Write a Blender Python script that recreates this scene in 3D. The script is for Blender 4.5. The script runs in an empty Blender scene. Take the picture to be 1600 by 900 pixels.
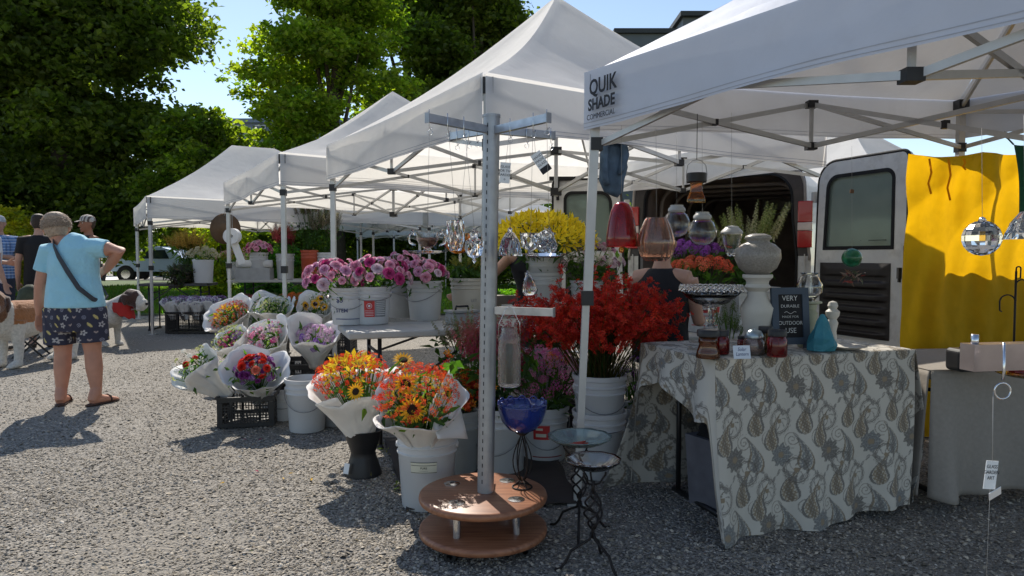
import bpy, math, random
import numpy as np
from mathutils import Vector, Matrix, noise as mnoise
random.seed(7); RNG = np.random.default_rng(11)
SC = bpy.context.scene
COL = SC.collection
F = 1100.0; PITCH = math.radians(2.6); HC = 1.2
# ------------------------------------------------------------ positions read off the photograph's perspective
def ray(px, py):
    rx = (px-800)/F; ry = (450-py)/F
    return rx, math.cos(PITCH)+ry*math.sin(PITCH), -math.sin(PITCH)+ry*math.cos(PITCH)
def W(px, py, d):
    x, y, z = ray(px, py); k = d/y
    return Vector((x*k, d, HC+z*k))
def G(px, py, z=0.0):
    x, y, zz = ray(px, py); k = (z-HC)/zz
    return Vector((x*k, y*k, z))
# ------------------------------------------------------------ mesh building
def V(*a): return np.array(a, dtype=float)
def rotz(a):
    c, s = math.cos(a), math.sin(a); return np.array([[c,-s,0],[s,c,0],[0,0,1.]])
def rotx(a):
    c, s = math.cos(a), math.sin(a); return np.array([[1,0,0],[0,c,-s],[0,s,c]])
def roty(a):
    c, s = math.cos(a), math.sin(a); return np.array([[c,0,s],[0,1,0],[-s,0,c]])
class MB:
    def __init__(s):
        s.v=[]; s.n=0; s.l=[]; s.t=[]; s.c=[]; s.m=[]
    def add(s, verts, faces, col=1.0, mi=0):
        verts=np.asarray(verts,float).reshape(-1,3)
        s.v.append(verts)
        for f in faces:
            s.l.append(np.asarray(f,dtype=np.int64)+s.n); 
        s.t.append(np.array([len(f) for f in faces],dtype=np.int64))
        s.m.append(np.full(len(faces),mi))
        c=np.asarray(col,float)
        if c.ndim==0: c=np.full((len(verts),3),float(c))
        elif c.ndim==1: c=np.tile(c,(len(verts),1))
        s.c.append(c); s.n+=len(verts); return s
    def addarr(s, verts, farr, col, mi=0):           # farr: (nf,k) int array
        s.v.append(verts); s.l.append((farr+s.n).ravel()); s.t.append(np.full(len(farr),farr.shape[1]))
        s.m.append(np.full(len(farr),mi)); s.c.append(col); s.n+=len(verts); return s
    def box(s, c, d, R=None, col=1.0, mi=0, taper=1.0):
        x,y,z=d[0]/2,d[1]/2,d[2]/2; t=taper
        v=np.array([[-x,-y,-z],[x,-y,-z],[x,y,-z],[-x,y,-z],[-x*t,-y*t,z],[x*t,-y*t,z],[x*t,y*t,z],[-x*t,y*t,z]])
        if R is not None: v=v@np.asarray(R).T
        return s.add(v+np.asarray(c,float),[(3,2,1,0),(4,5,6,7),(0,1,5,4),(1,2,6,5),(2,3,7,6),(3,0,4,7)],col,mi)
    def bar(s,a,b,w,h=None,up=(0,0,1),col=1.0):
        a=np.array(a,float); b=np.array(b,float); h=w if h is None else h
        d=b-a; L=np.linalg.norm(d); 
        if L<1e-9: return s
        d/=L; u=np.array(up,float)
        if abs(d@u)>.98: u=np.array([1.,0,0])
        x=np.cross(d,u); x/=np.linalg.norm(x); y=np.cross(x,d)
        R=np.stack([x,y,d],1)
        return s.box((a+b)/2,(w,h,L),R,col)
    def loft(s, pts, rad, n=12, lat=None, cap=True, col=1.0, closed=False):
        pts=[np.array(p,float) for p in pts]; k=len(pts)
        rings=[]; prev=None
        for i,p in enumerate(pts):
            if closed: d=pts[(i+1)%k]-pts[i-1]
            else: d=pts[min(i+1,k-1)]-pts[max(i-1,0)]
            d=d/(np.linalg.norm(d)+1e-12)
            if lat is not None:
                L_=np.array(lat[i] if np.ndim(lat[0]) else lat,float); x=L_-d*(L_@d); x/=np.linalg.norm(x)+1e-12
            else:
                if prev is None:
                    u=np.array([0,0,1.]) if abs(d[2])<.9 else np.array([1.,0,0]); x=np.cross(d,u)
                else: x=prev-d*(prev@d)
                x/=np.linalg.norm(x)+1e-12; prev=x
            y=np.cross(d,x)
            r=rad[i] if np.ndim(rad) or isinstance(rad,(list,tuple)) else rad
            rx,ry=(r if isinstance(r,(tuple,list)) else (r,r))
            a=np.arange(n)*2*math.pi/n
            rings.append(p+np.outer(np.cos(a)*rx,x)+np.outer(np.sin(a)*ry,y))
        v=np.concatenate(rings); f=[]
        for i in range(k if closed else k-1):
            j=(i+1)%k
            for a in range(n):
                b=(a+1)%n; f.append((i*n+a,i*n+b,j*n+b,j*n+a))
        if cap and not closed:
            f.append(tuple(range(n))[::-1]); f.append(tuple(range((k-1)*n,k*n)))
        return s.add(v,f,col)
    def tube(s,pts,r,n=8,**k): return s.loft(pts,r,n,**k)
    def lathe(s, prof, n=32, c=(0,0,0), R=None, col=1.0, mod=None, cap=False):
        # prof: list of (r,z); mod(angle,i)-> radius factor
        a=np.arange(n)*2*math.pi/n; v=[]
        for i,(r,z) in enumerate(prof):
            f=np.array([mod(t,i) for t in a]) if mod else 1.0
            v.append(np.stack([np.cos(a)*r*f,np.sin(a)*r*f,np.full(n,z)],1))
        v=np.concatenate(v)
        if R is not None: v=v@np.asarray(R).T
        f=[]
        for i in range(len(prof)-1):
            for k in range(n):
                j=(k+1)%n; f.append((i*n+k,i*n+j,(i+1)*n+j,(i+1)*n+k))
        if cap: f.append(tuple(range(n))[::-1]); f.append(tuple(range((len(prof)-1)*n,len(prof)*n)))
        return s.add(v+np.asarray(c,float),f,col)
    def grid(s, fn, nu, nv, col=None, flip=False):
        U,Vv=np.meshgrid(np.linspace(0,1,nu),np.linspace(0,1,nv),indexing='ij')
        P=fn(U,Vv); P=np.stack([np.broadcast_to(q,U.shape) for q in P],-1).reshape(-1,3)
        i,j=np.meshgrid(np.arange(nu-1),np.arange(nv-1),indexing='ij'); a=(i*nv+j).ravel()
        f=np.stack([a,a+nv,a+nv+1,a+1],1)
        if flip: f=f[:,::-1]
        c=np.ones((len(P),3)) if col is None else np.asarray(col(U,Vv)).reshape(-1,3)
        return s.addarr(P,f,c)
    def scatter(s, tv, tf, pos, nrm=None, scale=1.0, spin=None, colr=None, tcol=None):
        """copies of a template (z = its axis) at many places"""
        pos=np.asarray(pos,float); N=len(pos); tv=np.asarray(tv,float)
        if nrm is None: nrm=np.tile([0,0,1.],(N,1))
        z=nrm/(np.linalg.norm(nrm,axis=1,keepdims=True)+1e-9)
        h=np.where(np.abs(z[:,2:3])>.95,np.array([[1.,0,0]]),np.array([[0,0,1.]]))
        x=np.cross(h,z); x/=np.linalg.norm(x,axis=1,keepdims=True)+1e-9; y=np.cross(z,x)
        a=RNG.uniform(0,6.283,N) if spin is None else np.broadcast_to(spin,(N,))
        ca,sa=np.cos(a)[:,None],np.sin(a)[:,None]
        x,y=x*ca+y*sa,y*ca-x*sa
        sc=np.broadcast_to(scale,(N,)) if np.ndim(scale)<2 else scale
        if np.ndim(sc)==1: sc=np.stack([sc]*3,1)
        P=(tv[None,:,0:1]*sc[:,None,0:1])*x[:,None]+(tv[None,:,1:2]*sc[:,None,1:2])*y[:,None]+(tv[None,:,2:3]*sc[:,None,2:3])*z[:,None]+pos[:,None]
        K=len(tv)
        if colr is None: colr=np.ones((N,3))
        c=np.repeat(colr,K,axis=0)
        if tcol is not None: c=c*np.tile(np.asarray(tcol,float),(N,1))
        P=P.reshape(-1,3)
        byk={}
        for f in tf: byk.setdefault(len(f),[]).append(f)
        first=True
        for k,fs in byk.items():
            fa=np.asarray(fs)
            fa=(fa[None]+(np.arange(N)*K)[:,None,None]).reshape(-1,k)
            if first: s.addarr(P,fa,c); base=s.n-len(P); first=False
            else:
                s.l.append((fa+base).ravel()); s.t.append(np.full(len(fa),k)); s.m.append(np.full(len(fa),0))
        return s
    def mesh(s, name, mats, smooth=True, off=None):
        me=bpy.data.meshes.new(name)
        v=np.concatenate(s.v) if s.v else np.zeros((0,3))
        if off is not None: v=v-np.asarray(off)
        l=np.concatenate(s.l) if s.l else np.zeros(0,int); t=np.concatenate(s.t) if s.t else np.zeros(0,int)
        me.vertices.add(len(v)); me.vertices.foreach_set('co',v.ravel().astype(np.float32))
        me.loops.add(len(l)); me.loops.foreach_set('vertex_index',l.astype(np.int32))
        me.polygons.add(len(t)); st=np.concatenate([[0],np.cumsum(t)[:-1]]) if len(t) else t
        me.polygons.foreach_set('loop_start',st.astype(np.int32))
        me.polygons.foreach_set('use_smooth',np.full(len(t),bool(smooth)))
        ml=mats if isinstance(mats,(list,tuple)) else [mats]
        for m in ml: me.materials.append(m)
        if len(ml)>1: me.polygons.foreach_set('material_index',np.concatenate(s.m).astype(np.int32))
        ca=me.color_attributes.new('Col','FLOAT_COLOR','POINT')
        c=np.concatenate(s.c); ca.data.foreach_set('color',np.concatenate([c,np.ones((len(c),1))],1).ravel().astype(np.float32))
        me.update(calc_edges=True); me.validate()
        return me
    def build(s, name, mats, parent=None, smooth=True, world=False, sharp=None):
        off=None; loc=None
        if world and parent is not None:
            off=np.array(parent.location,float)
            if parent.parent is not None: off=off+np.array(parent.parent.location)
        me=s.mesh(name,mats,smooth,off)
        if sharp is not None: me.set_sharp_from_angle(angle=math.radians(sharp))
        o=bpy.data.objects.new(name,me); COL.objects.link(o)
        if parent is not None: o.parent=parent
        return o
def tag(o,label=None,cat=None,group=None,kind=None):
    if label: o['label']=label
    if cat: o['category']=cat
    if group: o['group']=group
    if kind: o['kind']=kind
    return o
def empty(name,loc,rz=0,label=None,cat=None,group=None):
    o=bpy.data.objects.new(name,None); o.empty_display_size=.1; COL.objects.link(o)
    o.location=loc; o.rotation_euler=(0,0,rz); return tag(o,label,cat,group)
def kids(o): return [c for c in bpy.data.objects if c.parent==o]
def dup(o,loc=None,rz=None,label=None,parent=None):
    r=o.copy(); COL.objects.link(r); r.parent=parent
    if loc is not None: r.location=loc
    if rz is not None: r.rotation_euler=(0,0,rz)
    if label: r['label']=label
    for ch in kids(o): dup(ch,parent=r)
    return r
def inst(me,name,parent,loc,rot=(0,0,0),sc=1.0,mat=None):
    o=bpy.data.objects.new(name,me); COL.objects.link(o); o.parent=parent; o.location=loc; o.rotation_euler=rot
    o.scale=(sc,sc,sc) if not isinstance(sc,(tuple,list)) else sc
    return o
# ------------------------------------------------------------ materials
MATS={}
def lin(r,g,b): # 0-255 sRGB to linear
    f=lambda c:(c/255/12.92 if c/255<=.04045 else ((c/255+.055)/1.055)**2.4)
    return (f(r),f(g),f(b))
def mat(name,col,rough=.6,metal=0.0,var=.12,vscale=12.0,bump=0.0,bscale=40.0,trans=0.0,glass=0.0,ior=1.45,useCol=False,spec=.5,translu=0.0,coat=0.0,sheen=0.0,tcol=None,dirt=0.0):
    if name in MATS: return MATS[name]
    m=bpy.data.materials.new(name); m.use_nodes=True; nt=m.node_tree; N=nt.nodes; L=nt.links
    b=N['Principled BSDF']; out=N['Material Output']
    tc=N.new('ShaderNodeTexCoord')
    nz=N.new('ShaderNodeTexNoise'); nz.inputs['Scale'].default_value=vscale; nz.inputs['Detail'].default_value=5
    L.new(tc.outputs['Object'],nz.inputs['Vector'])
    mr=N.new('ShaderNodeMapRange'); mr.inputs['From Min'].default_value=.25; mr.inputs['From Max'].default_value=.75
    mr.inputs['To Min'].default_value=1-var; mr.inputs['To Max'].default_value=1+var
    L.new(nz.outputs['Fac'],mr.inputs['Value'])
    mx=N.new('ShaderNodeVectorMath'); mx.operation='SCALE'
    if useCol:
        ca=N.new('ShaderNodeVertexColor'); ca.layer_name='Col'
        mu=N.new('ShaderNodeVectorMath'); mu.operation='MULTIPLY'; mu.inputs[1].default_value=col[:3]
        L.new(ca.outputs['Color'],mu.inputs[0]); L.new(mu.outputs[0],mx.inputs[0])
    else: mx.inputs[0].default_value=col[:3]
    L.new(mr.outputs['Result'],mx.inputs['Scale'])
    colout=mx.outputs[0]
    if dirt>0:
        n2=N.new('ShaderNodeTexNoise'); n2.inputs['Scale'].default_value=3.1; n2.inputs['Detail'].default_value=9; n2.inputs['Roughness'].default_value=.7
        L.new(tc.outputs['Object'],n2.inputs['Vector'])
        r2=N.new('ShaderNodeMapRange'); r2.inputs['From Min'].default_value=.52; r2.inputs['From Max'].default_value=.68; r2.inputs['To Max'].default_value=dirt
        L.new(n2.outputs['Fac'],r2.inputs['Value'])
        mm=N.new('ShaderNodeMix'); mm.data_type='RGBA'; mm.inputs[7].default_value=(.12,.085,.055,1)
        L.new(r2.outputs['Result'],mm.inputs[0]); L.new(colout,mm.inputs[6]); colout=mm.outputs[2]
    L.new(colout,b.inputs['Base Color'])
    b.inputs['Roughness'].default_value=rough; b.inputs['Metallic'].default_value=metal
    b.inputs['Specular IOR Level'].default_value=spec; b.inputs['IOR'].default_value=ior
    b.inputs['Transmission Weight'].default_value=glass; b.inputs['Coat Weight'].default_value=coat
    b.inputs['Sheen Weight'].default_value=sheen
    if bump>0:
        n3=N.new('ShaderNodeTexNoise'); n3.inputs['Scale'].default_value=bscale; n3.inputs['Detail'].default_value=6
        L.new(tc.outputs['Object'],n3.inputs['Vector'])
        bp=N.new('ShaderNodeBump'); bp.inputs['Strength'].default_value=bump; bp.inputs['Distance'].default_value=.01
        L.new(n3.outputs['Fac'],bp.inputs['Height']); L.new(bp.outputs['Normal'],b.inputs['Normal'])
    if translu>0:
        tr=N.new('ShaderNodeBsdfTranslucent'); ms=N.new('ShaderNodeMixShader'); ms.inputs[0].default_value=translu
        if tcol: 
            tm=N.new('ShaderNodeVectorMath'); tm.operation='MULTIPLY'; tm.inputs[1].default_value=tcol; L.new(colout,tm.inputs[0]); L.new(tm.outputs[0],tr.inputs['Color'])
        else: L.new(colout,tr.inputs['Color'])
        if bump>0: L.new(bp.outputs['Normal'],tr.inputs['Normal'])
        L.new(b.outputs[0],ms.inputs[1]); L.new(tr.outputs[0],ms.inputs[2]); L.new(ms.outputs[0],out.inputs['Surface'])
    MATS[name]=m; return m
def nodes(m): return m.node_tree.nodes, m.node_tree.links
FABRIC=mat('tent_fabric',(.86,.86,.87),.75,var=.04,vscale=3,bump=.5,bscale=9,translu=.55,tcol=(1,.97,.9),dirt=.05)
FRAME=mat('tent_frame_steel',(.50,.50,.49),.4,metal=.35,var=.08)
BLACKP=mat('black_plastic',(.018,.018,.02),.45,var=.3)
WHITEP=mat('white_plastic',(.62,.63,.64),.38,var=.06,vscale=6,translu=.12,dirt=.10)
GREYP=mat('grey_plastic',(.30,.31,.31),.5,var=.08,dirt=.15)
PAPER=mat('white_wrapping_paper',(.88,.87,.85),.7,var=.04,translu=.24,bump=.3,bscale=14)
WIRE=mat('steel_wire',(.25,.25,.26),.35,metal=.9)
CHROME=mat('polished_steel',(.62,.63,.65),.18,metal=1.0,var=.06)
LEAF=mat('leaf_green',(1,1,1),.5,useCol=True,var=.25,vscale=20,translu=.6,tcol=(2.0,2.15,.6))
PETAL=mat('petal',(1,1,1),.6,useCol=True,var=.12,vscale=60,translu=.32)
PAINTED=mat('painted_surface',(1,1,1),.6,useCol=True,var=.08,vscale=25,bump=.2,bscale=120)
INK=mat('black_ink',(.01,.01,.015),.6)
STRING=mat('thin_string',(.35,.34,.32),.5)
CLEAR=mat('clear_cut_glass',(.97,.98,.98),.02,glass=1,var=0,ior=1.5)
TAGM=mat('white_card',(.75,.76,.76),.6,var=.03)
def textmesh(body,size,extr=.0006,align='CENTER',bold=0.0,shear=0.0,sx=1.0):
    cu=bpy.data.curves.new('t','FONT'); cu.body=body; cu.size=size; cu.extrude=extr; cu.align_x=align; cu.offset=bold; cu.shear=shear; cu.resolution_u=3
    o=bpy.data.objects.new('t',cu); COL.objects.link(o)
    dg=bpy.context.evaluated_depsgraph_get(); me=bpy.data.meshes.new_from_object(o.evaluated_get(dg))
    bpy.data.objects.remove(o); bpy.data.curves.remove(cu)
    co=np.zeros(len(me.vertices)*3); me.vertices.foreach_get('co',co); co=co.reshape(-1,3); co[:,0]*=sx
    fs=[tuple(p.vertices) for p in me.polygons]; bpy.data.meshes.remove(me)
    return co,fs
def text(mb,body,size,org,xd,zd,n,col=1.0,**k):
    """flat lettering: xd = reading direction, zd = up, n = facing"""
    co,fs=textmesh(body,size,**k); xd,zd,n=map(lambda a:np.array(a,float),(xd,zd,n))
    v=np.array(org,float)+np.outer(co[:,0],xd)+np.outer(co[:,1],zd)+np.outer(co[:,2],n)
    mb.add(v,fs,col)
def remeshed(mb,name,m,parent,voxel,smooth=4,colfn=None,world=False):
    o=mb.build(name,m,parent,world=world)
    a=o.modifiers.new('r','REMESH'); a.mode='VOXEL'; a.voxel_size=voxel; a.use_smooth_shade=True
    b=o.modifiers.new('s','SMOOTH'); b.factor=.5; b.iterations=smooth
    bpy.context.view_layer.update()
    dg=bpy.context.evaluated_depsgraph_get(); me=bpy.data.meshes.new_from_object(o.evaluated_get(dg))
    old=o.data; o.modifiers.clear(); o.data=me; bpy.data.meshes.remove(old); me.name=name
    if not me.materials: me.materials.append(m)
    n=len(me.vertices); co=np.zeros(n*3); me.vertices.foreach_get('co',co); co=co.reshape(-1,3)
    for l in list(me.color_attributes): me.color_attributes.remove(l)
    c=np.ones((n,3)) if colfn is None else colfn(co)
    ca=me.color_attributes.new('Col','FLOAT_COLOR','POINT'); ca.data.foreach_set('color',np.concatenate([c,np.ones((n,1))],1).ravel().astype(np.float32))
    me.polygons.foreach_set('use_smooth',np.ones(len(me.polygons),bool)); me.update()
    return o
def fbm(P,s=1.0,o=3):
    out=np.zeros(len(P)); a=1
    for k in range(o):
        out+=a*np.array([mnoise.noise(Vector(p)*s*(2**k)) for p in P]); a*=.5
    return out
def vnoise(U,Vv,seed=0,terms=10,f=6):
    r=np.random.default_rng(seed); o=np.zeros_like(U)
    for k in range(terms):
        fx,fy=r.uniform(-f,f,2); o=o+np.sin(2*math.pi*(fx*U+fy*Vv)+r.uniform(0,6.28))/(1+.12*math.hypot(fx,fy)*3)
    return o/terms*1.5
# ------------------------------------------------------------ camera, sky, sun
cam=bpy.data.cameras.new('camera'); co_=bpy.data.objects.new('camera',cam); COL.objects.link(co_); SC.camera=co_
cam.sensor_width=36; cam.lens=36*F/1600; cam.clip_end=600; cam.clip_start=.05
co_.location=(0,0,HC); co_.rotation_euler=(math.pi/2-PITCH,0,0)
SUNV=np.array([-.37,.93,1.0]); SUNV/=np.linalg.norm(SUNV)
wd=bpy.data.worlds.new('World'); SC.world=wd; wd.use_nodes=True
wn=wd.node_tree.nodes; sky=wn.new('ShaderNodeTexSky'); sky.sky_type='NISHITA'; sky.sun_disc=False
sky.sun_elevation=math.asin(SUNV[2]); sky.sun_rotation=math.atan2(SUNV[0],SUNV[1]); sky.air_density=1.0; sky.dust_density=.1; sky.ozone_density=.8
hs=wn.new('ShaderNodeHueSaturation'); hs.inputs['Saturation'].default_value=.92; wd.node_tree.links.new(sky.outputs[0],hs.inputs['Color']); wd.node_tree.links.new(hs.outputs[0],wn['Background'].inputs[0]); wn['Background'].inputs[1].default_value=.112
sl=bpy.data.lights.new('sun','SUN'); sl.energy=4.1; sl.angle=math.radians(.53); sl.color=(1,.93,.82)
so=bpy.data.objects.new('sun',sl); COL.objects.link(so); so.location=(0,0,30)
so.rotation_euler=Vector(SUNV).to_track_quat('Z','Y').to_euler()
SC.view_settings.view_transform='Standard'; SC.view_settings.look='None'; SC.view_settings.exposure=.5; SC.view_settings.gamma=1
SC.render.engine='CYCLES'; SC.cycles.use_denoising=True
SC.cycles.max_bounces=10; SC.cycles.transmission_bounces=8; SC.cycles.transparent_max_bounces=8; SC.cycles.caustics_reflective=False; SC.cycles.caustics_refractive=False
SC.cycles.sample_clamp_indirect=6
# ------------------------------------------------------------ ground
def groundmat():
    m=bpy.data.materials.new('gravel_ground'); m.use_nodes=True; N,L=nodes(m); b=N['Principled BSDF']
    tc=N.new('ShaderNodeTexCoord')
    vo=N.new('ShaderNodeTexVoronoi'); vo.inputs['Scale'].default_value=92; L.new(tc.outputs['Object'],vo.inputs['Vector'])
    v2=N.new('ShaderNodeTexVoronoi'); v2.inputs['Scale'].default_value=260; L.new(tc.outputs['Object'],v2.inputs['Vector'])
    n1=N.new('ShaderNodeTexNoise'); n1.inputs['Scale'].default_value=.9; n1.inputs['Detail'].default_value=8; n1.inputs['Roughness'].default_value=.65; L.new(tc.outputs['Object'],n1.inputs['Vector'])
    cr=N.new('ShaderNodeValToRGB'); L.new(vo.outputs['Color'],cr.inputs[0]); e=cr.color_ramp.elements
    e[0].position=.1; e[0].color=(.085,.077,.068,1); e[1].position=.9; e[1].color=(.42,.385,.335,1)
    x=e.new(.5); x.color=(.24,.218,.188,1)
    c2=N.new('ShaderNodeValToRGB'); L.new(v2.outputs['Color'],c2.inputs[0]); e=c2.color_ramp.elements
    e[0].position=.1; e[0].color=(.20,.18,.15,1); e[1].position=.9; e[1].color=(.30,.27,.23,1)
    r=N.new('ShaderNodeMapRange'); r.inputs['From Min'].default_value=.47; r.inputs['From Max'].default_value=.62; L.new(n1.outputs['Fac'],r.inputs['Value'])
    mx=N.new('ShaderNodeMix'); mx.data_type='RGBA'; L.new(r.outputs['Result'],mx.inputs[0]); L.new(cr.outputs[0],mx.inputs[6]); L.new(c2.outputs[0],mx.inputs[7])
    L.new(mx.outputs[2],b.inputs['Base Color']); b.inputs['Roughness'].default_value=.85
    bp=N.new('ShaderNodeBump'); bp.inputs['Strength'].default_value=.9; bp.inputs['Distance'].default_value=.012; bp.invert=True
    L.new(vo.outputs['Distance'],bp.inputs['Height'])
    b2=N.new('ShaderNodeBump'); b2.inputs['Strength'].default_value=.6; b2.inputs['Distance'].default_value=.02
    n4=N.new('ShaderNodeTexNoise'); n4.inputs['Scale'].default_value=14; n4.inputs['Detail'].default_value=6; L.new(tc.outputs['Object'],n4.inputs['Vector'])
    L.new(n4.outputs['Fac'],b2.inputs['Height']); L.new(bp.outputs['Normal'],b2.inputs['Normal']); L.new(b2.outputs['Normal'],b.inputs['Normal'])
    return m
mb=MB(); mb.grid(lambda u,v:((u-.5)*600,v*620-60,0*u),3,3)
tag(mb.build('ground',groundmat(),smooth=False),kind='structure')
# loose stones, one object
def stones():
    n=210000
    d=RNG.uniform(0,1,n)**1.35*7.3+1.75; x=RNG.uniform(-.80,.80,n)*d
    keep=(vnoise(x*.16,d*.16,3,8,4)*1.5+RNG.uniform(-.45,.75,n))>-.05
    d=d[keep]; x=x[keep]; n=len(d)
    t=np.array([[1,0,0],[0,1,0],[-1,0,0],[0,-1,0],[.15,.1,.62],[0,0,-.5],[.7,.6,.2],[-.65,.55,.25],[-.6,-.7,.15],[.66,-.62,.2]])*1.0
    f=[(0,6,4),(6,1,4),(1,7,4),(7,2,4),(2,8,4),(8,3,4),(3,9,4),(9,0,4)]
    t[[0,1,2,3],2]=-.12; t[6:,2]=.0
    r=RNG.lognormal(math.log(.0052),.40,n); r=np.clip(r,.0025,.014)
    sc=np.stack([r*RNG.uniform(.8,1.4,n),r*RNG.uniform(.6,1.1,n),r*RNG.uniform(.5,1.0,n)],1)
    nr=np.stack([RNG.normal(0,.3,n),RNG.normal(0,.3,n),np.ones(n)],1)
    g=np.clip(RNG.normal(.25,.10,n),.07,.62)[:,None]; warm=RNG.uniform(0,1,n)[:,None]
    c=g*np.array([[1.07,1.0,.90]])*(1+np.array([[.02,0,-.02]])*0+warm*np.array([[.16,.05,-.13]])+(1-warm)*np.array([[.02,0,-.02]]))
    m=MB(); m.scatter(t,f,np.stack([x,d,np.full(n,.001)+r*.15],1),nr,sc,colr=c)
    o=m.build('gravel',mat('stone_chips',(1,1,1),.85,useCol=True,var=.15,vscale=300),smooth=False)
    tag(o,'loose grey gravel chips strewn over the whole market ground','gravel',kind='stuff')
stones()
GR_Y=14.2
def grassedge(x): return 14.4+.25*np.sin(x*1.1)+.1*np.sin(x*3.7)
mb=MB(); mb.grid(lambda u,v:(-26+u*52, grassedge(-26+u*52)*(1-v)+31*v, .02+.10*np.clip(v*3,0,1)),60,8)
tag(mb.build('lawn',mat('lawn_soil',(.07,.11,.03),.9,var=.3,vscale=2)),kind='structure')
def blades():
    n=52000; x=RNG.uniform(-14,2.5,n); y=14.4+RNG.uniform(0,1,n)**1.4*11; 
    y=np.maximum(y,grassedge(x)+.02); z=.02+.10*np.clip((y-14.4)/5.5,0,1)
    t=np.array([[-.14,0,0],[.14,0,0],[.05,.25,1.]]); h=RNG.uniform(.05,.13,n)
    c=np.stack([RNG.uniform(.08,.16,n),RNG.uniform(.16,.26,n),RNG.uniform(.02,.05,n)],1)
    m=MB(); m.scatter(t,[(0,1,2)],np.stack([x,y,z],1),np.stack([RNG.normal(0,.35,n),RNG.normal(0,.35,n),np.ones(n)],1),h,colr=c)
    tag(m.build('grass',LEAF,smooth=False),'mown green grass blades on the verge behind the tents','grass',kind='stuff')
blades()
# road beyond the verge
mb=MB(); mb.grid(lambda u,v:(-60+u*120,31.2+v*9,.024+0*u),3,2)
tag(mb.build('road',mat('asphalt',(.07,.07,.072),.9,var=.15,vscale=3)),kind='structure')
mb=MB(); mb.box((0,31.1,.07),(120,.18,.14))
tag(mb.build('kerb',mat('kerb_concrete',(.38,.37,.35),.85)),kind='structure')
mb=MB(); mb.box((0,0,0),(2.6,26,.05),rotz(.33)); mb.v[0]+=np.array([-17.2,27.6,.035])
tag(mb.build('path',mat('pale_concrete',(.62,.60,.56),.8,var=.08)),kind='structure')

# ------------------------------------------------------------ buildings
def building(name,loc,rz,w,dp,h,wallm,cols,rows,label,z0=2.2,wsz=(1.3,1.5),roofm=None,step=None,winm=None):
    r=empty(name,loc,rz,label,'building')
    m=MB(); m.box((w/2,dp/2,h/2),(w,dp,h)); 
    if step: m.box((w*step[0],dp/2,h+step[2]/2-.002),(w*step[1],dp*.98,step[2]))
    m.build('wall',wallm,r,smooth=False)
    m=MB(); m.box((w/2,dp/2,h+.15),(w+.5,dp+.5,.3)) if not step else None
    if step:
        m.box((w*(step[0]-step[1]/2)/2,dp/2,h+.12),(w*(step[0]-step[1]/2)+.4,dp+.4,.24))
        x1=w*(step[0]+step[1]/2); m.box(((w+x1)/2,dp/2,h+.12),(w-x1+.4,dp+.4,.24))
        m.box((w*step[0],dp/2,h+step[2]+.12),(w*step[1]+.4,dp+.4,.24))
    m.build('roof',roofm or wallm,r,smooth=False)
    for i in range(cols):
        for j in range(rows):
            cx=w*(i+.5)/cols; cz=z0+j*3.1
            if cz+wsz[1]>h: continue
            a=MB(); t=.09
            a.box((cx,-.03,cz),(wsz[0]+.2,.10,t)); a.box((cx,-.03,cz+wsz[1]),(wsz[0]+.2,.10,t))
            for sx in (-.5,0,.5): a.box((cx+sx*wsz[0],-.03,cz+wsz[1]/2),(t,.09,wsz[1]-.1))
            wf=a.build('window',MATS.get('window_trim') or mat('window_trim',(.6,.6,.58),.5),r,smooth=False)
            b=MB(); b.box((cx,-.012,cz+wsz[1]/2),(wsz[0]-.02,.04,wsz[1]-.02)); b.build('pane',winm or mat('window_glass',(.05,.07,.09),.08,spec=.9),wf,smooth=False)
    return r
building('brick_building',(-21,47,0),.02,13,9,4.2,mat('dark_red_brick',(.085,.032,.028),.85,var=.2,vscale=6),5,1,'low dark red brick building behind the furthest left tent',z0=1.1)
building('apartment_building',(-22,52,0),-.03,24,12,10.9,mat('blue_grey_siding',(.22,.27,.33),.7,var=.1),9,3,'blue grey building with white window frames seen through the trees',z0=3.0)
building('warehouse',(5.6,38,0),.0,9.5,12,13.0,mat('grey_metal_siding',(.10,.12,.13),.6,var=.08,vscale=2),2,1,'dark grey flat roofed building rising over the white canopies',z0=8.5,step=(.62,.5,.9),roofm=mat('dark_roof_edge',(.03,.035,.035),.6))

# ------------------------------------------------------------ trees
def crown_leaves(m,blobs,n,size,cols,seed):
    r=np.random.default_rng(seed)
    vol=np.array([b[3]**2*b[4] for b in blobs]); pr=vol/vol.sum()
    # twigs: leaves gather in small clumps on the blob shells and inside
    nc=n//26; bi=r.choice(len(blobs),nc,p=pr); B=np.array([b[:5] for b in blobs])[bi]
    dr=r.normal(0,1,(nc,3)); dr/=np.linalg.norm(dr,axis=1,keepdims=True)
    rad=r.uniform(.25,1.12,nc)**.6
    C=B[:,:3]+dr*rad[:,None]*B[:,[3,3,4]]
    cs=r.uniform(.16,.42,nc)*size*3.4
    k=np.repeat(np.arange(nc),26)
    off=r.normal(0,1,(len(k),3))*np.array([1.2,1.2,.6]); P=C[k]+off*cs[k][:,None]
    P[:,2]-=.25*np.hypot(off[:,0],off[:,1])*cs[k]
    N_=np.stack([r.normal(0,.55,len(k)),r.normal(0,.55,len(k)),r.uniform(.3,1,len(k))],1)
    t=np.array([[-.5,0,0],[0,-.42,.12],[.55,0,-.05],[0,.42,.12]])
    cc=np.array(cols)[r.integers(0,len(cols),nc)][k]*r.uniform(.7,1.3,(len(k),1))
    m.scatter(t,[(0,1,2,3)],P,N_,size*r.uniform(.7,1.35,len(k)),spin=r.uniform(0,6.28,len(k)),colr=cc)
    return C
BARK=mat('bark',(.07,.055,.04),.9,var=.35,vscale=9,bump=.8,bscale=18)
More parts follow.
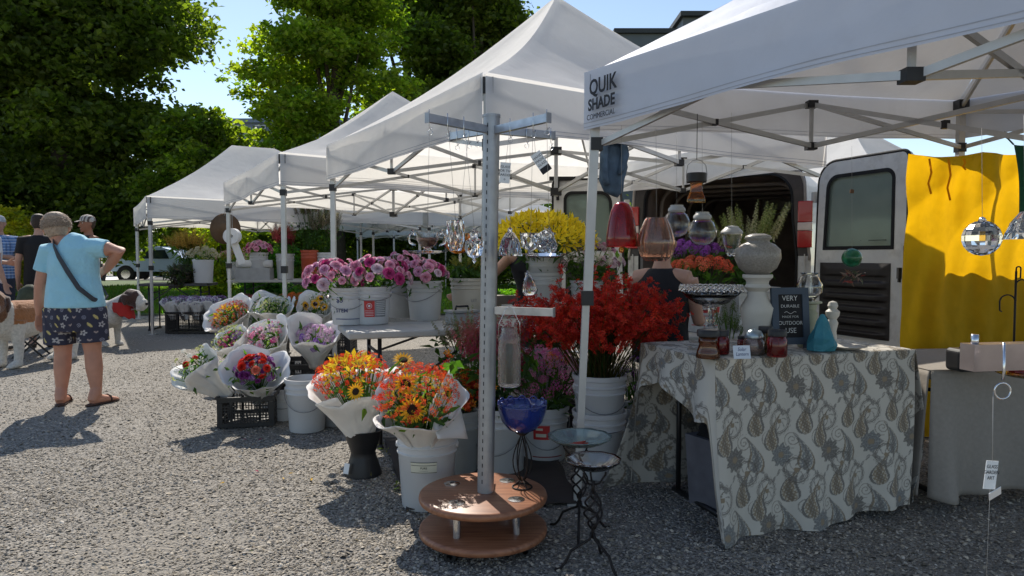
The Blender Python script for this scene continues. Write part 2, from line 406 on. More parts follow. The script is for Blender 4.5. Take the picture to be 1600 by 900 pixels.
def tree(name,x,y,h,tr,blobs,n,size,cols,label,seed,z0=1.0,cat='tree',group=None,limbs=9):
    r=empty(name,(x,y,0),0,label,cat,group); rs=np.random.default_rng(seed)
    t=MB(); zt=h*.86
    pts=[(0,0,-.1),(.05*tr*4,.1,h*.15),(-.1,.05,h*.35),(.1,-.1,h*.6),(0,0,zt)]
    t.tube(pts,[tr*1.35,tr,tr*.8,tr*.5,tr*.12],10)
    for i in range(limbs):
        b=blobs[i%len(blobs)]; a=h*rs.uniform(.18,.62); e=np.array(b[:3])+rs.normal(0,.3,3)*np.array([b[3],b[3],b[4]])
        s0=np.array([0,0,min(a,max(e[2]-.4,.3*h*.5))]); mid=(s0+e)/2+np.array([0,0,.25*b[4]*.3])
        t.tube([s0,mid,e],[tr*.42,tr*.24,tr*.06],7)
    t.build('trunk',BARK,r)
    c=MB(); crown_leaves(c,blobs,n,size,cols,seed); c.build('crown',LEAF,r,smooth=False)
    return r
def blobset(rs,n,h0,h1,R,sq=.75,cone=.0):
    n=int(n*1.35)
    out=[]
    for i in range(n):
        f=rs.uniform(0,1); z=h0+(h1-h0)*f; w=R*(math.sin(math.pi*min(1,.18+.82*f))**.6)*(1-cone*f)+.35
        a=rs.uniform(0,6.28); rr=w*rs.uniform(.25,.95); s=rs.uniform(.30,.52)*R
        out.append((rr*math.cos(a),rr*math.sin(a),z,s,s*sq))
    return out
DK=[(.095,.135,.024),(.11,.155,.026),(.15,.19,.03),(.075,.11,.022)]
MD=[(.17,.25,.03),(.21,.29,.034),(.24,.30,.035),(.13,.21,.028)]
LT=[(.17,.21,.025),(.20,.23,.03),(.13,.19,.03)]
rs=np.random.default_rng(5)
tree('broadleaf_tree',-15.2,24,17,.42,blobset(rs,60,2.4,17,3.6),150000,.20,DK,'huge dark green tree filling the upper left behind the woman',31,group='trees behind the market')
tree('broadleaf_tree',-20.6,26,16,.4,blobset(rs,40,2.2,16,3.9),80000,.22,DK,'dark green tree at the far left edge beyond the people',32,group='trees behind the market')
tree('broadleaf_tree',-9.7,22.5,6.6,.2,blobset(rs,26,2.2,5.7,1.6),24000,.15,MD+DK,'small mid green tree right of the huge dark tree and low over the far tent',33,group='trees behind the market')
tree('conifer_tree',-5.75,23,12.2,.25,blobset(rs,60,2.4,11.8,2.7,.38,.52),84000,.15,MD+LT[:1],'bright green layered tree standing left of the tallest canopy peak',34,group='trees behind the market')
tree('broadleaf_tree',-3.9,30,15,.35,blobset(rs,34,4,15.5,2.5),62000,.21,DK+MD[:1],'tall dark tree just behind the bright green layered tree',35,group='trees behind the market')
tree('broadleaf_tree',-1.3,28.5,13.4,.34,blobset(rs,34,3.5,13.0,1.75),62000,.20,DK,'dark tree touching the slope of the tallest canopy',36,group='trees behind the market')
def shrub(name,x,y,h,R,n,size,cols,label,seed,cat='shrub'):
    rs=np.random.default_rng(seed); r=empty(name,(x,y,0),0,label,cat)
    bl=[(rs.normal(0,.4)*R,rs.normal(0,.4)*R,h*rs.uniform(.25,.9),R*.42,h*.17) for _ in range(16)]
    t=MB()
    for b in bl[:9]: t.tube([(b[0]*.1,b[1]*.1,0),(b[0]*.6,b[1]*.6,b[2]*.6),b[:3]],[.03,.02,.008],5)
    t.build('stem',BARK,r); c=MB(); crown_leaves(c,bl,n,size,cols,seed); c.build('foliage',LEAF,r,smooth=False); return r
shrub('golden_shrub',-12.9,17.8,2.6,1.25,15000,.085,[(.34,.30,.02),(.28,.30,.03),(.40,.33,.02)],'yellow green shrub at the left edge above the capped man',41)
shrub('golden_conifer',-6.9,16.6,2.15,1.0,16000,.07,[(.30,.34,.02),(.24,.32,.03),(.36,.36,.03)],'feathery yellow green shrub under the furthest left canopy',42)
shrub('green_shrub',-5.5,16.0,1.5,.6,8000,.06,[(.05,.14,.03),(.08,.2,.03)],'round bright green shrub beside the feathery yellow one',43)
for i,(x,y,w,h,lab) in enumerate([(-22.6,30,6,2.2,'dark leafy hedge behind the people at far left'),(-15.5,42,17,3.4,'tall dark hedge behind the parked car'),(-4.5,24.5,7.5,2.9,'dark green hedge with lit leaves under the middle canopies'),(3,23.5,8,2.9,'dark green hedge beyond the van roof and yellow lilies')]):
    rs=np.random.default_rng(60+i); r=empty('hedge',(x,y,0),0,lab,'hedge','hedges along the verge')
    bl=[(rs.uniform(-w/2,w/2),rs.uniform(-.6,.6),rs.uniform(.3,h-.3),.6,.45) for _ in range(int(w*h*3.2))]
    t=MB(); 
    for b in bl[::3]: t.tube([(b[0],b[1]*.3,0),(b[0]+.1,b[1],b[2])],[.04,.012],5)
    t.build('stem',BARK,r); c=MB(); crown_leaves(c,bl,int(w*h*2300),.11,DK+DK+MD,70+i); c.build('foliage',LEAF,r,smooth=False)
class JB:
    def __init__(s): s.q=[]
    def box(s,c,d): s.q.append((c,d))
    def flush(s,r):
        for c,d in s.q: m=MB(); m.box(c,d); m.build('joint',BLACKP,r,smooth=False,world=True)
# ------------------------------------------------------------ pop-up canopies
def canopy(corners,ze,zp,vh,label,ridge=None,seed=1,wr=.018,legs=(0,1,2,3),nvis=34,legend=None,sag=.10,leanx=None,truss=True,skipval=(),FABRIC=FABRIC):
    """corners in order (x,y); ridge: two points or None"""
    c=[np.array([*p,0.]) for p in corners]; cen=sum(c)/4
    zc=ze if isinstance(ze,(list,tuple)) else [ze]*4; ze=zc[0]
    r=empty('canopy_tent',Vector(c[0]),0,label,'canopy tent','white pop-up canopies in a row')
    if ridge is None: rp=[cen+V(0,0,zp)]*4
    else:
        a,b=[np.array([*p,zp]) for p in ridge]; rp=[a,b,b,a] if False else None
    m=MB()
    for k in range(4):
        A=c[k]+V(0,0,zc[k]); B=c[(k+1)%4]+V(0,0,zc[(k+1)%4])
        if ridge is None: T0=T1=cen+V(0,0,zp)
        else:
            T0=[np.array([*ridge[0],zp]),np.array([*ridge[1],zp]),np.array([*ridge[1],zp]),np.array([*ridge[0],zp])][k]
            T1=[np.array([*ridge[1],zp]),np.array([*ridge[1],zp]),np.array([*ridge[0],zp]),np.array([*ridge[0],zp])][k]
        def fn(u,v,A=A,B=B,T0=T0,T1=T1,k=k):
            vv=v
            P=[(A[i]*(1-u)+B[i]*u)*(1-vv)+(T0[i]*(1-u)+T1[i]*u)*vv for i in range(3)]
            mid=np.sin(math.pi*u)
            P[2]=P[2]-sag*mid*np.sin(math.pi*v)-.10*np.sin(math.pi*v)*(1 if ridge is None else .7)-.02*mid*(1-v)
            w=vnoise(u*1.2+v*.7,v*3.0+u*.3,seed*7+k,16,7)*wr*np.sin(math.pi*np.clip(u,0,1))**.5*(1-v)**.3
            fold=wr*1.5*np.sin(26*(u+.3*v)+4*np.sin(5*v+seed))*np.exp(-((v-.12)/.2)**2)*mid*.6
            w2=wr*.8*np.abs(vnoise(u*2.3,v*1.1+u,seed*3+k,12,9))*(np.exp(-((u-.1)/.16)**2)+np.exp(-((u-.9)/.16)**2))
            P[2]=P[2]+(w+fold+w2)*np.clip(v*9,0,1)
            return P
        m.grid(fn,60,36)
    m.build('roof_fabric',FABRIC,r,world=True)
    for k in range(4):
        if k in skipval: continue
        A=c[k]; B=c[(k+1)%4]; d=(B-A)/np.linalg.norm(B-A); nn=np.cross(d,V(0,0,1)); 
        if nn@(A-cen)<0: nn=-nn
        m=MB()
        def fn(u,v,A=A,B=B,nn=nn,k=k):
            mid=np.sin(math.pi*u); o=.012+.018*v*np.sin(9*u+seed+k)*mid+.012*v*vnoise(u*2,v*.4,seed+k*5,10,6)
            z=(zc[k]*(1-u)+zc[(k+1)%4]*u)+.008-.02*mid*(1-v)-vh*v+.012*mid*v*np.sin(7*u+k)+0*u
            return [A[0]*(1-u)+B[0]*u+nn[0]*o, A[1]*(1-u)+B[1]*u+nn[1]*o, z]
        m.grid(fn,70,8); va=m.build('valance',FABRIC,r,world=True)
        m=MB(); g=lambda u,v,fn=fn,nn=nn:[q+nn[i]*.0016 for i,q in enumerate(fn(u,.885+.012*v))]; m.grid(g,70,2)
        g=lambda u,v,fn=fn,nn=nn:[q+nn[i]*.0016 for i,q in enumerate(fn(u,.955+.012*v))]; m.grid(g,70,2)
        sm=m.build('hem_seam',mat('seam_thread',(.40,.41,.45),.9),va); off=Vector(r.location)
        for vv in sm.data.vertices: vv.co=vv.co-off
        if legend and legend[0]==k:
            m=MB(); legend[1](m,A,B,nn,ze,d); m.build('printed_logo',INK,va,smooth=False,world=False); 
            o=[q for q in kids(va) if q.name.startswith('printed')][0]; off=np.array(r.location)
            for vv in o.data.vertices: vv.co=vv.co-Vector(off)
    inn=[ci+(cen-ci)/np.linalg.norm(cen-ci)*.05 for ci in c]
    for k in legs:
        ze=zc[k]
        p=inn[k]; q=p.copy()
        if leanx and k in leanx: q=q+np.array(leanx[k])
        m=MB(); m.bar(q+V(0,0,.012),p*.48+q*.52+V(0,0,ze*.5),.034); m.bar(p*.53+q*.47+V(0,0,ze*.48),p+V(0,0,ze-.07),.042)
        lg=m.build('leg',FRAME,r,smooth=False,world=True)
        off=np.array(r.location)
        def sub(mm,nm,ma):
            o=mm.build(nm,ma,lg,smooth=False); 
            for vv in o.data.vertices: vv.co=vv.co-Vector(off)
        m=MB(); m.box(q+V(0,0,.006),(.10,.10,.012)); sub(m,'foot_plate',FRAME)
        e=p*.53+q*.47
        for bc,bs in ((e+V(0,0,ze*.485),(.056,.056,.07)),(p+V(0,0,ze-.055),(.07,.07,.09)),(p+V(0,0,ze-vh-.06),(.056,.056,.06))):
            m=MB(); m.box(bc,bs); sub(m,'bracket',BLACKP)
    if truss:
        jb=JB()
        for k in range(4):
            A=inn[k]+V(0,0,zc[k]-zc[0]); B=inn[(k+1)%4]+V(0,0,zc[(k+1)%4]-zc[0]); ze=zc[0]; m=MB(); z1=ze-.09; z0=ze-vh-.06
            for i in range(2):
                a=A*(1-i*.5)+B*i*.5; b=A*(1-(i+1)*.5)+B*(i+1)*.5; nn=V(0,0,1)
                dd=np.cross((B-A)/np.linalg.norm(B-A),V(0,0,1))*.011
                m.bar(a+V(0,0,z1)+dd,b+V(0,0,z0)+dd,.016,.026); m.bar(a+V(0,0,z0)-dd,b+V(0,0,z1)-dd,.016,.026)
                jb.box((a+b)/2+V(0,0,(z0+z1)/2),(.03,.045,.03)); 
                if i==0: jb.box(b+V(0,0,z0),(.055,.055,.04)); jb.box(b+V(0,0,z1),(.055,.055,.04)); m.bar(b+V(0,0,z0),b+V(0,0,z1),.018)
            m.build('scissor_frame',FRAME,r,smooth=False,world=True)
            mid=(A+B)/2; m=MB(); hub=cen+V(0,0,ze+.08)
            h2=cen+V(0,0,ze-.24); q=(mid*.5+cen*.5)
            m.bar(mid+V(0,0,z0),cen+V(0,0,ze-.12),.016,.026); m.bar(mid+V(0,0,z1),cen+V(0,0,ze-.46),.016,.026)
            m.bar(q+V(0,0,(z0+z1)/2-.05),cen+V(0,0,zp-.5 if ridge is None else ze+.4),.014) if False else None
            m.build('roof_brace',FRAME,r,smooth=False,world=True)
            jb.box(q+V(0,0,ze-.27),(.03,.03,.04))
        ze=sum(zc)/4; m=MB(); top=cen+V(0,0,zp-.10 if ridge is None else zp-.18)
        m.bar(cen+V(0,0,ze-.5),top,.03); 
        for k in range(4):
            A=inn[k]+V(0,0,zc[k]-.06); 
            tt=top if ridge is None else (np.array([*ridge[[0,1,1,0][k]],zp-.16]))
            m.bar(A,A*.5+tt*.5-V(0,0,.10),.018,.024); m.bar(A*.5+tt*.5-V(0,0,.10),tt,.018,.024); jb.box(A*.5+tt*.5-V(0,0,.10),(.04,.04,.04))
        m.build('peak_pole',FRAME,r,smooth=False,world=True)
        jb.box(cen+V(0,0,ze-.12),(.09,.09,.06)); jb.box(cen+V(0,0,ze-.46),(.09,.09,.06))
        jb.flush(r)
    return r
u_=np.array([-.517,.856]); v_=np.array([.856,.517])
A1=np.array(W(757,118,3.92)[:2]); 
def sq(o,lu=3.05,lv=3.05): return [o,o+u_*lu,o+u_*lu+v_*lv,o+v_*lv]
T1=canopy(sq(A1,2.95,3.0),2.2,3.36,.32,'tallest white canopy with a sharp peak over the flower tables',seed=3,sag=.09,legs=(0,1,2))
A2=np.array(W(437,242,6.875)[:2])
T2=canopy(sq(A2,3.2,3.6),2.2,3.32,.32,'white canopy second in the row with its peak left of the steel post',seed=5)
A3=np.array([-5.5,10.65]); c3=[A3+v_*4.5,A3,A3+u_*3.3,A3+u_*3.3+v_*4.5]; m3=A3+u_*1.65
T3=canopy(c3,2.1,3.2,.34,'wide white canopy at far left with a flat ridge and grey side',ridge=[m3+v_*2.25,m3+v_*1.5],seed=8)
A4=A3+v_*4.62
T4=canopy(sq(A4),2.1,3.1,.34,'distant white canopy right of the flat ridged one',seed=9)
T5=canopy(sq(np.array([-3.2,19.0])),2.1,3.1,.34,'furthest small white canopy seen below the others',seed=10,wr=.006)
D=np.array(W(916,122,3.385)[:2]); E=np.array(W(1497,205,4.9)[:2]); Fq=D+np.array([.52,-.854])*3.05; Gq=Fq+(E-D)
DK_=np.array([*D,0.]); 
def quik(m,A,B,nn,ze,d):
    # lettering printed on the near valance, starting by the left corner
    s=-d if d[1]>0 else d                       # reading direction runs from corner D toward the camera
    o=np.array([*D,0.])+nn*.034
    up=V(0,0,1)
    text(m,'QUIK',.098,o+s*.068+V(0,0,ze-.115),s,up,nn,bold=.0022,align='LEFT',sx=.82)
    text(m,'SHADE',.072,o+s*.060+V(0,0,ze-.185),s,up,nn,bold=.0022,align='LEFT',sx=.86)
    text(m,'COMMERCIAL',.036,o+s*.050+V(0,0,ze-.228),s,up,nn,align='LEFT',sx=.90)
T0=canopy([D,E,Gq,Fq],[2.06,2.27,2.27,2.06],3.3,.27,'nearest white canopy with a printed logo over the glassware stall',seed=12,wr=.03,legs=(0,1),legend=(3,quik),sag=.07,leanx={0:(-.085,0,0)},FABRIC=mat('shaded_tent_fabric',(.60,.63,.71),.6,var=.05,vscale=3,bump=.35,bscale=9,translu=.14,tcol=(1,.95,.85),dirt=.06))  # white fabric; its skylit shade is put into the dimmer bluish colour

T6=canopy(sq(np.array([4.45,8.4]),3.0,3.0),2.15,3.2,.32,'white canopy seen behind the van roof and its open right door',seed=14,wr=.008,legs=(1,2))
# ------------------------------------------------------------ flower templates (z = facing)
def petal_ring(n,r,w,lift=.2,cup=0.0,z0=0,tip=1.0,inner=.12,ph=0):
    v=[];f=[]
    for i in range(n):
        a=2*math.pi*i/n+ph; c,s=math.cos(a),math.sin(a); b=len(v)
        def P(rr,t,z): v.append((c*rr-s*t,s*rr+c*t,z0+z))
        P(inner*r,0,0); P(r*.55,-w*r,lift*r*.55-cup*r*.1); P(r*tip,0,lift*r-cup*r); P(r*.55,w*r,lift*r*.55-cup*r*.1); P(r*.55,0,lift*r*.35)
        f+=[(b,b+1,b+4),(b,b+4,b+3),(b+1,b+2,b+4),(b+4,b+2,b+3)]
    return v,f
def merge(*ts):
    V_=[];F_=[]
    for v,f in ts:
        b=len(V_); V_+=list(v); F_+=[tuple(i+b for i in q) for q in f]
    return V_,F_
T_FIVE=petal_ring(5,1,.36,.15,.05)
T_SIX=petal_ring(6,1,.22,.75,.25)
T_LILY=merge(petal_ring(3,1,.24,1.0,.15),petal_ring(3,1,.24,1.0,.15,ph=1.05))
T_BUD=([(0,0,-.5),(.3,0,0),(0,.3,0),(-.3,0,0),(0,-.3,0),(0,0,.9)],[(0,2,1),(0,3,2),(0,4,3),(0,1,4),(1,2,5),(2,3,5),(3,4,5),(4,1,5)])
T_LEAF=([(0,0,0),(.17,.35,.05),(0,1,-.12),(-.17,.35,.05),(0,.4,-.03)],[(0,1,4),(1,2,4),(4,2,3),(0,4,3)])
def bloom_mesh(name,cols,n=46,open_=1.0,m=None,pw=.40,spread=1.55,rows=(5,3)):
    """full layered bloom (peony, dahlia): curved petals on rings, radius about 1"""
    mb=MB(); r=np.random.default_rng(hash(name)%1000)
    for i in range(n):
        f=(i+.5)/n; th=f**.62*spread; az=i*2.39996
        L_=.42+.62*f; w=pw*(.5+.6*f)
        def fn(u,v,th=th,az=az,L_=L_,w=w,f=f):
            x=(u-.5)*2*w*np.sin(math.pi*(.12+.80*v))**.7
            ph=th*(.55+.45*v)*open_; rad=.22+L_*.85*v**.8
            rr=rad*np.sin(ph)*(1-.22*v**3*f)+.03; zz=rad*np.cos(ph)*.95-.12+.10*np.abs(x)/w*v+.05*np.sin(9*u+az)*v
            rr=rr-.25*(x/w)**2*w
            return [rr*math.cos(az)-x*math.sin(az), rr*math.sin(az)+x*math.cos(az), zz]
        c0=np.array(cols[i%len(cols)])*r.uniform(.85,1.12)
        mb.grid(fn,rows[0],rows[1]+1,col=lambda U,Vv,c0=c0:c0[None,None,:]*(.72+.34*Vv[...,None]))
    return mb
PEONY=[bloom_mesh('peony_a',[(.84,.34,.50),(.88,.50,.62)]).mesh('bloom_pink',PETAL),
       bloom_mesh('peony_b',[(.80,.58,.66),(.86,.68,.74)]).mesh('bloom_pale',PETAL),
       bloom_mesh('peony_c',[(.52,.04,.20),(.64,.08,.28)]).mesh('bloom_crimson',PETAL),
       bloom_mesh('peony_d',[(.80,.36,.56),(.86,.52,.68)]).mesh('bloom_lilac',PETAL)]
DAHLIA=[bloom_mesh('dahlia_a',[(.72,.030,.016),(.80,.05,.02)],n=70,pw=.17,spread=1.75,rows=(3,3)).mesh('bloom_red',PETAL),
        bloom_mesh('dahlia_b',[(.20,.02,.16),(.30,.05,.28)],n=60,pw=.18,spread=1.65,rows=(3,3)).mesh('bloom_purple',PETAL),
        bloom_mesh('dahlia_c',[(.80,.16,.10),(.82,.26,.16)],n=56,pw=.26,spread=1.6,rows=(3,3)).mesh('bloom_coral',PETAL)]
def sunflower_meshes():
    m=MB(); v,f=merge(petal_ring(17,1,.10,.12,.1,inner=.3),petal_ring(16,.9,.10,.28,.05,inner=.3,ph=.18))
    m.scatter(v,f,[(0,0,0)],scale=1,spin=0,colr=np.array([[.90,.50,.02]])); p=m.mesh('petals',PETAL,smooth=False)
    m=MB(); m.lathe([(.001,.13),(.2,.12),(.34,.08),(.40,0),(.36,-.05)],18,mod=lambda t,i:1+.05*math.sin(9*t+i))
    d=m.mesh('disk',mat('sunflower_disk',(.045,.02,.01),.95,bump=1,bscale=120))
    m=MB(); v,f=petal_ring(9,.62,.2,-.1,.1,z0=-.07); m.scatter(v,f,[(0,0,0)],spin=0,colr=np.array([[.12,.22,.04]])); s=m.mesh('sepals',LEAF,smooth=False)
    return p,d,s
SUNM=sunflower_meshes()
def add_sunflower(parent,loc,nrm,r):
    q=Vector(nrm).to_track_quat('Z','Y').to_euler()
    o=inst(SUNM[0],'bloom',parent,loc,q,r)
    for me,nm in ((SUNM[1],'disk'),(SUNM[2],'sepals')):
        k=bpy.data.objects.new(nm,me); COL.objects.link(k); k.parent=o
def fan_dirs(n,spread,seed,up=1.0):
    r=np.random.default_rng(seed); a=r.uniform(0,6.283,n); t=spread*np.sqrt(r.uniform(0,1,n))
    return np.stack([np.cos(a)*np.sin(t),np.sin(a)*np.sin(t),np.cos(t)*up],1)
def stems_mb(root_r,tips,z0,rad=.0025,seed=0,col=(.07,.14,.03)):
    r=np.random.default_rng(seed); m=MB()
    for t in tips:
        a=r.uniform(0,6.28); b=np.array([math.cos(a)*root_r*r.uniform(0,.7),math.sin(a)*root_r*r.uniform(0,.7),z0])
        mid=b*.45+np.array(t)*.55; mid[:2]*=.8
        m.tube([b,mid,t],rad,4,cap=False,col=np.array(col)*r.uniform(.7,1.4))
    return m
def leaves_mb(n,R,z0,z1,size,cols,seed,root_r=.08,droop=.2,wid=1.0):
    r=np.random.default_rng(seed); a=r.uniform(0,6.28,n); f=r.uniform(0,1,n); rr=(root_r+(R-root_r)*f)*r.uniform(.5,1,n)
    P=np.stack([np.cos(a)*rr,np.sin(a)*rr,z0+(z1-z0)*f],1)
    # template grows along +y; orient its y outward: use normals up/out and spin
    c=np.array(cols)[r.integers(0,len(cols),n)]*r.uniform(.6,1.35,(n,1)); m=MB()
    nr=np.stack([np.cos(a)*.4+r.normal(0,.5,n),np.sin(a)*.4+r.normal(0,.5,n),r.uniform(.2,1,n)],1)
    s=size*r.uniform(.6,1.3,n); m.scatter(T_LEAF[0],T_LEAF[1],P,nr,np.stack([s*wid,s,s],1),colr=c)
    return m
GRN=[(.05,.11,.03),(.07,.15,.035),(.04,.09,.03)]
def dome_pts(n,R,h,seed,flat=.0,full=True):
    r=np.random.default_rng(seed); i=np.arange(n)+.5; f=i/n; th=np.arccos(1-f*(1 if full else .8)); ph=i*2.39996+seed
    d=np.stack([np.cos(ph)*np.sin(th),np.sin(ph)*np.sin(th),np.cos(th)],1)
    return d*np.array([R,R,h])*r.uniform(.88,1.05,(n,1)), d
def bunch(loc,label,kind,R=.2,h=.16,z0=0.0,zc=.12,n=30,cols=None,size=.03,seed=1,group='cut flower bunches for sale',rz=0,lean=(0,0),leafn=120,leafsize=.09,parts=True,leafcols=GRN,root=.07,sq=(1,1)):
    """flowers standing in a bucket: root at z=0 (rim), flower dome centred at zc above it"""
    r=empty('flower_bunch',loc,rz,label,'flower bunch',group); rs=np.random.default_rng(seed)
    L2=np.array([lean[0],lean[1],0])
    if kind=='peony':
        P,d=dome_pts(n,R,h,seed); P=P+np.array([0,0,zc])+L2; P[:,0]*=sq[0]; P[:,1]*=sq[1]
        stems_mb(root,P*.96,-.12,seed=seed).build('stems',LEAF,r)
        w=cols
        for p,q in zip(P,d):
            me=PEONY[rs.choice(len(PEONY),p=w)]; s=size*rs.uniform(.62,1.15)
            inst(me,'bloom',r,p,Vector(q*np.array([1,1,.8])+rs.normal(0,.15,3)).to_track_quat('Z','Y').to_euler(),s)
    elif kind=='dahlia':
        P,d=dome_pts(n,R,h,seed); P=P+np.array([0,0,zc])+L2; P[:,0]*=sq[0]; P[:,1]*=sq[1]
        stems_mb(root,P*.96,-.12,seed=seed).build('stems',LEAF,r)
        for p,q in zip(P,d):
            me=DAHLIA[rs.choice(3,p=cols)]; inst(me,'bloom',r,p,Vector(q+rs.normal(0,.2,3)).to_track_quat('Z','Y').to_euler(),size*rs.uniform(.7,1.2))
    elif kind in('phlox','filler'):      # heads of small five-petal florets
        nh=n; P,d=dome_pts(nh,R,h,seed); P=P+np.array([0,0,zc])+L2; P[:,0]*=sq[0]; P[:,1]*=sq[1]
        stems_mb(root,P*.93,-.12,seed=seed).build('stems',LEAF,r)
        k=26; hr=size*1.9; Q,dq=dome_pts(k,1,.8,seed+1); pos=[];nr=[];cc=[]
        for p,q in zip(P,d):
            R_=np.array(Vector(q+rs.normal(0,.15,3)).to_track_quat('Z','Y').to_matrix()); s=hr*rs.uniform(.7,1.25)
            pos.append(p+(Q*s)@R_.T); nr.append(dq@R_.T); cc.append(np.tile(np.array(cols[rs.integers(len(cols))])*rs.uniform(.75,1.2),(k,1)))
        m=MB(); tc=np.ones((len(T_FIVE[0]),3)); tc[0::5]*=.6
        m.scatter(T_FIVE[0],T_FIVE[1],np.concatenate(pos),np.concatenate(nr),size*.46*rs.uniform(.8,1.2,len(pos)*k),colr=np.concatenate(cc),tcol=tc); m.build('florets',PETAL,r,smooth=False)
    elif kind=='spike':                 # snapdragon, celosia, delphinium: vertical spikes
        D_=fan_dirs(n,math.atan2(R,zc+h),seed); T=D_*(zc+h)*rs.uniform(.7,1.05,(n,1))+L2; T[:,0]*=sq[0]; T[:,1]*=sq[1]
        stems_mb(root,T,-.12,seed=seed).build('stems',LEAF,r); pos=[];nr=[];cc=[];sc=[]
        for t,q in zip(T,D_):
            L_=h*rs.uniform(.6,1.0); k=int(L_/size*3.2)+3; f=np.linspace(0,1,k); a=np.arange(k)*2.4
            q=q/np.linalg.norm(q); rad=size*.55*(1-.75*f)
            off=np.stack([np.cos(a)*rad,np.sin(a)*rad,np.zeros(k)],1)
            pos.append(t-q*L_*.5+np.outer(f*L_,q)+off); nr.append(off/(size)*1.5+q*.5+rs.normal(0,.1,(k,3))); c=np.array(cols[rs.integers(len(cols))])*rs.uniform(.7,1.25)
            cc.append(np.outer(np.ones(k),c)*(1-.35*f[:,None])+np.outer(f,[.04,.07,.01])); sc.append(size*(1.05-.7*f)*rs.uniform(.8,1.15,k))
        m=MB(); m.scatter(T_SIX[0],T_SIX[1],np.concatenate(pos),np.concatenate(nr),np.concatenate(sc)*.8,colr=np.concatenate(cc)); m.build('florets',PETAL,r,smooth=False)
    elif kind=='crocosmia':             # arching sprays of small stars
        D_=fan_dirs(n,math.atan2(R,h),seed); st=MB(); pos=[];nr=[];cc=[]
        for q in D_:
            L_=math.hypot(R,h)*rs.uniform(.62,1.05); b=np.array([rs.uniform(-1,1)*root*.7,rs.uniform(-1,1)*root*.7,-.12]); t=b+q*L_*np.array([1.05,1.05,1]); t[0]*=sq[0]; t[1]*=sq[1]; m1=b*.5+t*.5+np.array([0,0,.05])
            tip=t+np.array([q[0],q[1],-.25])*.07; st.tube([b,m1,t,tip],[.0022,.002,.0014,.001],4,cap=False,col=np.array([.10,.09,.03])*rs.uniform(.7,1.3))
            for br in range(3):
                bd=q*.6+rs.normal(0,.55,3); s0=m1*(.35-.1*br)+t*(.65+.1*br); e=s0+bd*.09*rs.uniform(.6,1.3); st.tube([s0,e],.001,3,cap=False,col=(.25,.05,.02))
                k=11; f=np.linspace(.15,1,k)[:,None]; pos.append(s0*(1-f)+e*f+rs.normal(0,.007,(k,3))); nr.append(np.tile(bd,(k,1))*.6+rs.normal(0,.7,(k,3))+np.array([0,0,.5])); cc.append(np.array(cols)[rs.integers(0,len(cols),k)]*rs.uniform(.6,1.25,(k,1)))
        st.build('stems',LEAF,r); P=np.concatenate(pos); m=MB()
        m.scatter(T_SIX[0],T_SIX[1],P,np.concatenate(nr),size*rs.uniform(.6,1.2,len(P)),colr=np.concatenate(cc)); m.build('florets',PETAL,r,smooth=False)
    elif kind=='lily':
        P,d=dome_pts(n,R,h,seed); P=P+np.array([0,0,zc])+L2; P[:,0]*=sq[0]; P[:,1]*=sq[1]
        stems_mb(root,P,-.12,seed=seed).build('stems',LEAF,r); m=MB(); c=np.array(cols)[rs.integers(0,len(cols),n)]*rs.uniform(.8,1.1,(n,1))
        m.scatter(T_LILY[0],T_LILY[1],P,d+rs.normal(0,.3,(n,3)),size*rs.uniform(.8,1.15,n),colr=c); m.build('florets',PETAL,r,smooth=False)
        nb=n//2; P2,d2=dome_pts(nb,R*.95,h*1.15,seed+3); m=MB(); s=size*.8*rs.uniform(.8,1.2,nb)
        m.scatter(T_BUD[0],T_BUD[1],P2+np.array([0,0,zc])+L2,d2*.4+np.array([0,0,1]),np.stack([s*.55,s*.55,s*1.1],1),colr=np.tile([.50,.46,.04],(nb,1))); m.build('buds',PETAL,r)
    elif kind=='foliage':
        pass
    if leafn: leaves_mb(leafn,R*.95,-.08,zc+h*.35,leafsize,leafcols,seed+9,root_r=root).build('leaves',LEAF,r,smooth=False)
    return r
# ------------------------------------------------------------ buckets
def bucket(loc,rb,rt,h,label,m=WHITEP,rz=0,handle=True,hdrop=.6,lab=None,group='plastic flower buckets',name='bucket',hside=-1,water=False,cat='bucket',rings=True):
    r=empty(name,loc,rz,label,cat,group)
    ri=lambda z: rb+(rt-rb)*z/h
    p=[(.001,.004),(rb*.97,.004),(rb,.012)]
    if rings: p+=[(ri(h*.70),h*.70),(ri(h*.72)+.006,h*.72),(ri(h*.735)+.006,h*.735),(ri(h*.75),h*.75),(ri(h*.81),h*.81),(ri(h*.82)+.006,h*.82),(ri(h*.84)+.006,h*.84),(ri(h*.855),h*.855),(ri(h*.92),h*.92),(ri(h*.93)+.008,h*.93),(rt+.008,h),(rt-.002,h),(rt-.003,h-.004)]
    else: p+=[(ri(h*.93),h*.93),(ri(h*.94)+.006,h*.94),(rt+.006,h),(rt-.002,h)]
    p+=[(rb-.004,.02),(.001,.018)]
    b=MB(); b.lathe(p,40); bo=b.build('shell',m,r,sharp=40)
    if handle:
        hz=h*.80; rr=ri(hz)+.012; m2=MB(); a=np.linspace(0,math.pi,15)
        m2.tube([(rr*math.cos(t),hside*math.sin(t)*rr*.98*math.cos(.0)-hside*0,hz-math.sin(t)*h*hdrop*.62) for t in a],.0022,6)
        m2.build('handle',WIRE,r)
        for sx in (-1,1):
            k=MB(); k.lathe([(.001,0),(.016,0),(.014,.012),(.001,.014)],12,R=roty(sx*math.pi/2),c=(sx*(ri(hz)-.002),0,hz)); k.build('handle_boss',m,r)
    if lab: lab(r,lambda z:ri(z)+.0016,h)
    return r
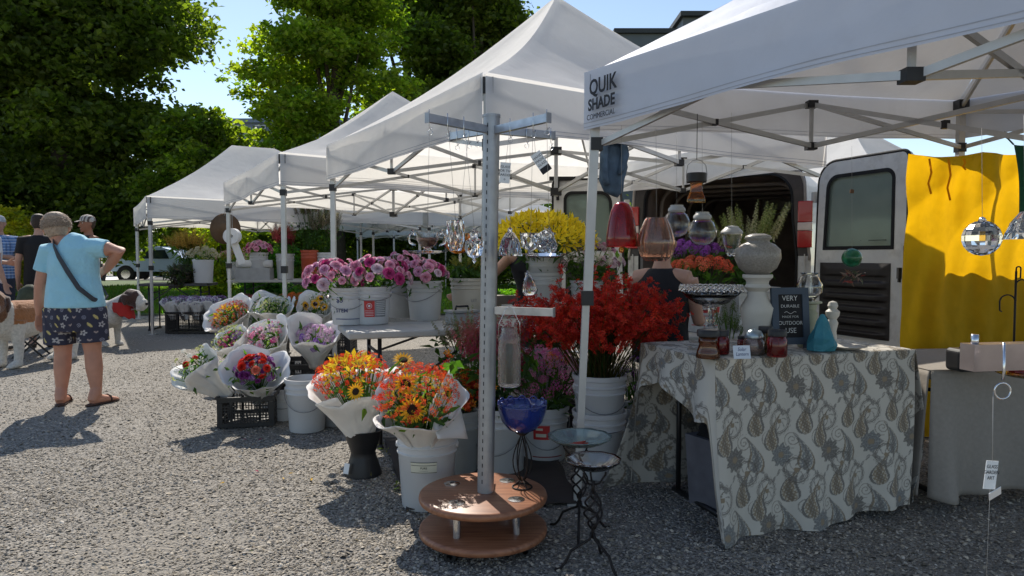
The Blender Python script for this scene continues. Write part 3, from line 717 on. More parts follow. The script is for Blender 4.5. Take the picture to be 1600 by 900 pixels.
def label_patch(r,ri,z0,z1,a0,a1,ma,name='label',off=0.0,col=1.0,n=14):
    m=MB(); m.grid(lambda u,v:[(ri(z0+(z1-z0)*0)+0*u+(ri(1)-ri(0))*(z0+(z1-z0)*v)*1.0-(ri(1)-ri(0))*z0+off)*np.cos(a0+(a1-a0)*u),((ri(z0))+(ri(1)-ri(0))*((z1-z0)*v)+off)*np.sin(a0+(a1-a0)*u),z0+(z1-z0)*v],n,3,col=lambda U,Vv:np.ones(U.shape+(3,))*np.asarray(col))
    return m.build(name,ma,r)
def wraptext(r,ri,body,size,a,z,ma,name='lettering',off=.001,**k):
    co,fs=textmesh(body,size,extr=.0002,**k); m=MB(); rr=ri(z)+off
    ang=a+co[:,0]/rr; R_=rr+(ri(1)-ri(0))*co[:,1]+co[:,2]
    m.add(np.stack([R_*np.cos(ang),R_*np.sin(ang),z+co[:,1]],1),fs); return m.build(name,ma,r,smooth=False)
RED=mat('red_print',(.50,.035,.035),.5,var=.05)
WHT=mat('white_print',(.75,.75,.75),.5,var=.03)
NAVY=mat('navy_print',(.03,.05,.16),.5,var=.05)
CREAMP=mat('cream_label',(.62,.60,.48),.6,var=.05)
FRONT=-math.pi/2
def lab_small_rect(r,ri,h):
    label_patch(r,ri,h*.52,h*.66,FRONT-.42,FRONT+.50,CREAMP)
    for z in (.655,.525): label_patch(r,ri,h*z,h*(z+.006),FRONT-.42,FRONT+.5,INK,'label_border',.0008)
    label_patch(r,ri,h*.618,h*.624,FRONT-.40,FRONT+.48,INK,'label_border',.0008)
    wraptext(r,ri,'PURE',.014,FRONT+.05,h*.575,INK); wraptext(r,ri,'------------',.010,FRONT+.05,h*.545,INK)
def lab_recycle(r,ri,h):
    label_patch(r,ri,h*.22,h*.66,FRONT-.42,FRONT+.16,RED)
    label_patch(r,ri,h*.22,h*.66,FRONT+.19,FRONT+.85,mat('grey_print',(.22,.23,.24),.5))
    m=MB(); a=np.linspace(0,2*math.pi,25)
    ca=FRONT-.13; rr=ri(h*.5)+.0025
    m.tube([(rr*math.cos(ca+.017/rr*math.cos(t)),rr*math.sin(ca+.017/rr*math.cos(t)),h*.51+.017*math.sin(t)) for t in a[:-1]],.0016,5,closed=True); m.build('round_mark',WHT,r)
    m=MB(); m.lathe([(.001,0),(.009,.0)],6,R=rotx(math.pi/2),c=(rr*math.cos(ca),rr*math.sin(ca)-.001,h*.51)); m.build('round_mark',WHT,r,smooth=False)
    for z in np.linspace(.27,.62,8): label_patch(r,ri,h*z,h*(z+.012),FRONT+.24,FRONT+.8,WHT,'print_line',.001)
    for z in np.linspace(.26,.38,4): label_patch(r,ri,h*z,h*(z+.008),FRONT-.36,FRONT+.1,WHT,'print_line',.001)
def lab_redband(r,ri,h):
    label_patch(r,ri,h*.55,h*.78,FRONT-1.0,FRONT+1.0,RED); label_patch(r,ri,h*.60,h*.725,FRONT-.52,FRONT+.75,mat('dark_red_print',(.25,.02,.02),.5),'label',.0006)
    wraptext(r,ri,'Tidewater',.034,FRONT+.08,h*.635,WHT,off=.0016,shear=.3,bold=.0008)
    label_patch(r,ri,h*.46,h*.475,FRONT-.9,FRONT+.9,RED,'print_line'); label_patch(r,ri,h*.2,h*.22,FRONT-.9,FRONT+.9,RED,'print_line')
def lab_redlogo(r,ri,h):
    label_patch(r,ri,h*.45,h*.72,FRONT-.62,FRONT+.1,RED); label_patch(r,ri,h*.50,h*.56,FRONT-.5,FRONT-.05,CREAMP,'print_line',.001); label_patch(r,ri,h*.62,h*.66,FRONT-.5,FRONT-.2,CREAMP,'print_line',.001)
    label_patch(r,ri,h*.12,h*.14,FRONT-.7,FRONT+.8,mat('dark_red_print',(.25,.02,.02),.5),'print_line')
def lab_price(r,ri,h):
    wraptext(r,ri,'$3',.05,FRONT-.35,h*.62,NAVY,bold=.0005); wraptext(r,ri,'STEM',.036,FRONT-.25,h*.36,NAVY,bold=.0005)
    label_patch(r,ri,h*.17,h*.19,FRONT-.7,FRONT+.9,NAVY,'print_line')
def lab_let(r,ri,h):
    wraptext(r,ri,'LET',.03,FRONT+.35,h*.38,mat('grey_pen',(.25,.25,.27),.6))
# ------------------------------------------------------------ wrapping paper cones
def paper_cone(loc,tilt,h,rb,rt,label,seed=1,az=0,scallop=.2,npts=5,name='paper_wrap',arc=.86,cat='paper wrap',obj=None):
    """sheet rolled into a cone with pointed upper corners; returns root (a thing) — z axis tilted"""
    r=empty(name,loc,0,label,cat) if obj is None else obj
    rs=np.random.default_rng(seed)
    mb=MB()
    for layer in range(2):
        a0=az+layer*rs.uniform(2.2,3.6); A=2*math.pi*arc
        def fn(u,v,a0=a0,A=A,layer=layer):
            t=a0+A*(u-.5); pk=np.abs(np.sin(math.pi*(u*npts/2.0+.17*layer)))**.7
            hh=h*(.80+scallop*pk*1.3)*(1+.05*np.sin(3*t)); z=hh*v
            rad=rb+(rt-rb)*v**1.25*(1+.30*pk*v**2)+.012*v*np.sin(5*t+seed)*v-.006*layer+.006*np.sin(11*t+seed)*v+.004*vnoise(u*3,v*3,seed+layer,8,5)
            return [rad*np.cos(t),rad*np.sin(t),z+0*u]
        mb.grid(fn,56,12)
    o=mb.build('sheet' if obj is None else 'paper_wrap',PAPER,r)
    sm=o.modifiers.new('thick','SOLIDIFY'); sm.thickness=.0012
    o.rotation_euler=tilt
    return r,o
def wrapped(loc,label,tilt=(0,0),h=.36,rb=.06,rt=.17,seed=1,content=(),az=0,npts=5,scallop=.22,group='bouquets wrapped in white paper',green=60):
    """wrapped bouquet: root at cone foot; content list of (kind, n, size, cols, R)"""
    tilt=(tilt[0]+(.25 if 'far' not in label else 0),tilt[1]); r=empty('wrapped_bouquet',loc,0,label,'bouquet',group); rs=np.random.default_rng(seed)
    Rm=(Matrix.Rotation(tilt[1],3,'Y')@Matrix.Rotation(tilt[0],3,'X')); eu=Rm.to_euler(); Rn=np.array(Rm)
    paper_cone(loc,eu,h,rb,rt,None,seed,az,scallop,npts,obj=r)
    def put(P): return P@Rn.T
    tips=[]
    for ki,(kind,n,size,cols,R,zz) in enumerate(content):
        R=R*1.08; n=int(n*1.4); P,d=dome_pts(n,R,R*.6,seed+ki*3); P=P+np.array([0,0,h*zz*1.05]); 
        if kind in('dahlia','peony'):
            for p,q in zip(P,d):
                me=(DAHLIA if kind=='dahlia' else PEONY)[rs.choice(len(cols),p=cols)]; q2=put((q+rs.normal(0,.2,3))[None])[0]
                inst(me,'bloom',r,put(p[None])[0],Vector(q2).to_track_quat('Z','Y').to_euler(),size*rs.uniform(.75,1.2))
        elif kind=='sun':
            for p,q in zip(P,d): add_sunflower(r,put(p[None])[0],put((q+np.array([0,-.9,.15]))[None])[0],size*rs.uniform(.85,1.1))
        elif kind=='lilyish':
            m=MB(); m.scatter(T_LILY[0],T_LILY[1],put(P),put(d+rs.normal(0,.3,(n,3))),size*rs.uniform(.7,1.2,n),colr=np.array(cols)[rs.integers(0,len(cols),n)]*rs.uniform(.8,1.1,(n,1))); m.build('florets',PETAL,r,smooth=False)
        else:
            k=16 if kind=='cluster' else 5; Q,dq=dome_pts(k,1,.7,seed); pos=[];nr=[];cc=[]
            for p,q in zip(P,d):
                R_=np.array(Vector(q).to_track_quat('Z','Y').to_matrix()); pos.append(p+(Q*size*1.6)@R_.T); nr.append(dq@R_.T); cc.append(np.tile(np.array(cols[rs.integers(len(cols))])*rs.uniform(.75,1.2),(k,1)))
            m=MB(); m.scatter(T_FIVE[0] if kind=='cluster' else T_SIX[0],T_FIVE[1] if kind=='cluster' else T_SIX[1],put(np.concatenate(pos)),put(np.concatenate(nr)),size*.6,colr=np.concatenate(cc)); m.build('florets',PETAL,r,smooth=False)
        tips.append(P)
    T=np.concatenate(tips); T=T[rs.permutation(len(T))[:60]]
    m=MB()
    for t in T: m.tube([put(np.array([[0,0,h*.1]]))[0],put((t*.97)[None])[0]],.0022,4,cap=False,col=(.07,.14,.03))
    m.build('stems',LEAF,r)
    if green:
        a=rs.uniform(0,6.28,green); f=rs.uniform(0,1,green); P=np.stack([np.cos(a)*rt*.9*f,np.sin(a)*rt*.9*f,h*(.75+.35*rs.uniform(0,1,green))],1)
        m=MB(); m.scatter(T_LEAF[0],T_LEAF[1],put(P),put(np.stack([np.cos(a)*.5,np.sin(a)*.5,np.ones(green)*.7],1)+rs.normal(0,.4,(green,3))),rs.uniform(.04,.09,green),colr=np.array(GRN+[(.12,.2,.04)])[rs.integers(0,4,green)]); m.build('leaves',LEAF,r,smooth=False)
    return r
# ------------------------------------------------------------ crates
def crate(loc,rz,w,d,h,label,group='black plastic crates',lattice=True):
    r=empty('plastic_crate',loc,rz,label,'crate',group); t=.008
    m=MB(); m.box((0,0,.01),(w-.02,d-.02,.006)); 
    for i in range(9): m.box((-w/2+w*(i+.5)/9,0,.004),(.012,d-.03,.008))
    m.build('base',BLACKP,r,smooth=False)
    m=MB()
    for sx,sy,L_,ax in ((0,-1,w,0),(0,1,w,0),(-1,0,d,1),(1,0,d,1)):
        c=lambda a,z:((a,sy*(d/2-t/2),z) if ax==0 else (sx*(w/2-t/2),a,z)); s=lambda a,z:((a,t,z) if ax==0 else (t,a,z))
        m=MB(); LL=L_-(2*t+.002 if ax else 0)
        m.box(c(0,h-.018),s(LL,.034)); m.box(c(0,.025),s(LL,.03))
        for a in (-1,1): m.box(c(a*(LL/2-.020),h*.5),s(.036,h-.075))
        n=int(LL/.026); 
        for i in range(n):
            a=-LL/2+.045+(LL-.09)*(i+.5)/n; hole=ax==0 and abs(a)<.055
            m.box(c(a,h*.33 if hole else h*.49),s(.007,(h*.40 if hole else h-.10)))
        for z in np.linspace(.07,h-.065,5): 
            if ax==0 and z>h*.55: 
                for a in (-1,1): m.box(c(a*(LL/4+.015),z),s(LL/2-.10,.006))
            else: m.box(c(0,z),s(LL-.08,.006))
        for i in (-.5,.5): m.box(c(i*LL*.5,h*.5),s(.02,h-.07))
        if ax==0:
            m.box(c(0,h*.58),s(.13,.008)); m.box(c(-.062,h*.72),s(.008,h*.28)); m.box(c(.062,h*.72),s(.008,h*.28))
        m.build('side_panel',BLACKP,r,smooth=False)
    m=MB()
    for a,b in ((-1,0),(1,0)): m.box((a*(w/2+.004),0,h-.004),(.014,d+.02,.012))
    for b in (-1,1): m.box((0,b*(d/2+.004),h-.004),(w-.008,.014,.0115))
    m.build('rim',BLACKP,r,smooth=False)
    return r
RZ=math.atan2(.517,.856)
WOODG=mat('folding_table_top',(.42,.41,.38),.55,var=.08,dirt=.2)
DARKM=mat('dark_metal_leg',(.03,.03,.032),.4,metal=.4)
def ftable(loc,rz,L,Wd,h,label,top=WOODG,legs=(.12,.88),lm=DARKM,brace=True):
    """folding table, origin at front left corner on the ground"""
    r=empty('folding_table',loc,rz,label,'table')
    m=MB(); m.box((L/2,Wd/2,h-.022),(L,Wd,.044)); o=m.build('tabletop',top,r,smooth=False); b=o.modifiers.new('b','BEVEL'); b.width=.012; b.segments=3
    for f in legs:
        m=MB(); x=L*f
        for y in (.08,Wd-.08): m.tube([(x,y,.02),(x,y,h-.044)],.013,8)
        m.tube([(x,.04,.014),(x,Wd-.04,.014)],.014,8); m.tube([(x,.08,h*.8),(x,Wd-.08,h*.8)],.01,8)
        m.build('leg',lm,r)
        if brace:
            m=MB(); s=1 if f<.5 else -1; m.bar((x,Wd/2,h*.78),(x+s*.33,Wd/2,h-.06),.018,.012); m.build('brace',lm,r,smooth=False)
    if brace:
        m=MB(); m.bar((L*.5-.35,.05,h*.62),(L*.5,.05,h-.05),.014); m.bar((L*.5+.35,.05,h*.62),(L*.5,.05,h-.05),.014); m.box((L*.5,.05,h-.06),(.16,.05,.03)); m.build('folding_bracket',lm,r,smooth=False)
    return r
ftable((-.98,4.20,0),.35,1.66,.60,.74,'white folding table carrying the pink peony buckets')
ftable((.05,5.3,0),RZ,1.8,.6,.74,'folding table behind the red sprays carrying the yellow lilies')
ftable((1.16,4.72,0),.25,1.15,.6,.66,'low folding table between seated vendor and open van')
ftable((-4.75,11.7,0),.10,2.3,.7,.80,'grey folding table under the far left canopy holding tall buckets')
ftable((-5.95,11.2,0),.12,1.05,.6,.76,'dark display table by the far tent leg with celosia on it',top=mat('dark_table_top',(.06,.06,.065),.5))
# buckets on the peony table
def on(px,py,z=.74): return G(px,py,z)
bucket(on(544,507),.10,.122,.25,'white bucket with handwritten price left of the recycling label',lab=lab_price,rz=.1)
bucket(on(581,506),.112,.128,.255,'white bucket with red and grey printed label under the peonies',lab=lab_recycle,rz=.2,hdrop=.25)
bucket(on(630,496),.105,.12,.27,'grey bucket half hidden between two peony buckets',m=GREYP,rz=.6,hdrop=.3)
bucket(on(664,500),.108,.128,.285,'greyish white bucket with slanted wire handle and deep pink peonies',m=mat('offwhite_plastic',(.46,.46,.45),.45,var=.06,dirt=.15),rz=-.5,hdrop=.5)
b5=bucket(on(733,492),.125,.145,.29,'wide cream bucket holding dark green foliage behind the steel post',m=mat('cream_plastic',(.50,.47,.40),.5,var=.06,dirt=.15),lab=lab_let,handle=False)
PW=[.42,.20,.13,.25]
bunch(on(544,507)+Vector((0,0,.24)),'pink and lilac peonies at left end of the table','peony',R=.21,h=.17,zc=.03,n=34,cols=PW,size=.046,seed=2,lean=(-.08,-.02),leafn=60)
bunch(on(581,506)+Vector((0,0,.245)),'mixed pink peonies over the recycling label bucket','peony',R=.22,h=.16,zc=.05,n=36,cols=[.4,.32,.15,.13],size=.046,seed=3,lean=(.04,0),leafn=60)
bunch(on(630,496)+Vector((0,.05,.26)),'pale pink small peonies at the back of the table','peony',R=.20,h=.15,zc=.07,n=30,cols=[.5,.3,.05,.15],size=.036,seed=4,leafn=60)
bunch(on(664,500)+Vector((0,0,.275)),'peonies with one deep magenta bloom beside the post','peony',R=.17,h=.12,zc=.03,n=22,cols=[.5,.1,.25,.15],size=.046,seed=6,lean=(-.01,0),leafn=140,leafsize=.1)
bunch(on(733,492)+Vector((0,0,.28)),'dark green filler foliage with a few yellow tips','spike',R=.22,h=.14,zc=.05,n=34,cols=[(.22,.22,.03),(.12,.17,.03),(.30,.25,.03)],size=.022,seed=7,leafn=320,leafsize=.08)
# tool box, rolls and trays between the buckets
def handbox(loc,rz,w,d,h,m,label,name='tool_box'):
    r=empty(name,loc,rz,label,'box'); a=MB(); a.box((0,0,h*.4),(w,d,h*.8)); o=a.build('body',m,r,smooth=False); b=o.modifiers.new('b','BEVEL'); b.width=.008
    a=MB(); a.box((0,0,h*.88),(w+.012,d+.012,h*.14)); a.build('lid',m,r,smooth=False); a=MB(); a.tube([(-w*.25,0,h*.95),(-w*.22,0,h*1.2),(w*.22,0,h*1.2),(w*.25,0,h*.95)],.008,8); a.build('handle',DARKM,r)
    return r
handbox(on(722,506),RZ,.20,.12,.10,mat('grey_metal_box',(.30,.31,.31),.45,metal=.3),'grey metal cash box just left of the steel post')
handbox(on(812,494),.4,.22,.16,.09,WHITEP,'white lidded tray right of the steel post')
r=empty('planter',on(795,478),.3,'grey oblong planter of low green moss right of the post','planter'); m=MB(); m.box((0,0,.05),(.26,.14,.10),taper=1.08); m.build('trough',mat('taupe_fabric_pot',(.22,.19,.17),.8),r,smooth=False)
leaves_mb(260,.11,.10,.15,.03,[(.10,.25,.02),(.14,.30,.03)],5,root_r=.02).build('moss_leaves',LEAF,r,smooth=False)
# ---------------- ground level, left
crate((-1.90,5.08,0),.20,.38,.46,.22,'low black crate at the front left holding red dahlias')
crate((-1.63,5.62,0),.08,.40,.46,.18,'lower black crate behind the empty white bucket')
crate((-1.63,5.62,.182),.08,.40,.46,.18,'upper black crate behind the empty white bucket')
crate((-2.42,6.75,0),.1,.46,.40,.24,'bottom black crate of the stack by the tent leg')
crate((-2.42,6.75,.242),.1,.46,.40,.24,'top black crate of the stack by the tent leg')
crate((-1.80,6.95,0),.05,.46,.40,.24,'bottom black crate under the sunflower bouquet')
crate((-1.80,6.95,.242),.05,.46,.40,.24,'top black crate under the sunflower bouquet')
bucket(G(480,672),.118,.140,.365,'empty pale bucket with drooping wire handle on the gravel',hdrop=.62,rz=.15)
bucket(G(447,655),.085,.10,.20,'small white pail behind the empty bucket',hdrop=.5)
bucket(G(527,662),.118,.14,.36,'grey white bucket behind the pale empty one',m=GREYP,hdrop=.4)
wrapped((-2.02,4.98,.20),'white paper cone leaning left with tiny blossoms and one red dahlia',tilt=(.25,-.62),h=.34,rb=.05,rt=.15,seed=2,az=2.4,content=[('cluster',7,.011,[(.75,.75,.70),(.60,.62,.20)],.14,1.02),('dahlia',2,.026,[1,0,0],.08,.97)],green=90)
wrapped((-1.80,5.00,.19),'red and purple dahlias wrapped in paper in the front crate',tilt=(.35,.12),h=.28,rb=.07,rt=.20,seed=3,az=1.6,content=[('dahlia',9,.042,[.75,.1,.15],.10,1.0),('dahlia',9,.032,[0,1,0],.13,.86),('cluster',7,.014,[(.34,.10,.42),(.42,.18,.55)],.13,.86)],npts=4)
wrapped((-1.80,5.48,.36),'mixed pink bouquet opening to the left above the black crates',tilt=(.35,-.45),h=.28,rb=.06,rt=.20,seed=5,az=1.2,content=[('peony',6,.034,[.4,.45,.05,.1],.12,.85),('cluster',10,.015,[(.80,.42,.55),(.72,.22,.42),(.45,.22,.55)],.14,.85),('star',16,.018,[(.62,.60,.45),(.55,.12,.25)],.15,.95)],green=110)
wrapped((-2.02,5.45,.36),'small magenta and lime bouquet leaning out left of the mixed pink one',tilt=(.25,-.55),h=.28,rb=.05,rt=.14,seed=35,az=1.2,content=[('cluster',7,.016,[(.65,.05,.25),(.35,.12,.45)],.08,.88),('star',12,.018,[(.55,.60,.20)],.11,.95)],green=80)
wrapped((-2.12,6.45,.48),'cream and lime bouquet in upright white paper between the back bouquets',tilt=(.2,-.05),h=.30,rb=.06,rt=.16,seed=36,az=1.5,content=[('star',20,.018,[(.62,.60,.40),(.45,.50,.15)],.11,.9)],green=60)
wrapped((-1.50,5.35,.36),'purple and lilac bouquet in a tall pointed white cone',tilt=(.30,.16),h=.32,rb=.05,rt=.17,seed=6,az=1.6,content=[('cluster',16,.017,[(.34,.14,.55),(.68,.40,.66),(.76,.50,.70)],.115,.80)],npts=4,scallop=.3,green=40)
wrapped((-2.55,6.62,.48),'red and yellow bouquet in wide white paper by the tent leg',tilt=(.35,-.35),h=.25,rb=.07,rt=.21,seed=8,az=1.5,content=[('star',34,.020,[(.62,.05,.03),(.50,.04,.03),(.75,.25,.03)],.15,.78),('lilyish',4,.05,[(.90,.62,.03)],.08,.9)],green=80)
wrapped((-2.25,6.60,.48),'green and cream budded bouquet in white paper',tilt=(.30,.10),h=.32,rb=.06,rt=.17,seed=9,az=1.7,content=[('star',22,.017,[(.50,.50,.20),(.66,.55,.55)],.12,.84)],green=110)
wrapped((-1.82,6.75,.48),'orange sunflower bouquet in a pointed paper cone',tilt=(.32,-.05),h=.33,rb=.06,rt=.17,seed=10,az=1.7,content=[('sun',3,.052,None,.09,.88),('star',12,.02,[(.66,.5,.6),(.8,.78,.7)],.13,.9)],green=50)
# ---------------- vase bouquet and sunflower bucket
r=empty('floral_vase',G(568,741),0,'black tapered market vase under the yellow gladiolus bouquet','vase')
m=MB(); m.lathe([(.001,.003),(.100,.003),(.100,.012),(.072,.10),(.066,.125),(.068,.13),(.105,.245),(.110,.25),(.104,.252),(.064,.13),(.001,.12)],32); m.build('shell',BLACKP,r,sharp=45)
m=MB(); m.box((-.075,-.078,.055),(.035,.0015,.055),rotz(-.5)@rotx(-.25)); m.build('tag',TAGM,r,smooth=False)
vb=G(568,741)
wrapped((vb.x+.0,vb.y+.0,.17),'yellow gladiolus and scarlet spray bouquet in the black vase',tilt=(-.05,-.10),h=.36,rb=.06,rt=.21,seed=12,az=1.9,npts=5,scallop=.16,content=[('star',34,.026,[(.80,.07,.02),(.75,.04,.02),(.85,.13,.03)],.165,1.0),('lilyish',16,.045,[(.88,.66,.03),(.92,.72,.05)],.11,1.1)],green=110)
bn=G(668,788)
bucket(bn,.122,.145,.37,'white bucket with a small cream label beside the wooden base',lab=lab_small_rect,rz=-.05,hside=1,hdrop=.3)
sb=wrapped((bn.x-.01,bn.y-.03,.30),'sunflower bouquet with scarlet sprays in the cream label bucket',tilt=(.22,-.06),h=.26,rb=.08,rt=.19,seed=14,az=1.57,npts=5,scallop=.2,content=[('star',38,.024,[(.80,.07,.02),(.75,.04,.02),(.82,.14,.03)],.155,1.06),('star',30,.018,[(.80,.55,.03),(.45,.50,.05)],.13,1.0)],green=190)
for (px,py,d,rr,nn) in [(644,640,3.06,.064,(-.1,-1,.25)),(634,600,3.18,.064,(.25,-.9,.6)),(630,563,3.34,.055,(.2,-.6,.9)),(556,612,3.5,.05,(-.2,-.9,.4))]:
    p=W(px,py,d)-Vector(sb.location); add_sunflower(sb,p,nn,rr)
bg=leaves_mb(30,.24,.16,.40,.11,[(.035,.085,.02),(.05,.11,.03)],44,root_r=.12,wid=1.9); bg.build('leaves',LEAF,sb,smooth=False)
# second folded sheet on the right of the sunflowers
m=MB(); P0,P1,P2,P3=[np.array(W(*q)) for q in ((668,640,3.15),(704,574,3.3),(731,686,3.2),(684,686,3.05))]
def fn(u,v):
    a=[P3[i]*(1-u)+P0[i]*u for i in range(3)]; b=[P2[i]*(1-u)+P1[i]*u for i in range(3)]
    return [a[i]*(1-v)+b[i]*v+(.012*np.sin(math.pi*v)*(1 if i==1 else 0)) for i in range(3)]
m.grid(fn,8,8); o=m.build('paper_flap',PAPER,sb,world=True); sm=o.modifiers.new('t','SOLIDIFY'); sm.thickness=.0012
bucket(G(712,738),.118,.14,.36,'grey bucket in shade right behind the sunflower bucket',m=GREYP,handle=False)
bunch(Vector(G(712,738))+Vector((0,0,.36)),'orange and scarlet sprays left of the steel post','crocosmia',R=.22,h=.24,n=26,cols=[(.75,.10,.02),(.80,.30,.02),(.62,.03,.02)],size=.024,seed=16,leafn=160)
bq=G(783,736)
bucket(bq,.125,.147,.37,'white bucket with wire handle behind the blue glass bowl',hdrop=.75,rz=-.3)
bunch(Vector(bq)+Vector((-.02,0,.36)),'tall dark rose snapdragons behind the steel post','spike',R=.30,h=.26,zc=.22,n=46,cols=[(.42,.05,.10),(.50,.09,.14),(.34,.04,.06)],size=.030,seed=17,leafn=240)
bunch(Vector(G(730,715))+Vector((0,.35,.36)),'pale green budded stems behind the snapdragons','spike',R=.30,h=.2,zc=.26,n=26,cols=[(.26,.30,.12),(.30,.22,.14)],size=.022,seed=18,leafn=160)
bucket(Vector(G(730,715))+Vector((0,.35,0)),.12,.14,.37,'white bucket hidden behind the rose snapdragons',handle=False)
br=G(850,716)
bucket(br,.122,.142,.32,'white bucket with a red printed logo under the pink phlox',lab=lab_redlogo,rz=.1,hdrop=.85)
bunch(Vector(br)+Vector((0.01,0,.31)),'large mass of pink phlox above the red logo bucket','phlox',R=.24,h=.24,zc=.10,n=66,cols=[(.78,.20,.42),(.84,.32,.52),(.66,.12,.36)],size=.017,seed=19,leafn=100)
bunch((.20,4.62,.62),'violet purple flower heads above the pink phlox','phlox',R=.16,h=.13,zc=.05,n=26,cols=[(.18,.06,.30),(.24,.10,.36)],size=.014,seed=20,leafn=100)
bucket((.20,4.62,.25),.12,.14,.36,'bucket under the violet flower heads',handle=False,m=GREYP)
crate((.20,4.62,0),.3,.40,.32,.245,'black crate lifting the violet flowers bucket')
bunch((.27,4.28,.52),'orange blossoms tucked beside the pink phlox','phlox',R=.07,h=.05,zc=.03,n=5,cols=[(.85,.28,.02)],size=.02,seed=21,leafn=20,leafsize=.05)
# red crocosmia over two nested buckets
bs=G(936,742)
bucket(bs,.120,.142,.36,'lower white bucket of the nested pair below the red sprays',hdrop=.1,rz=.1)
bucket(Vector(bs)+Vector((0,0,.20)),.120,.142,.36,'upper white bucket of the nested pair below the red sprays',hdrop=.55,rz=.1)
bunch(Vector(bs)+Vector((0,0,.54)),'huge cloud of dark red crocosmia sprays by the canopy leg','crocosmia',R=.46,h=.50,n=165,cols=[(.62,.035,.018),(.70,.055,.02),(.55,.02,.012)],size=.019,seed=23,leafn=0)
kb=[o for o in COL.objects if o.get('label','').startswith('huge cloud')][0]
stems_mb(.10,fan_dirs(110,.42,24)*np.array([.42,.42,.38]),-.1,.0045,25,(.05,.11,.025)).build('leaves',LEAF,kb)
bucket(G(1000,725),.11,.13,.34,'small bucket of white and purple blooms beside the patterned cloth',handle=False)
bunch(Vector(G(1000,725))+Vector((0,0,.34)),'white daisies and purple asters next to the patterned cloth','phlox',R=.14,h=.16,zc=.12,n=30,cols=[(.70,.68,.55),(.30,.08,.40)],size=.014,seed=24,leafn=60)
# behind: lilies, roses, van flowers
ls=W(850,478,5.55); ls.z=.74
bucket(ls,.12,.145,.33,'lower white bucket of the pair under the yellow lilies',m=MATS['offwhite_plastic'],handle=False)
bucket(ls+Vector((0,0,.14)),.12,.145,.33,'upper white bucket of the pair under the yellow lilies',m=MATS['offwhite_plastic'],handle=False)
bunch(ls+Vector((-.02,0,.45)),'bright yellow lilies rising behind the hanging glass','lily',R=.40,h=.24,zc=.08,n=170,cols=[(.85,.66,.02),(.90,.72,.03)],size=.062,seed=25,leafn=160)
pl=W(917,480,5.55); pl.z=.74
bucket(pl,.11,.13,.27,'white bucket of roses behind the red sprays',handle=False)
bunch(pl+Vector((0.0,0,.26)),'pink and white roses with lilac heads behind the canopy leg','phlox',R=.27,h=.22,zc=.12,n=46,cols=[(.55,.22,.36),(.62,.40,.45),(.70,.66,.50),(.66,.62,.48)],size=.018,seed=26,leafn=200)
bunch(pl+Vector((.16,-.06,.26)),'blush peonies low among the roses','peony',R=.12,h=.07,zc=.12,n=9,cols=[.2,.8,0,0],size=.045,seed=27,leafn=20)
rb_=W(1098,512,5.02); rb_.z=.66
bucket(rb_,.108,.128,.26,'white bucket with a broad red printed band',lab=lab_redband,rz=-.1,hdrop=.1)
bunch(rb_+Vector((.0,.05,.25)),'coral orange flower heads in the van doorway','phlox',R=.21,h=.07,zc=.20,n=36,cols=[(.85,.13,.06),(.88,.20,.10)],size=.017,seed=28,leafn=60,sq=(1.05,.8))
bunch(rb_+Vector((-.02,.30,.30)),'bright purple flower heads behind the coral ones','phlox',R=.22,h=.09,zc=.26,n=36,cols=[(.30,.07,.45),(.38,.10,.52)],size=.017,seed=29,leafn=60,sq=(1.05,.8))
bucket(rb_+Vector((-.02,.30,0)),.11,.13,.30,'plain white bucket behind the red band bucket',handle=False)
wp=W(1165,500,5.15); wp.z=.66
r=empty('planter_box',wp,.25,'square white planter box with moulded rim in the van doorway','planter'); m=MB(); m.box((0,0,.14),(.27,.27,.28),taper=1.12); m.box((0,0,.30),(.34,.34,.035)); m.box((0,0,.265),(.315,.315,.02)); m.build('box',WHITEP,r,smooth=False)
bunch(wp+Vector((0,.02,.27)),'pale green and cream delphinium spikes in the van doorway','spike',R=.27,h=.30,zc=.26,n=60,cols=[(.42,.42,.18),(.55,.50,.32),(.30,.34,.10)],size=.026,seed=30,leafn=100)
bunch(W(1138,545,3.75),'long green bud spikes rising behind the jars','spike',R=.20,h=.14,zc=.10,n=10,cols=[(.14,.20,.05)],size=.016,seed=31,leafn=0)
bucket(W(1138,545,3.75)-Vector((0,0,.37+W(1138,545,3.75).z-.40)),.09,.11,.34,'dark bucket behind the patterned table',m=BLACKP,handle=False)
# ---------------- far left stall
def far(px,py,d,z): p=W(px,py,d); p.z=z; return p
crate(far(304,520,11.0,0),.02,.72,.42,.34,'large black crate of lavender bunches under the far tent')
for i in range(8):
    x=-5.24+.19*(i%4)+ (0.06 if i>3 else 0); y=10.88+(.0 if i<4 else .22)
    wrapped((x,y,.22),'lavender bunch in white paper, number %s of the row in the large crate'%('one two three four five six seven eight'.split()[i]) if False else 'lavender bunch in white paper standing in the large far crate',tilt=(.22,-.1+.07*(i%4)),h=.30,rb=.05,rt=.12,seed=40+i,az=1.6,npts=4,content=[('star',14,.022,[(.26,.14,.36),(.40,.24,.48)],.085,.92)],green=8,group='lavender bunches in the large far crate')
cp=far(290,440,11.5,.76)
bucket(far(318,440,11.4,.76),.14,.16,.38,'white square-shouldered bucket of cream flowers on the dark table',handle=False,rings=False)
bunch(far(318,440,11.4,1.13),'cream hydrangea heads on the dark far table','phlox',R=.25,h=.14,zc=.06,n=30,cols=[(.62,.58,.40),(.55,.50,.33)],size=.024,seed=50,leafn=40)
bunch(far(293,430,11.7,1.05),'golden feathery celosia plumes on the dark far table','spike',R=.42,h=.3,zc=.22,n=70,cols=[(.42,.26,.05),(.50,.33,.06)],size=.035,seed=51,leafn=80,leafsize=.12)
bucket(far(293,430,11.7,.76),.12,.14,.3,'dark bucket of golden celosia plumes',m=BLACKP,handle=False)
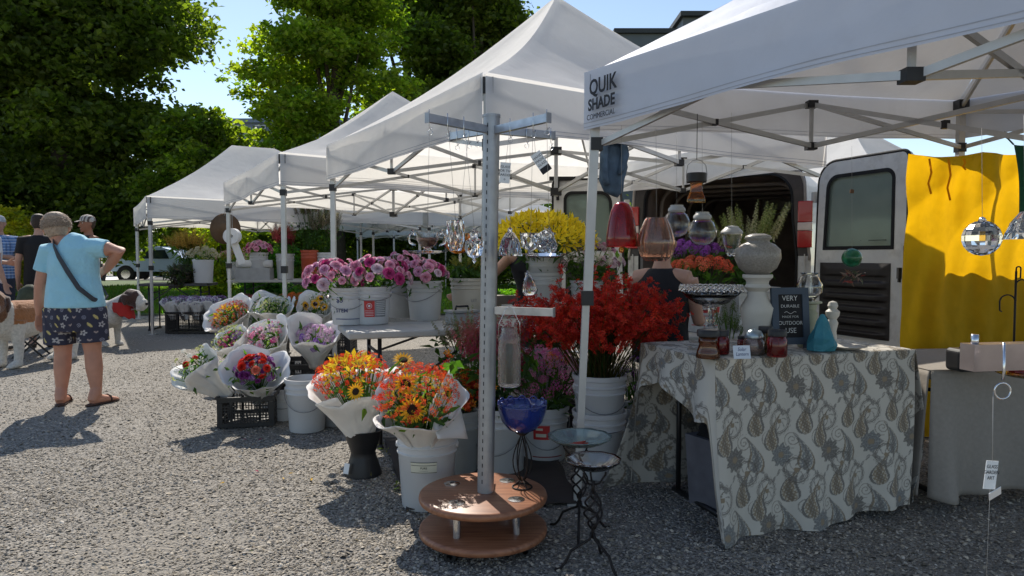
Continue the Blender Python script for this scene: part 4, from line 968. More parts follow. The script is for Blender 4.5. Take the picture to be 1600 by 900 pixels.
bunch(far(284,443,11.35,.80),'dusky purple green basil foliage on the dark far table','spike',R=.34,h=.16,zc=.12,n=50,cols=[(.08,.06,.08),(.06,.09,.04)],size=.03,seed=52,leafn=260,leafsize=.12,leafcols=[(.035,.06,.025),(.06,.05,.05)])
bucket(far(332,508,11.6,0),.15,.17,.42,'white bucket on the ground right of the large far crate',handle=False)
r=empty('paper_roll_box',far(398,434,11.9,.80),.1,'pale box with a paper roll on top on the grey far table','box'); m=MB(); m.box((0,0,.10),(.56,.3,.20)); m.build('box',mat('light_grey_card',(.36,.36,.36),.6),r,smooth=False); m=MB(); m.tube([(-.29,0,.27),(.29,0,.27)],.065,18); m.build('paper_roll',PAPER,r)
def farb(px,d,z,rt,h,lab_b,lab_f,kind,cols,R,hh,n,size,seed,m_=WHITEP,zc=.1,**k):
    p=far(px,434,d,z); bucket(p,rt*.88,rt,h,lab_b,m=m_,handle=False); bunch(p+Vector((0,0,h-.02)),lab_f,kind,R=R,h=hh,zc=zc,n=n,cols=cols,size=size,seed=seed,**k)
farb(405,11.95,.80,.15,.46,'tall white bucket of pink peonies on the grey far table','small cluster of pink peonies on the grey far table','peony',[.6,.1,.2,.1],.23,.16,26,.06,61,zc=.04)
farb(446,12.05,.80,.15,.44,'tall white bucket of red stems on the grey far table','deep red stems above the tall white far bucket','spike',[(.45,.05,.08),(.52,.10,.12)],.28,.3,40,.04,62,zc=.14)
farb(484,11.9,.80,.14,.50,'orange bucket of brown foliage on the grey far table','rusty brown foliage in the orange far bucket','spike',[(.12,.07,.03),(.10,.12,.03)],.42,.5,60,.03,63,m_=mat('orange_plastic',(.40,.07,.03),.5),zc=.4)
farb(508,12.0,.80,.15,.46,'tall white bucket right of the orange one on the far table','thin brown and cream stems right of the orange bucket','spike',[(.25,.20,.12),(.5,.42,.32)],.36,.4,44,.03,64,zc=.3)
farb(366,12.3,.80,.13,.30,'low bucket of blush flowers behind the paper roll','blush and mustard flowers behind the paper roll','phlox',[(.62,.38,.38),(.35,.25,.04)],.26,.14,24,.022,65,zc=.08)
for i,(px,py,d,c,lb) in enumerate([(388,478,10.3,[(.28,.03,.05),(.22,.02,.06)],'maroon'),(425,470,10.6,[(.08,.12,.03)],'olive green'),(462,468,10.9,[(.70,.16,.02),(.60,.10,.02)],'burnt orange'),(510,478,10.4,[(.30,.08,.08),(.55,.50,.45)],'dusty white and maroon')]):
    p=far(px,500,d,0); bucket(p,.12,.14,.34,'bucket on the gravel holding %s blooms under the far table'%lb,handle=False,m=GREYP)
    bunch(p+Vector((0,0,.33)),'%s blooms on the gravel before the far table'%lb,'phlox',R=.32,h=.2,zc=.08,n=36,cols=c,size=.03,seed=70+i,leafn=120,leafsize=.14)
# roll of twine and straw hat hanging from the far canopy
r=empty('straw_hat',far(351,350,10.9,1.62),0,'round brown straw hat hanging under the far canopy','hat'); m=MB(); m.lathe([(.001,.12),(.09,.11),(.11,.02),(.12,0),(.24,-.02),(.235,-.028),(.11,-.01),(.001,.10)],28,R=rotx(math.pi/2)); m.build('brim_and_crown',mat('brown_straw',(.14,.08,.04),.85,bump=.6,bscale=60),r); m=MB(); m.tube([(0,0,.2),(0,0,.32)],.004,5); m.build('string',STRING,r)
r=empty('tissue_roll',far(363,367,10.7,1.50),0,'white tissue roll hanging beside the straw hat','tissue roll'); m=MB(); m.lathe([(.03,-.06),(.12,-.06),(.12,.06),(.03,.06),(.03,-.06)],24,R=rotx(math.pi/2)@rotz(0)); m.build('roll',PAPER,r,sharp=40); m=MB(); m.box((.06,.03,-.22),(.012,.11,.42),roty(-.35)@rotz(1.57)); m.build('loose_end',PAPER,r,smooth=False); m=MB(); m.tube([(0,0,.10),(0,0,.42)],.004,5); m.build('string',STRING,r)
# ground mat and trimmings
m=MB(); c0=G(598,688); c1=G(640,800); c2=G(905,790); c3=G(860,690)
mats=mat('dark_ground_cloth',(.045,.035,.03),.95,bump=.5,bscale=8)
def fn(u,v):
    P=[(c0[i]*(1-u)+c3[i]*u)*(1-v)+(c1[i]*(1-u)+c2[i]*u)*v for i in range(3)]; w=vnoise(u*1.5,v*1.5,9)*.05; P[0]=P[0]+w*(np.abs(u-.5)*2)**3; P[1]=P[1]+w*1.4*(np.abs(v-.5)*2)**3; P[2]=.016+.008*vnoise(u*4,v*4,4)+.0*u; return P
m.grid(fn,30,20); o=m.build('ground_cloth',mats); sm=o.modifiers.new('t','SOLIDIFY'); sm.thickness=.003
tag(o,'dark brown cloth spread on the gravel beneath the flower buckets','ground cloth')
rs=np.random.default_rng(77)
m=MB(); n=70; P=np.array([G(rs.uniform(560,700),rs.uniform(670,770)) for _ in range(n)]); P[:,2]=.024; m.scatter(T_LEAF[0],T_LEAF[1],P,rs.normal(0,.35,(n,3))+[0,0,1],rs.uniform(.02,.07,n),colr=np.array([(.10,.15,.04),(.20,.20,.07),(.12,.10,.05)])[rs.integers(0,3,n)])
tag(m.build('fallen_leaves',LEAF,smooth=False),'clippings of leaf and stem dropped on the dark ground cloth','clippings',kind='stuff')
m=MB(); P=np.array([G(px,py) for px,py in ((450,744),(441,750),(352,757),(486,755),(410,688),(404,741),(385,690))]); P[:,2]=.013; m.scatter(T_LEAF[0],T_LEAF[1],P,rs.normal(0,.3,(len(P),3))+[0,0,1],.035,colr=np.array([(.75,.45,.02)]*4+[(.35,.02,.08)]*3))
tag(m.build('fallen_petals',PETAL,smooth=False),'few yellow and crimson petals lying on the sunlit gravel','petals',kind='stuff')

rs=np.random.default_rng(91); m=MB(); n=150; P=np.array([G(rs.uniform(20,1350),rs.uniform(560,895)) for _ in range(n)]); P[:,2]=.012
m.scatter(T_LEAF[0],T_LEAF[1],P,rs.normal(0,.4,(n,3))+[0,0,1],rs.uniform(.008,.026,n),colr=np.array([(.16,.10,.04),(.22,.17,.08),(.08,.10,.03),(.30,.20,.06)])[rs.integers(0,4,n)])
tag(m.build('dry_leaf_litter',PETAL,smooth=False),'tiny dry leaves and twigs scattered over the gravel','leaf litter',kind='stuff')
# ------------------------------------------------------------ rotating display stand
S0=np.array([W(755,838,2.9).x,2.9,0.])
st=empty('display_stand',Vector(S0),0,'tall steel post stand on two round wooden discs hung with glassware','display stand')
WD=bpy.data.materials.new('oiled_wood'); WD.use_nodes=True; N,L=nodes(WD); b=N['Principled BSDF']
tc=N.new('ShaderNodeTexCoord'); mp=N.new('ShaderNodeMapping'); mp.inputs['Scale'].default_value=(2,22,8); L.new(tc.outputs['Object'],mp.inputs[0])
nz=N.new('ShaderNodeTexNoise'); nz.inputs['Scale'].default_value=3; nz.inputs['Detail'].default_value=8; nz.inputs['Distortion'].default_value=.6; L.new(mp.outputs[0],nz.inputs['Vector'])
cr=N.new('ShaderNodeValToRGB'); L.new(nz.outputs['Fac'],cr.inputs[0]); cr.color_ramp.elements[0].position=.3; cr.color_ramp.elements[0].color=(.20,.075,.035,1); cr.color_ramp.elements[1].position=.72; cr.color_ramp.elements[1].color=(.40,.175,.09,1)
L.new(cr.outputs[0],b.inputs['Base Color']); b.inputs['Roughness'].default_value=.42
GALV=mat('galvanised_steel',(.34,.35,.37),.42,metal=.75,var=.10,vscale=25,bump=.1,bscale=200)
for z,nm in ((.045,'lower_disc'),(.185,'upper_disc')):
    m=MB(); R_=.268; m.lathe([(.001,-.0),(R_-.012,0),(R_-.003,.005),(R_,.016),(R_-.003,.028),(R_-.012,.033),(.001,.033)],72,c=(0,0,z)); m.build(nm,WD,st,sharp=60)
for i in range(4):
    a=i*math.pi/2+.95; x,y=.17*math.cos(a),.17*math.sin(a)
    m=MB(); m.tube([(x,y,.076),(x,y,.187)],.016,14); m.build('spacer',CHROME,st,sharp=50)
    m=MB(); m.lathe([(.007,.001),(.034,.001),(.034,.003),(.018,.006),(.007,.006)],24,c=(x,y,.217)); w_=m.build('washer',CHROME,st,sharp=40)
    m=MB(); m.lathe([(.001,.0075),(.010,.0075),(.010,.002)],6,c=(x,y,.217)); k=m.build('bolt_head',BLACKP,w_,smooth=False)
    m=MB(); m.lathe([(.012,0),(.024,.0),(.024,.044),(.012,.044)],14,R=rotx(math.pi/2),c=(x*1.25,y*1.25+.02,.0235)); m.build('caster',BLACKP,st,sharp=50)
PT=np.array([W(768,182,2.9).x-S0[0],0,W(768,182,2.9).z]); PB=np.array([.01,0,.218])
m=MB(); m.loft([PB,PT],[.0345,.0345],28); po=m.build('post',GALV,st,sharp=60)
m=MB(); dd=(PT-PB)/np.linalg.norm(PT-PB)
for i in range(44):
    p=PB+dd*(.05+i*.034); a=-1.98; m.box(p+V(math.cos(a)*.0340,math.sin(a)*.0340,0),(.003,.0035,.016),rotz(a),col=1)
m.build('slot_row',INK,po,smooth=False)
m=MB(); m.lathe([(.0345,0),(.037,0),(.037,.01),(.001,.012)],28,c=PT-V(0,0,.004)); m.build('cap',GALV,po,sharp=50)
arms=[]
GALV2=mat('worn_steel_arm',(.42,.43,.46),.3,metal=.9,var=.25,vscale=18)
def arm(px,py,d,z0py,nm='arm',clearend=True):
    e=np.array(W(px,py,d))-S0; b_=np.array([PB[0]+(PT[0]-PB[0])*(e[2]-PB[2])/(PT[2]-PB[2]),0,e[2]])
    dn=(e-b_)/np.linalg.norm(e-b_); m=MB(); m.bar(b_+dn*.03,e,.02,.031); a=m.build('arm',GALV2,st,smooth=False)
    m=MB(); s_=np.array([-dn[1],dn[0],0]); m.box(e+dn*.0015,(.003,.024,.038),np.stack([dn,s_,V(0,0,1)],1)); m.build('end_cap',GALV,a,smooth=False)
    arms.append((b_,e,dn)); return a,b_,e,dn
def hook(parent,p,drop=.05):
    m=MB(); m.tube([p+V(0,-.013,.03),p+V(0,-.015,.0),p+V(0,-.015,-.03),p+V(.004,-.008,-.045),p+V(.01,-.008,-.035)],.0016,6); 
    m.build('hook',CHROME,parent)
    m=MB(); m.tube([p+V(.002,-.008,-.045)+V(.009*math.cos(t),0,-.009+.009*math.sin(t)) for t in np.linspace(0,2*math.pi,11)[:-1]],.0009,4,closed=True); m.build('split_ring',CHROME,parent)
AL1=arm(668,184,2.64,0); AL2=arm(705,213,3.06,0); AR1=arm(857,184,2.62,0); AR2=arm(865,212,3.04,0); AR3=arm(865,488,2.78,0)
hk=[]
for (a,b_,e,dn),fs in ((AL1,(.45,.70,.97)),(AL2,(.35,.55,.85)),(AR1,(.35,.75,.97)),(AR2,(.55,.95))):
    for f in fs:
        p=b_+(e-b_)*f; hook(a,p); hk.append(p+S0)
def string_from(root,top,bot,name='string',r=.0007,m_=STRING):
    o=np.array(root.location); m=MB(); m.tube([np.array(top)-o,np.array(bot)-o],r,4); return m.build(name,m_,root)
def glass_thing(name,px,py,d,label,cat,mats,prof=None,n=24,mod=None,hang=None,scale=1.0,tilt=None,group=None,flat=False,solid=True):
    p=W(px,py,d); r=empty(name,p,0,label,cat,group)
    m=MB(); pr=[(a*scale,b*scale) for a,b in prof]; m.lathe(pr,n,mod=mod,R=tilt); o=m.build('glass_body',mats,r,smooth=not flat,sharp=None if flat else 50)
    if hang is not None: string_from(r,hang,(p.x,p.y,p.z+max(b for a,b in pr)))
    return r,p
def shell(prof,t=.003):
    """closed thin wall from an outer profile, bottom to top"""
    return [(.0008,prof[0][1])]+prof+[(max(a-t,.0008),b) for a,b in prof[::-1] if b>prof[0][1]+t*.5]+[(.0008,prof[0][1]+t)]
fac=lambda k,a=.06:(lambda t,i:1+a*math.cos(k*t)*(1 if i%2 else -1))
rib=lambda k,a=.04:(lambda t,i:1+a*math.cos(k*t))
AMBER=mat('amber_glass',(.95,.50,.12),.03,glass=1,var=0,ior=1.5)
REDG=mat('red_glass',(.55,.012,.02),.08,glass=.75,var=.2,vscale=18,ior=1.5)
PINKG=mat('blush_glass',(.90,.60,.46),.05,glass=.92,var=.05,ior=1.5)
SMOKE=mat('ribbed_clear_glass',(.93,.94,.94),.05,glass=1,var=0,ior=1.45)
BLUEG=mat('cobalt_glass',(.02,.05,.32),.08,glass=.55,var=.1,ior=1.5,coat=.5)
GREENG=mat('green_glass',(.03,.20,.09),.15,glass=.4,var=.3,vscale=30)
AQUA=mat('aqua_glass',(.62,.80,.78),.12,glass=.82,var=.1,ior=1.5)
TEA=mat('copper_glass_mug',(.30,.13,.08),.3,metal=.3,var=.2)
# cup and saucer feeder, left arm
r,p=glass_thing('glass_cup',668,392,2.66,'clear glass cup with two curled handles on a saucer, leftmost hanging piece','glass cup',CLEAR,shell([(.018,0),(.012,.008),(.03,.022),(.044,.045),(.046,.070)],.004),28,hang=hk[2])
m=MB(); m.lathe([(.001,-.012),(.03,-.012),(.075,-.002),(.076,.001),(.03,-.006),(.001,-.006)],32,mod=rib(14,.03)); m.build('saucer',CLEAR,r)
for s in (-1,1):
    m=MB(); m.tube([(s*.043,0,.02),(s*.066,0,.03),(s*.072,0,.052),(s*.06,0,.068),(s*.05,0,.058),(s*.058,0,.082)],.0045,8); m.build('handle',CLEAR,r)
m=MB(); m.lathe([(.001,.014),(.022,.018),(.036,.038),(.037,.05),(.001,.05)],20); m.build('seed_cup',TEA,r)
glass_thing('pressed_glass_jar',712,392,2.80,'clear pressed glass tumbler hanging left of the post over the amber bowl','glass jar',CLEAR,shell([(.02,0),(.030,.02),(.036,.05),(.036,.085),(.034,.12)],.004),16,mod=fac(8,.05),hang=hk[1],flat=True)
glass_thing('amber_glass_bowl',716,396,3.0,'peach amber glass bowl hanging behind the clear tumbler','glass bowl',AMBER,shell([(.022,0),(.05,.018),(.064,.05),(.060,.085)],.004),24,mod=rib(12,.03),hang=hk[4])
r,p=glass_thing('cut_glass_ornament',741,404,2.75,'chunky cut glass ornament with a drop tip touching the post','glass ornament',CLEAR,[(.001,-.02),(.008,-.008),(.004,0),(.026,.012),(.036,.04),(.034,.068),(.014,.082),(.018,.098),(.008,.112),(.001,.12)],14,mod=fac(7,.10),hang=hk[0],flat=True)
glass_thing('glass_bell',797,400,2.74,'ribbed clear glass bell hanging just right of the post','glass bell',CLEAR,[(.001,0),(.046,0),(.044,.022),(.034,.06),(.018,.088),(.008,.094),(.010,.105),(.001,.112)],24,mod=fac(12,.03),hang=hk[6],flat=True)
glass_thing('cut_glass_bowl',829,392,2.78,'square cut clear glass bowl between the bell and the tilted cup','glass bowl',CLEAR,shell([(.012,-.012),(.010,0),(.034,.015),(.042,.045),(.041,.07)],.004),12,mod=fac(6,.06),hang=hk[7],flat=True)
r,p=glass_thing('tilted_glass_cup',858,390,2.72,'clear glass cup tipped over on a round glass plate at the right arm','glass cup',CLEAR,shell([(.022,0),(.036,.018),(.044,.05),(.042,.075)],.004),18,mod=fac(9,.05),tilt=roty(-.5),hang=hk[8],flat=True)
m=MB(); m.lathe([(.001,-.03),(.05,-.03),(.088,-.018),(.089,-.014),(.05,-.024),(.001,-.024)],32,c=(-.02,0,.0)); m.build('plate',CLEAR,r)
m=MB(); m.lathe([(.001,0),(.03,.02),(.036,.05),(.02,.07),(.001,.075)],14,c=(-.035,-.01,-.01),R=roty(.9)); m.build('glass_body',CLEAR,r,smooth=False)
r,p=glass_thing('glass_teardrop',829,462,2.76,'long clear glass teardrop pendant hanging below the plate','glass pendant',CLEAR,[(.001,0),(.024,.004),(.030,.02),(.024,.05),(.012,.075),(.006,.09),(.001,.10)],16,mod=rib(8,.05),tilt=roty(-.12),hang=(W(829,440,2.76).x-.02,2.76,W(829,395,2.76).z))
# tags
def cardtag(px,py,d,w,h,tilt,label,lines,hang,dark=False):
    r=empty('price_tag',W(px,py,d),0,label,'price tag'); R_=rotz(tilt[0])@roty(tilt[1]); m=MB()
    m.box((0,0,0),(w,.0012,h),R_); o=m.build('card',TAGM,r,smooth=False)
    m=MB(); 
    for i,t in enumerate(lines): text(m,t,h*.17,R_@V(0,-.0009,h*(.24-.2*i)),R_@V(1,0,0),R_@V(0,0,1),R_@V(0,-1,0),extr=.0001)
    m.build('lettering',INK,o,smooth=False)
    if dark: m=MB(); m.box(R_@V(0,-.0008,-h*.42),(w*.98,.0012,h*.3),R_); m.build('black_strip',INK,o,smooth=False)
    string_from(r,hang,W(px,py,d)+Vector(R_@V(0,0,h*.45))); return r
cardtag(789,270,2.7,.040,.078,(.15,.08),'white hanging tag printed with a small recycling ring beside the post',['GLASS','FOR THE','GARDEN','o'],hk[6])
cardtag(845,253,2.68,.042,.080,(-.2,-.6),'white hanging tag with a black lower end, tilted right of the post',['HAND','MADE','GLASS'],hk[7],dark=True)
# hanging bottle on lower arm
r,p=glass_thing('hanging_glass_bottle',796,604,2.76,'textured clear glass jar hanging from the lower steel arm','glass jar',mat('hammered_clear_glass',(.96,.97,.97),.06,glass=1,var=0,bump=.3,bscale=110,ior=1.45),shell([(.034,0),(.044,.006),(.045,.03),(.045,.155),(.042,.172),(.044,.185),(.040,.2),(.032,.215),(.033,.23),(.030,.235)],.0035),36)
m=MB(); m.tube([(0,0,.012),(0,0,.17)],.014,12); m.build('inner_tube',mat('seed_tube',(.45,.36,.25),.7),r)
m=MB(); o_=np.array(p); q=AR3[1]+(AR3[2]-AR3[1])*.35+S0-o_; m.tube([(-.044,0,.19),(-.040,0,.25),(-.012,0,q[2]+.02),(.0,0,q[2]+.022),(.012,0,q[2]+.02),(.040,0,.25),(.044,0,.19)],.0012,6); m.build('wire_bail',CHROME,r)
# string of clear beads going down right of the post already represented; blue bowl on wrought iron foot
IRON=mat('wrought_iron',(.022,.018,.017),.55,metal=.5,var=.3,bump=.3)
def scroll_stand(loc,h,rz,label,rt=.06,legs=3,cage=True,foot='legs',tgt='glass bowl stand'):
    r=empty('iron_stand',loc,rz,label,'stand'); 
    for i in range(legs):
        a=i*2*math.pi/legs; c,s=math.cos(a),math.sin(a); m=MB(); P=lambda rr,z:(rr*c,rr*s,z)
        m.tube([P(.15,.004),P(.125,.010),P(.105,.035),P(.085,.075),P(.05,.095),P(.012,.115),P(.006,.14)],.0055,8); m.build('leg',IRON,r)
    m=MB(); m.tube([(0,0,.12),(0,0,h*.45)],.007,8); m.build('stem',IRON,r)
    for i in range(4):
        m=MB(); pts=[]
        for f in np.linspace(0,1,14):
            a=i*math.pi/2+f*4.6; rr=.006+.030*math.sin(math.pi*f); pts.append((rr*math.cos(a),rr*math.sin(a),h*.40+f*h*.38))
        m.tube(pts,.0042,6); m.build('twisted_cage',IRON,r)
    m=MB(); m.tube([(0,0,h*.76),(0,0,h-.045)],.007,8); m.build('stem',IRON,r)
    for i in range(3):
        a=i*2*math.pi/3+.5; c,s=math.cos(a),math.sin(a); m=MB(); m.tube([(0,0,h-.06),(c*rt*.5,s*rt*.5,h-.05),(c*rt*.95,s*rt*.95,h-.015),(c*rt,s*rt,h-.003)],.004,6); m.build('cradle_arm',IRON,r)
    return r
g1=G(905,833); g2=G(926,888)
def dishat(loc,R_,label,mt,red=False,sq=False):
    r=empty('glass_dish',loc,0,label,'dish'); m=MB(); wv=(lambda t,i:1+.02*math.cos(11*t)) 
    m.lathe([(.0008,0),(R_*.35,.002),(R_*.7,.016),(R_*.93,.034),(R_,.040),(R_,.045),(R_*.92,.040),(R_*.68,.022),(R_*.35,.008),(.0008,.006)],48,mod=wv); m.build('glass_body',mt,r)
    if red:
        m=MB(); rs=np.random.default_rng(3); pts=[(rs.uniform(-.06,.06),rs.uniform(-.05,.03),0) for _ in range(9)]
        for i in range(8): 
            a,b=pts[i],pts[i+1]; za=.010+.16*(a[0]**2+a[1]**2)/R_**2*R_; zb=.010+.16*(b[0]**2+b[1]**2)/R_**2*R_; m.tube([(a[0],a[1],za),(b[0],b[1],zb)],.0035,6)
        m.build('red_branch_motif',mat('red_enamel',(.50,.05,.03),.4),r)
    return r
scroll_stand(g1,.385,.4,'rear wrought iron stand holding the wider glass birdbath dish',rt=.07)
scroll_stand(g2,.385,1.2,'front wrought iron stand holding the smaller clear glass dish',rt=.05)
dishat((g1.x,g1.y,.383),.138,'wider frosted glass birdbath dish with a red branch motif',AQUA,red=True)
dishat((g2.x,g2.y,.383),.106,'smaller clear glass dish with a thick greenish rim',CLEAR)
# blue bowl
bb=W(816,768,2.95); bb.z=.2185
r=empty('iron_pedestal',bb,0,'slim black iron pedestal with a looped cage on the wooden disc','stand')
m=MB(); m.tube([(.042*math.cos(t),.042*math.sin(t),.003) for t in np.linspace(0,2*math.pi,21)[:-1]],.003,6,closed=True)
for i in range(6):
    a=i*math.pi/3; m.tube([(.042*math.cos(a),.042*math.sin(a),.003),(.01*math.cos(a),.01*math.sin(a),.03)],.0025,5)
m.build('foot_ring',IRON,r)
for i in range(6):
    m=MB(); a=i*math.pi/3; m.tube([(.006*math.cos(a+f)*(1)+.034*math.sin(math.pi*f**.8)*math.cos(a),.034*math.sin(math.pi*f**.8)*math.sin(a),.028+.20*f) for f in np.linspace(0,1,10)],.003,6); m.build('cage_bar',IRON,r)
m=MB(); m.lathe([(.001,.222),(.012,.222),(.03,.236),(.031,.239),(.001,.228)],16); m.build('cup',IRON,r)
r=empty('blue_glass_bowl',bb+Vector((.0,0,.232)),0,'cobalt blue glass bowl with a scalloped bubbled rim on the iron pedestal','glass bowl')
m=MB(); sc=lambda t,i:1+(.02*abs(math.sin(6*t)) if 5<=i<=8 else 0)
m.lathe([(.0008,0),(.02,.002),(.06,.020),(.088,.055),(.100,.095),(.103,.122),(.105,.130),(.098,.128),(.095,.095),(.082,.058),(.055,.026),(.02,.008),(.0008,.007)],60,mod=sc); m.build('glass_body',BLUEG,r)
for i in range(12):
    a=i*math.pi/6; m=MB(); m.tube([(.101*math.cos(a+.15*math.cos(t)),.101*math.sin(a+.15*math.cos(t)),.126+.014*math.sin(t)) for t in np.linspace(0,2*math.pi,13)[:-1]],.0035,6,closed=True); m.build('rim_bubble',BLUEG,r)
# ------------------------------------------------------------ patterned table and its cloth
TA=math.radians(18); tx=np.array([math.cos(TA),math.sin(TA),0]); ty=np.array([-math.sin(TA),math.cos(TA),0]); T0_=np.array([.86,2.97,0.]); TL,TW,TH=1.06,.60,.765
ft=ftable(Vector(T0_),TA,TL,TW,TH-.006,'folding table with dark steel legs under the paisley cloth',legs=(.14,.88),brace=False)
def paisley(S,Tt):
    """printed motif colours at cloth coordinates in metres"""
    S=S/.80+.05; Tt=Tt/.80; sh=S.shape; base=np.array([.50,.47,.41]); C=np.ones(sh+(3,))*base
    grey=np.array([.165,.155,.14]); blue=np.array([.20,.205,.20]); tan=np.array([.25,.195,.13]); dark=np.array([.11,.095,.08]); light=np.array([.48,.45,.38])
    def put(mask,col,a=1.0):
        C[mask]=C[mask]*(1-a)+np.array(col)*a
    pw,ph=.30,.36
    i0,i1=int(S.min()/pw)-1,int(S.max()/pw)+2; j0,j1=int(Tt.min()/ph)-1,int(Tt.max()/ph)+2
    for i in range(i0,i1):
        for j in range(j0,j1):
            rs=np.random.default_rng((i*7+j*131)%9973+50)
            for (ox,oy,kind) in ((.07,.08,'flower'),(.21,.06,'tear'),(.06,.26,'ring'),(.20,.25,'tear2'),(.135,.16,'scroll'),(.285,.17,'scroll'),(.0,.17,'tear2'),(.15,.0,'ring'),(.13,.33,'vine'),(.28,.34,'vine')):
                cx=i*pw+ox+(.15 if j%2 else 0)*0+j*.09; cy=j*ph+oy
                near=(np.abs(S-cx)<.13)&(np.abs(Tt-cy)<.14)
                if not near.any(): continue
                x=S-cx; y=Tt-cy
                if kind=='flower':
                    rr=np.hypot(x,y); th=np.arctan2(y,x); R_=.056*(1+.14*np.cos(9*th)+.05*np.cos(23*th)); put(near&(rr<R_),grey if (i+j)%2 else blue)
                    put(near&(rr<R_)&(np.sin(rr*420+2*np.cos(5*th))>.55),dark,.6); put(near&(rr<R_*.30),tan); put(near&(rr>R_)&(rr<R_*1.05),dark,.7)
                    put(near&(rr<R_*.95)&(np.abs(np.sin(4.5*th))<.10)&(rr>R_*.35),light,.5)
                elif kind in('tear','tear2'):
                    sg=1 if kind=='tear' else -1; a=.35*sg; X=x*math.cos(a)-y*math.sin(a); Y=x*math.sin(a)+y*math.cos(a)
                    X=X+sg*9*np.clip(Y+.01,0,1)**2; f=np.clip((Y+.062)/.165,0,1); w=.058*np.sin(math.pi*f**.62)**.8*(1-.35*f)+1e-5
                    d=np.abs(X)/w; ins=near&(Y>-.062)&(Y<.103)
                    put(ins&(d<1.0),dark,.8); put(ins&(d<.93),tan if kind=='tear' else grey); put(ins&(d<.72),light); put(ins&(d<.66),blue if kind=='tear' else tan)
                    put(ins&(d<.66)&(np.sin(Y*260)*np.cos(X*330)>.35),light,.8); put(ins&(d<.30),dark,.55); put(ins&(d>.74)&(d<.92)&(np.sin(Y*420)>.3),dark,.5)
                elif kind=='ring':
                    rr=np.hypot(x,y*.9); th=np.arctan2(y,x); put(near&(np.abs(rr-.058)<.0035),dark,.75); put(near&(np.abs(rr-.050)<.002),grey,.8)
                    put(near&(rr<.044)&(np.abs(np.sin(3*th+rr*60))<.25),grey,.9); put(near&(rr<.012),tan); put(near&(np.abs(rr-.066-.003*np.cos(16*th))<.0018),dark,.5)
                elif kind=='scroll':
                    rr=np.hypot(x,y)+1e-6; th=np.arctan2(y,x)*(1 if i%2 else -1)
                    sp=(rr/.042*2-th/(2*math.pi))%1; put(near&(rr<.046)&(np.abs(sp-.5)<.13),dark,.65)
                else:
                    yy=y-.03*np.sin(x*40); put(near&(np.abs(yy)<.0022)&(np.abs(x)<.09),dark,.6); lf=np.abs(np.sin(x*95)); put(near&(np.abs(yy)<.013*lf)&(np.abs(yy)>.003)&(np.abs(x)<.09)&(lf>.55),grey,.8)
    return C
CLOTH=mat('printed_cotton',(1,1,1),.85,useCol=True,var=.06,vscale=8,bump=.25,bscale=22,sheen=.1)
cl=empty('tablecloth',Vector(T0_),0,'cream cloth with grey blue paisley print draped over the display table','tablecloth')
m=MB()
def loc3(a,b,z): return [T0_[0]+tx[0]*a+ty[0]*b, T0_[1]+tx[1]*a+ty[1]*b, z]
e=.012
m.grid(lambda u,v:loc3(-e+u*(TL+2*e),-e+v*(TW+2*e),TH+.001*np.sin(20*u)*np.sin(9*v)+.003*vnoise(u*2,v*2,3)-.006*(np.clip(np.abs(u-.5)*2-.97,0,1)*33)**2-.006*(np.clip(np.abs(v-.5)*2-.95,0,1)*20)**2),300,170,col=lambda U,Vv:paisley(U*TL,.77+Vv*TW))
def front(u,v):
    drop=(TH-.02)*(1-.02*np.cos(7*u))-.045*u*(1)+.02; z=TH-.004-drop*v
    out=-e-.010-.05*v**1.3*(1+.5*np.sin(15*u+.8))-.03*v*np.sin(31*u+1)*.5-.012*v*vnoise(u*3,v*.7,21)
    a=-e*1.0+u*(TL+2*e)+(-.03)*(1-u)**6*v-.07*v*v*(u**5)+.0*v
    out=out-.05*np.exp(-((u)/.06)**2)*v**2
    return loc3(a,out,np.maximum(z,.006))
m.grid(front,340,240,col=lambda U,Vv:paisley(U*TL,.77-Vv*.74),flip=True)
def right(u,v):
    drop=TH-.06; z=TH-.004-drop*v; out=TL+e+.006+.05*v**.7*np.sin(math.pi*np.clip(v*1.1,0,1))+.02*v*np.sin(14*u+1)
    return loc3(out-.07*v*v*(1-u)**5+.02*np.sin(math.pi*v)*(1-u)**3, -e-.010+(TW+2*e)*u-.05*v**1.3*(1-u)**3,z)
m.grid(right,120,140,col=lambda U,Vv:paisley(TL+U*TW,.77-Vv*.74))
def back(u,v):
    z=TH-.004-(TH-.03)*v; return loc3(-e+u*(TL+2*e)-.19*v**2*(1-u)**6-.02*v*(1-u)**4,TW+e+.008+.03*v*np.sin(18*u)+.02*v,z)
m.grid(back,220,120,col=lambda U,Vv:paisley(2.2+U*TL,.77-Vv*.74))
def frontab(vf):
    out=-e-.010-.05*vf**1.3*(1+.5*np.sin(.8))-.03*vf*np.sin(1)*.5-.012*vf*vnoise(0*vf,vf*.7,21)-.05*vf**2
    return -e-.03*vf,out
def left(u,v):   # short fall at the near end, long folded fall by the front corner and by the back corner
    ln=.16+.09*np.clip(u*0+(1-u),0,1)+.04*np.sin(8*u)+.55*np.exp(-(u/.035)**4)+.50*np.exp(-((1-u)/.04)**2); z=TH-.004-np.minimum(ln,TH-.03)*v
    a=-e-.008-.03*v*(1+np.sin(13*u+1)); b=-e+(TW+2*e)*u-.02*v; vf=np.clip((TH-.004-z)/(TH-.02),0,1); A0,B0=frontab(vf); w=np.exp(-(u/.06)**2)
    return loc3(a*(1-w)+A0*w,b*(1-w)+B0*w,z)
m.grid(left,160,110,col=lambda U,Vv:paisley(-.7+U*TW,.77-Vv*.3),flip=True)
o=m.build('cloth',CLOTH,cl,world=True)
sm=o.modifiers.new('t','SOLIDIFY'); sm.thickness=.0015
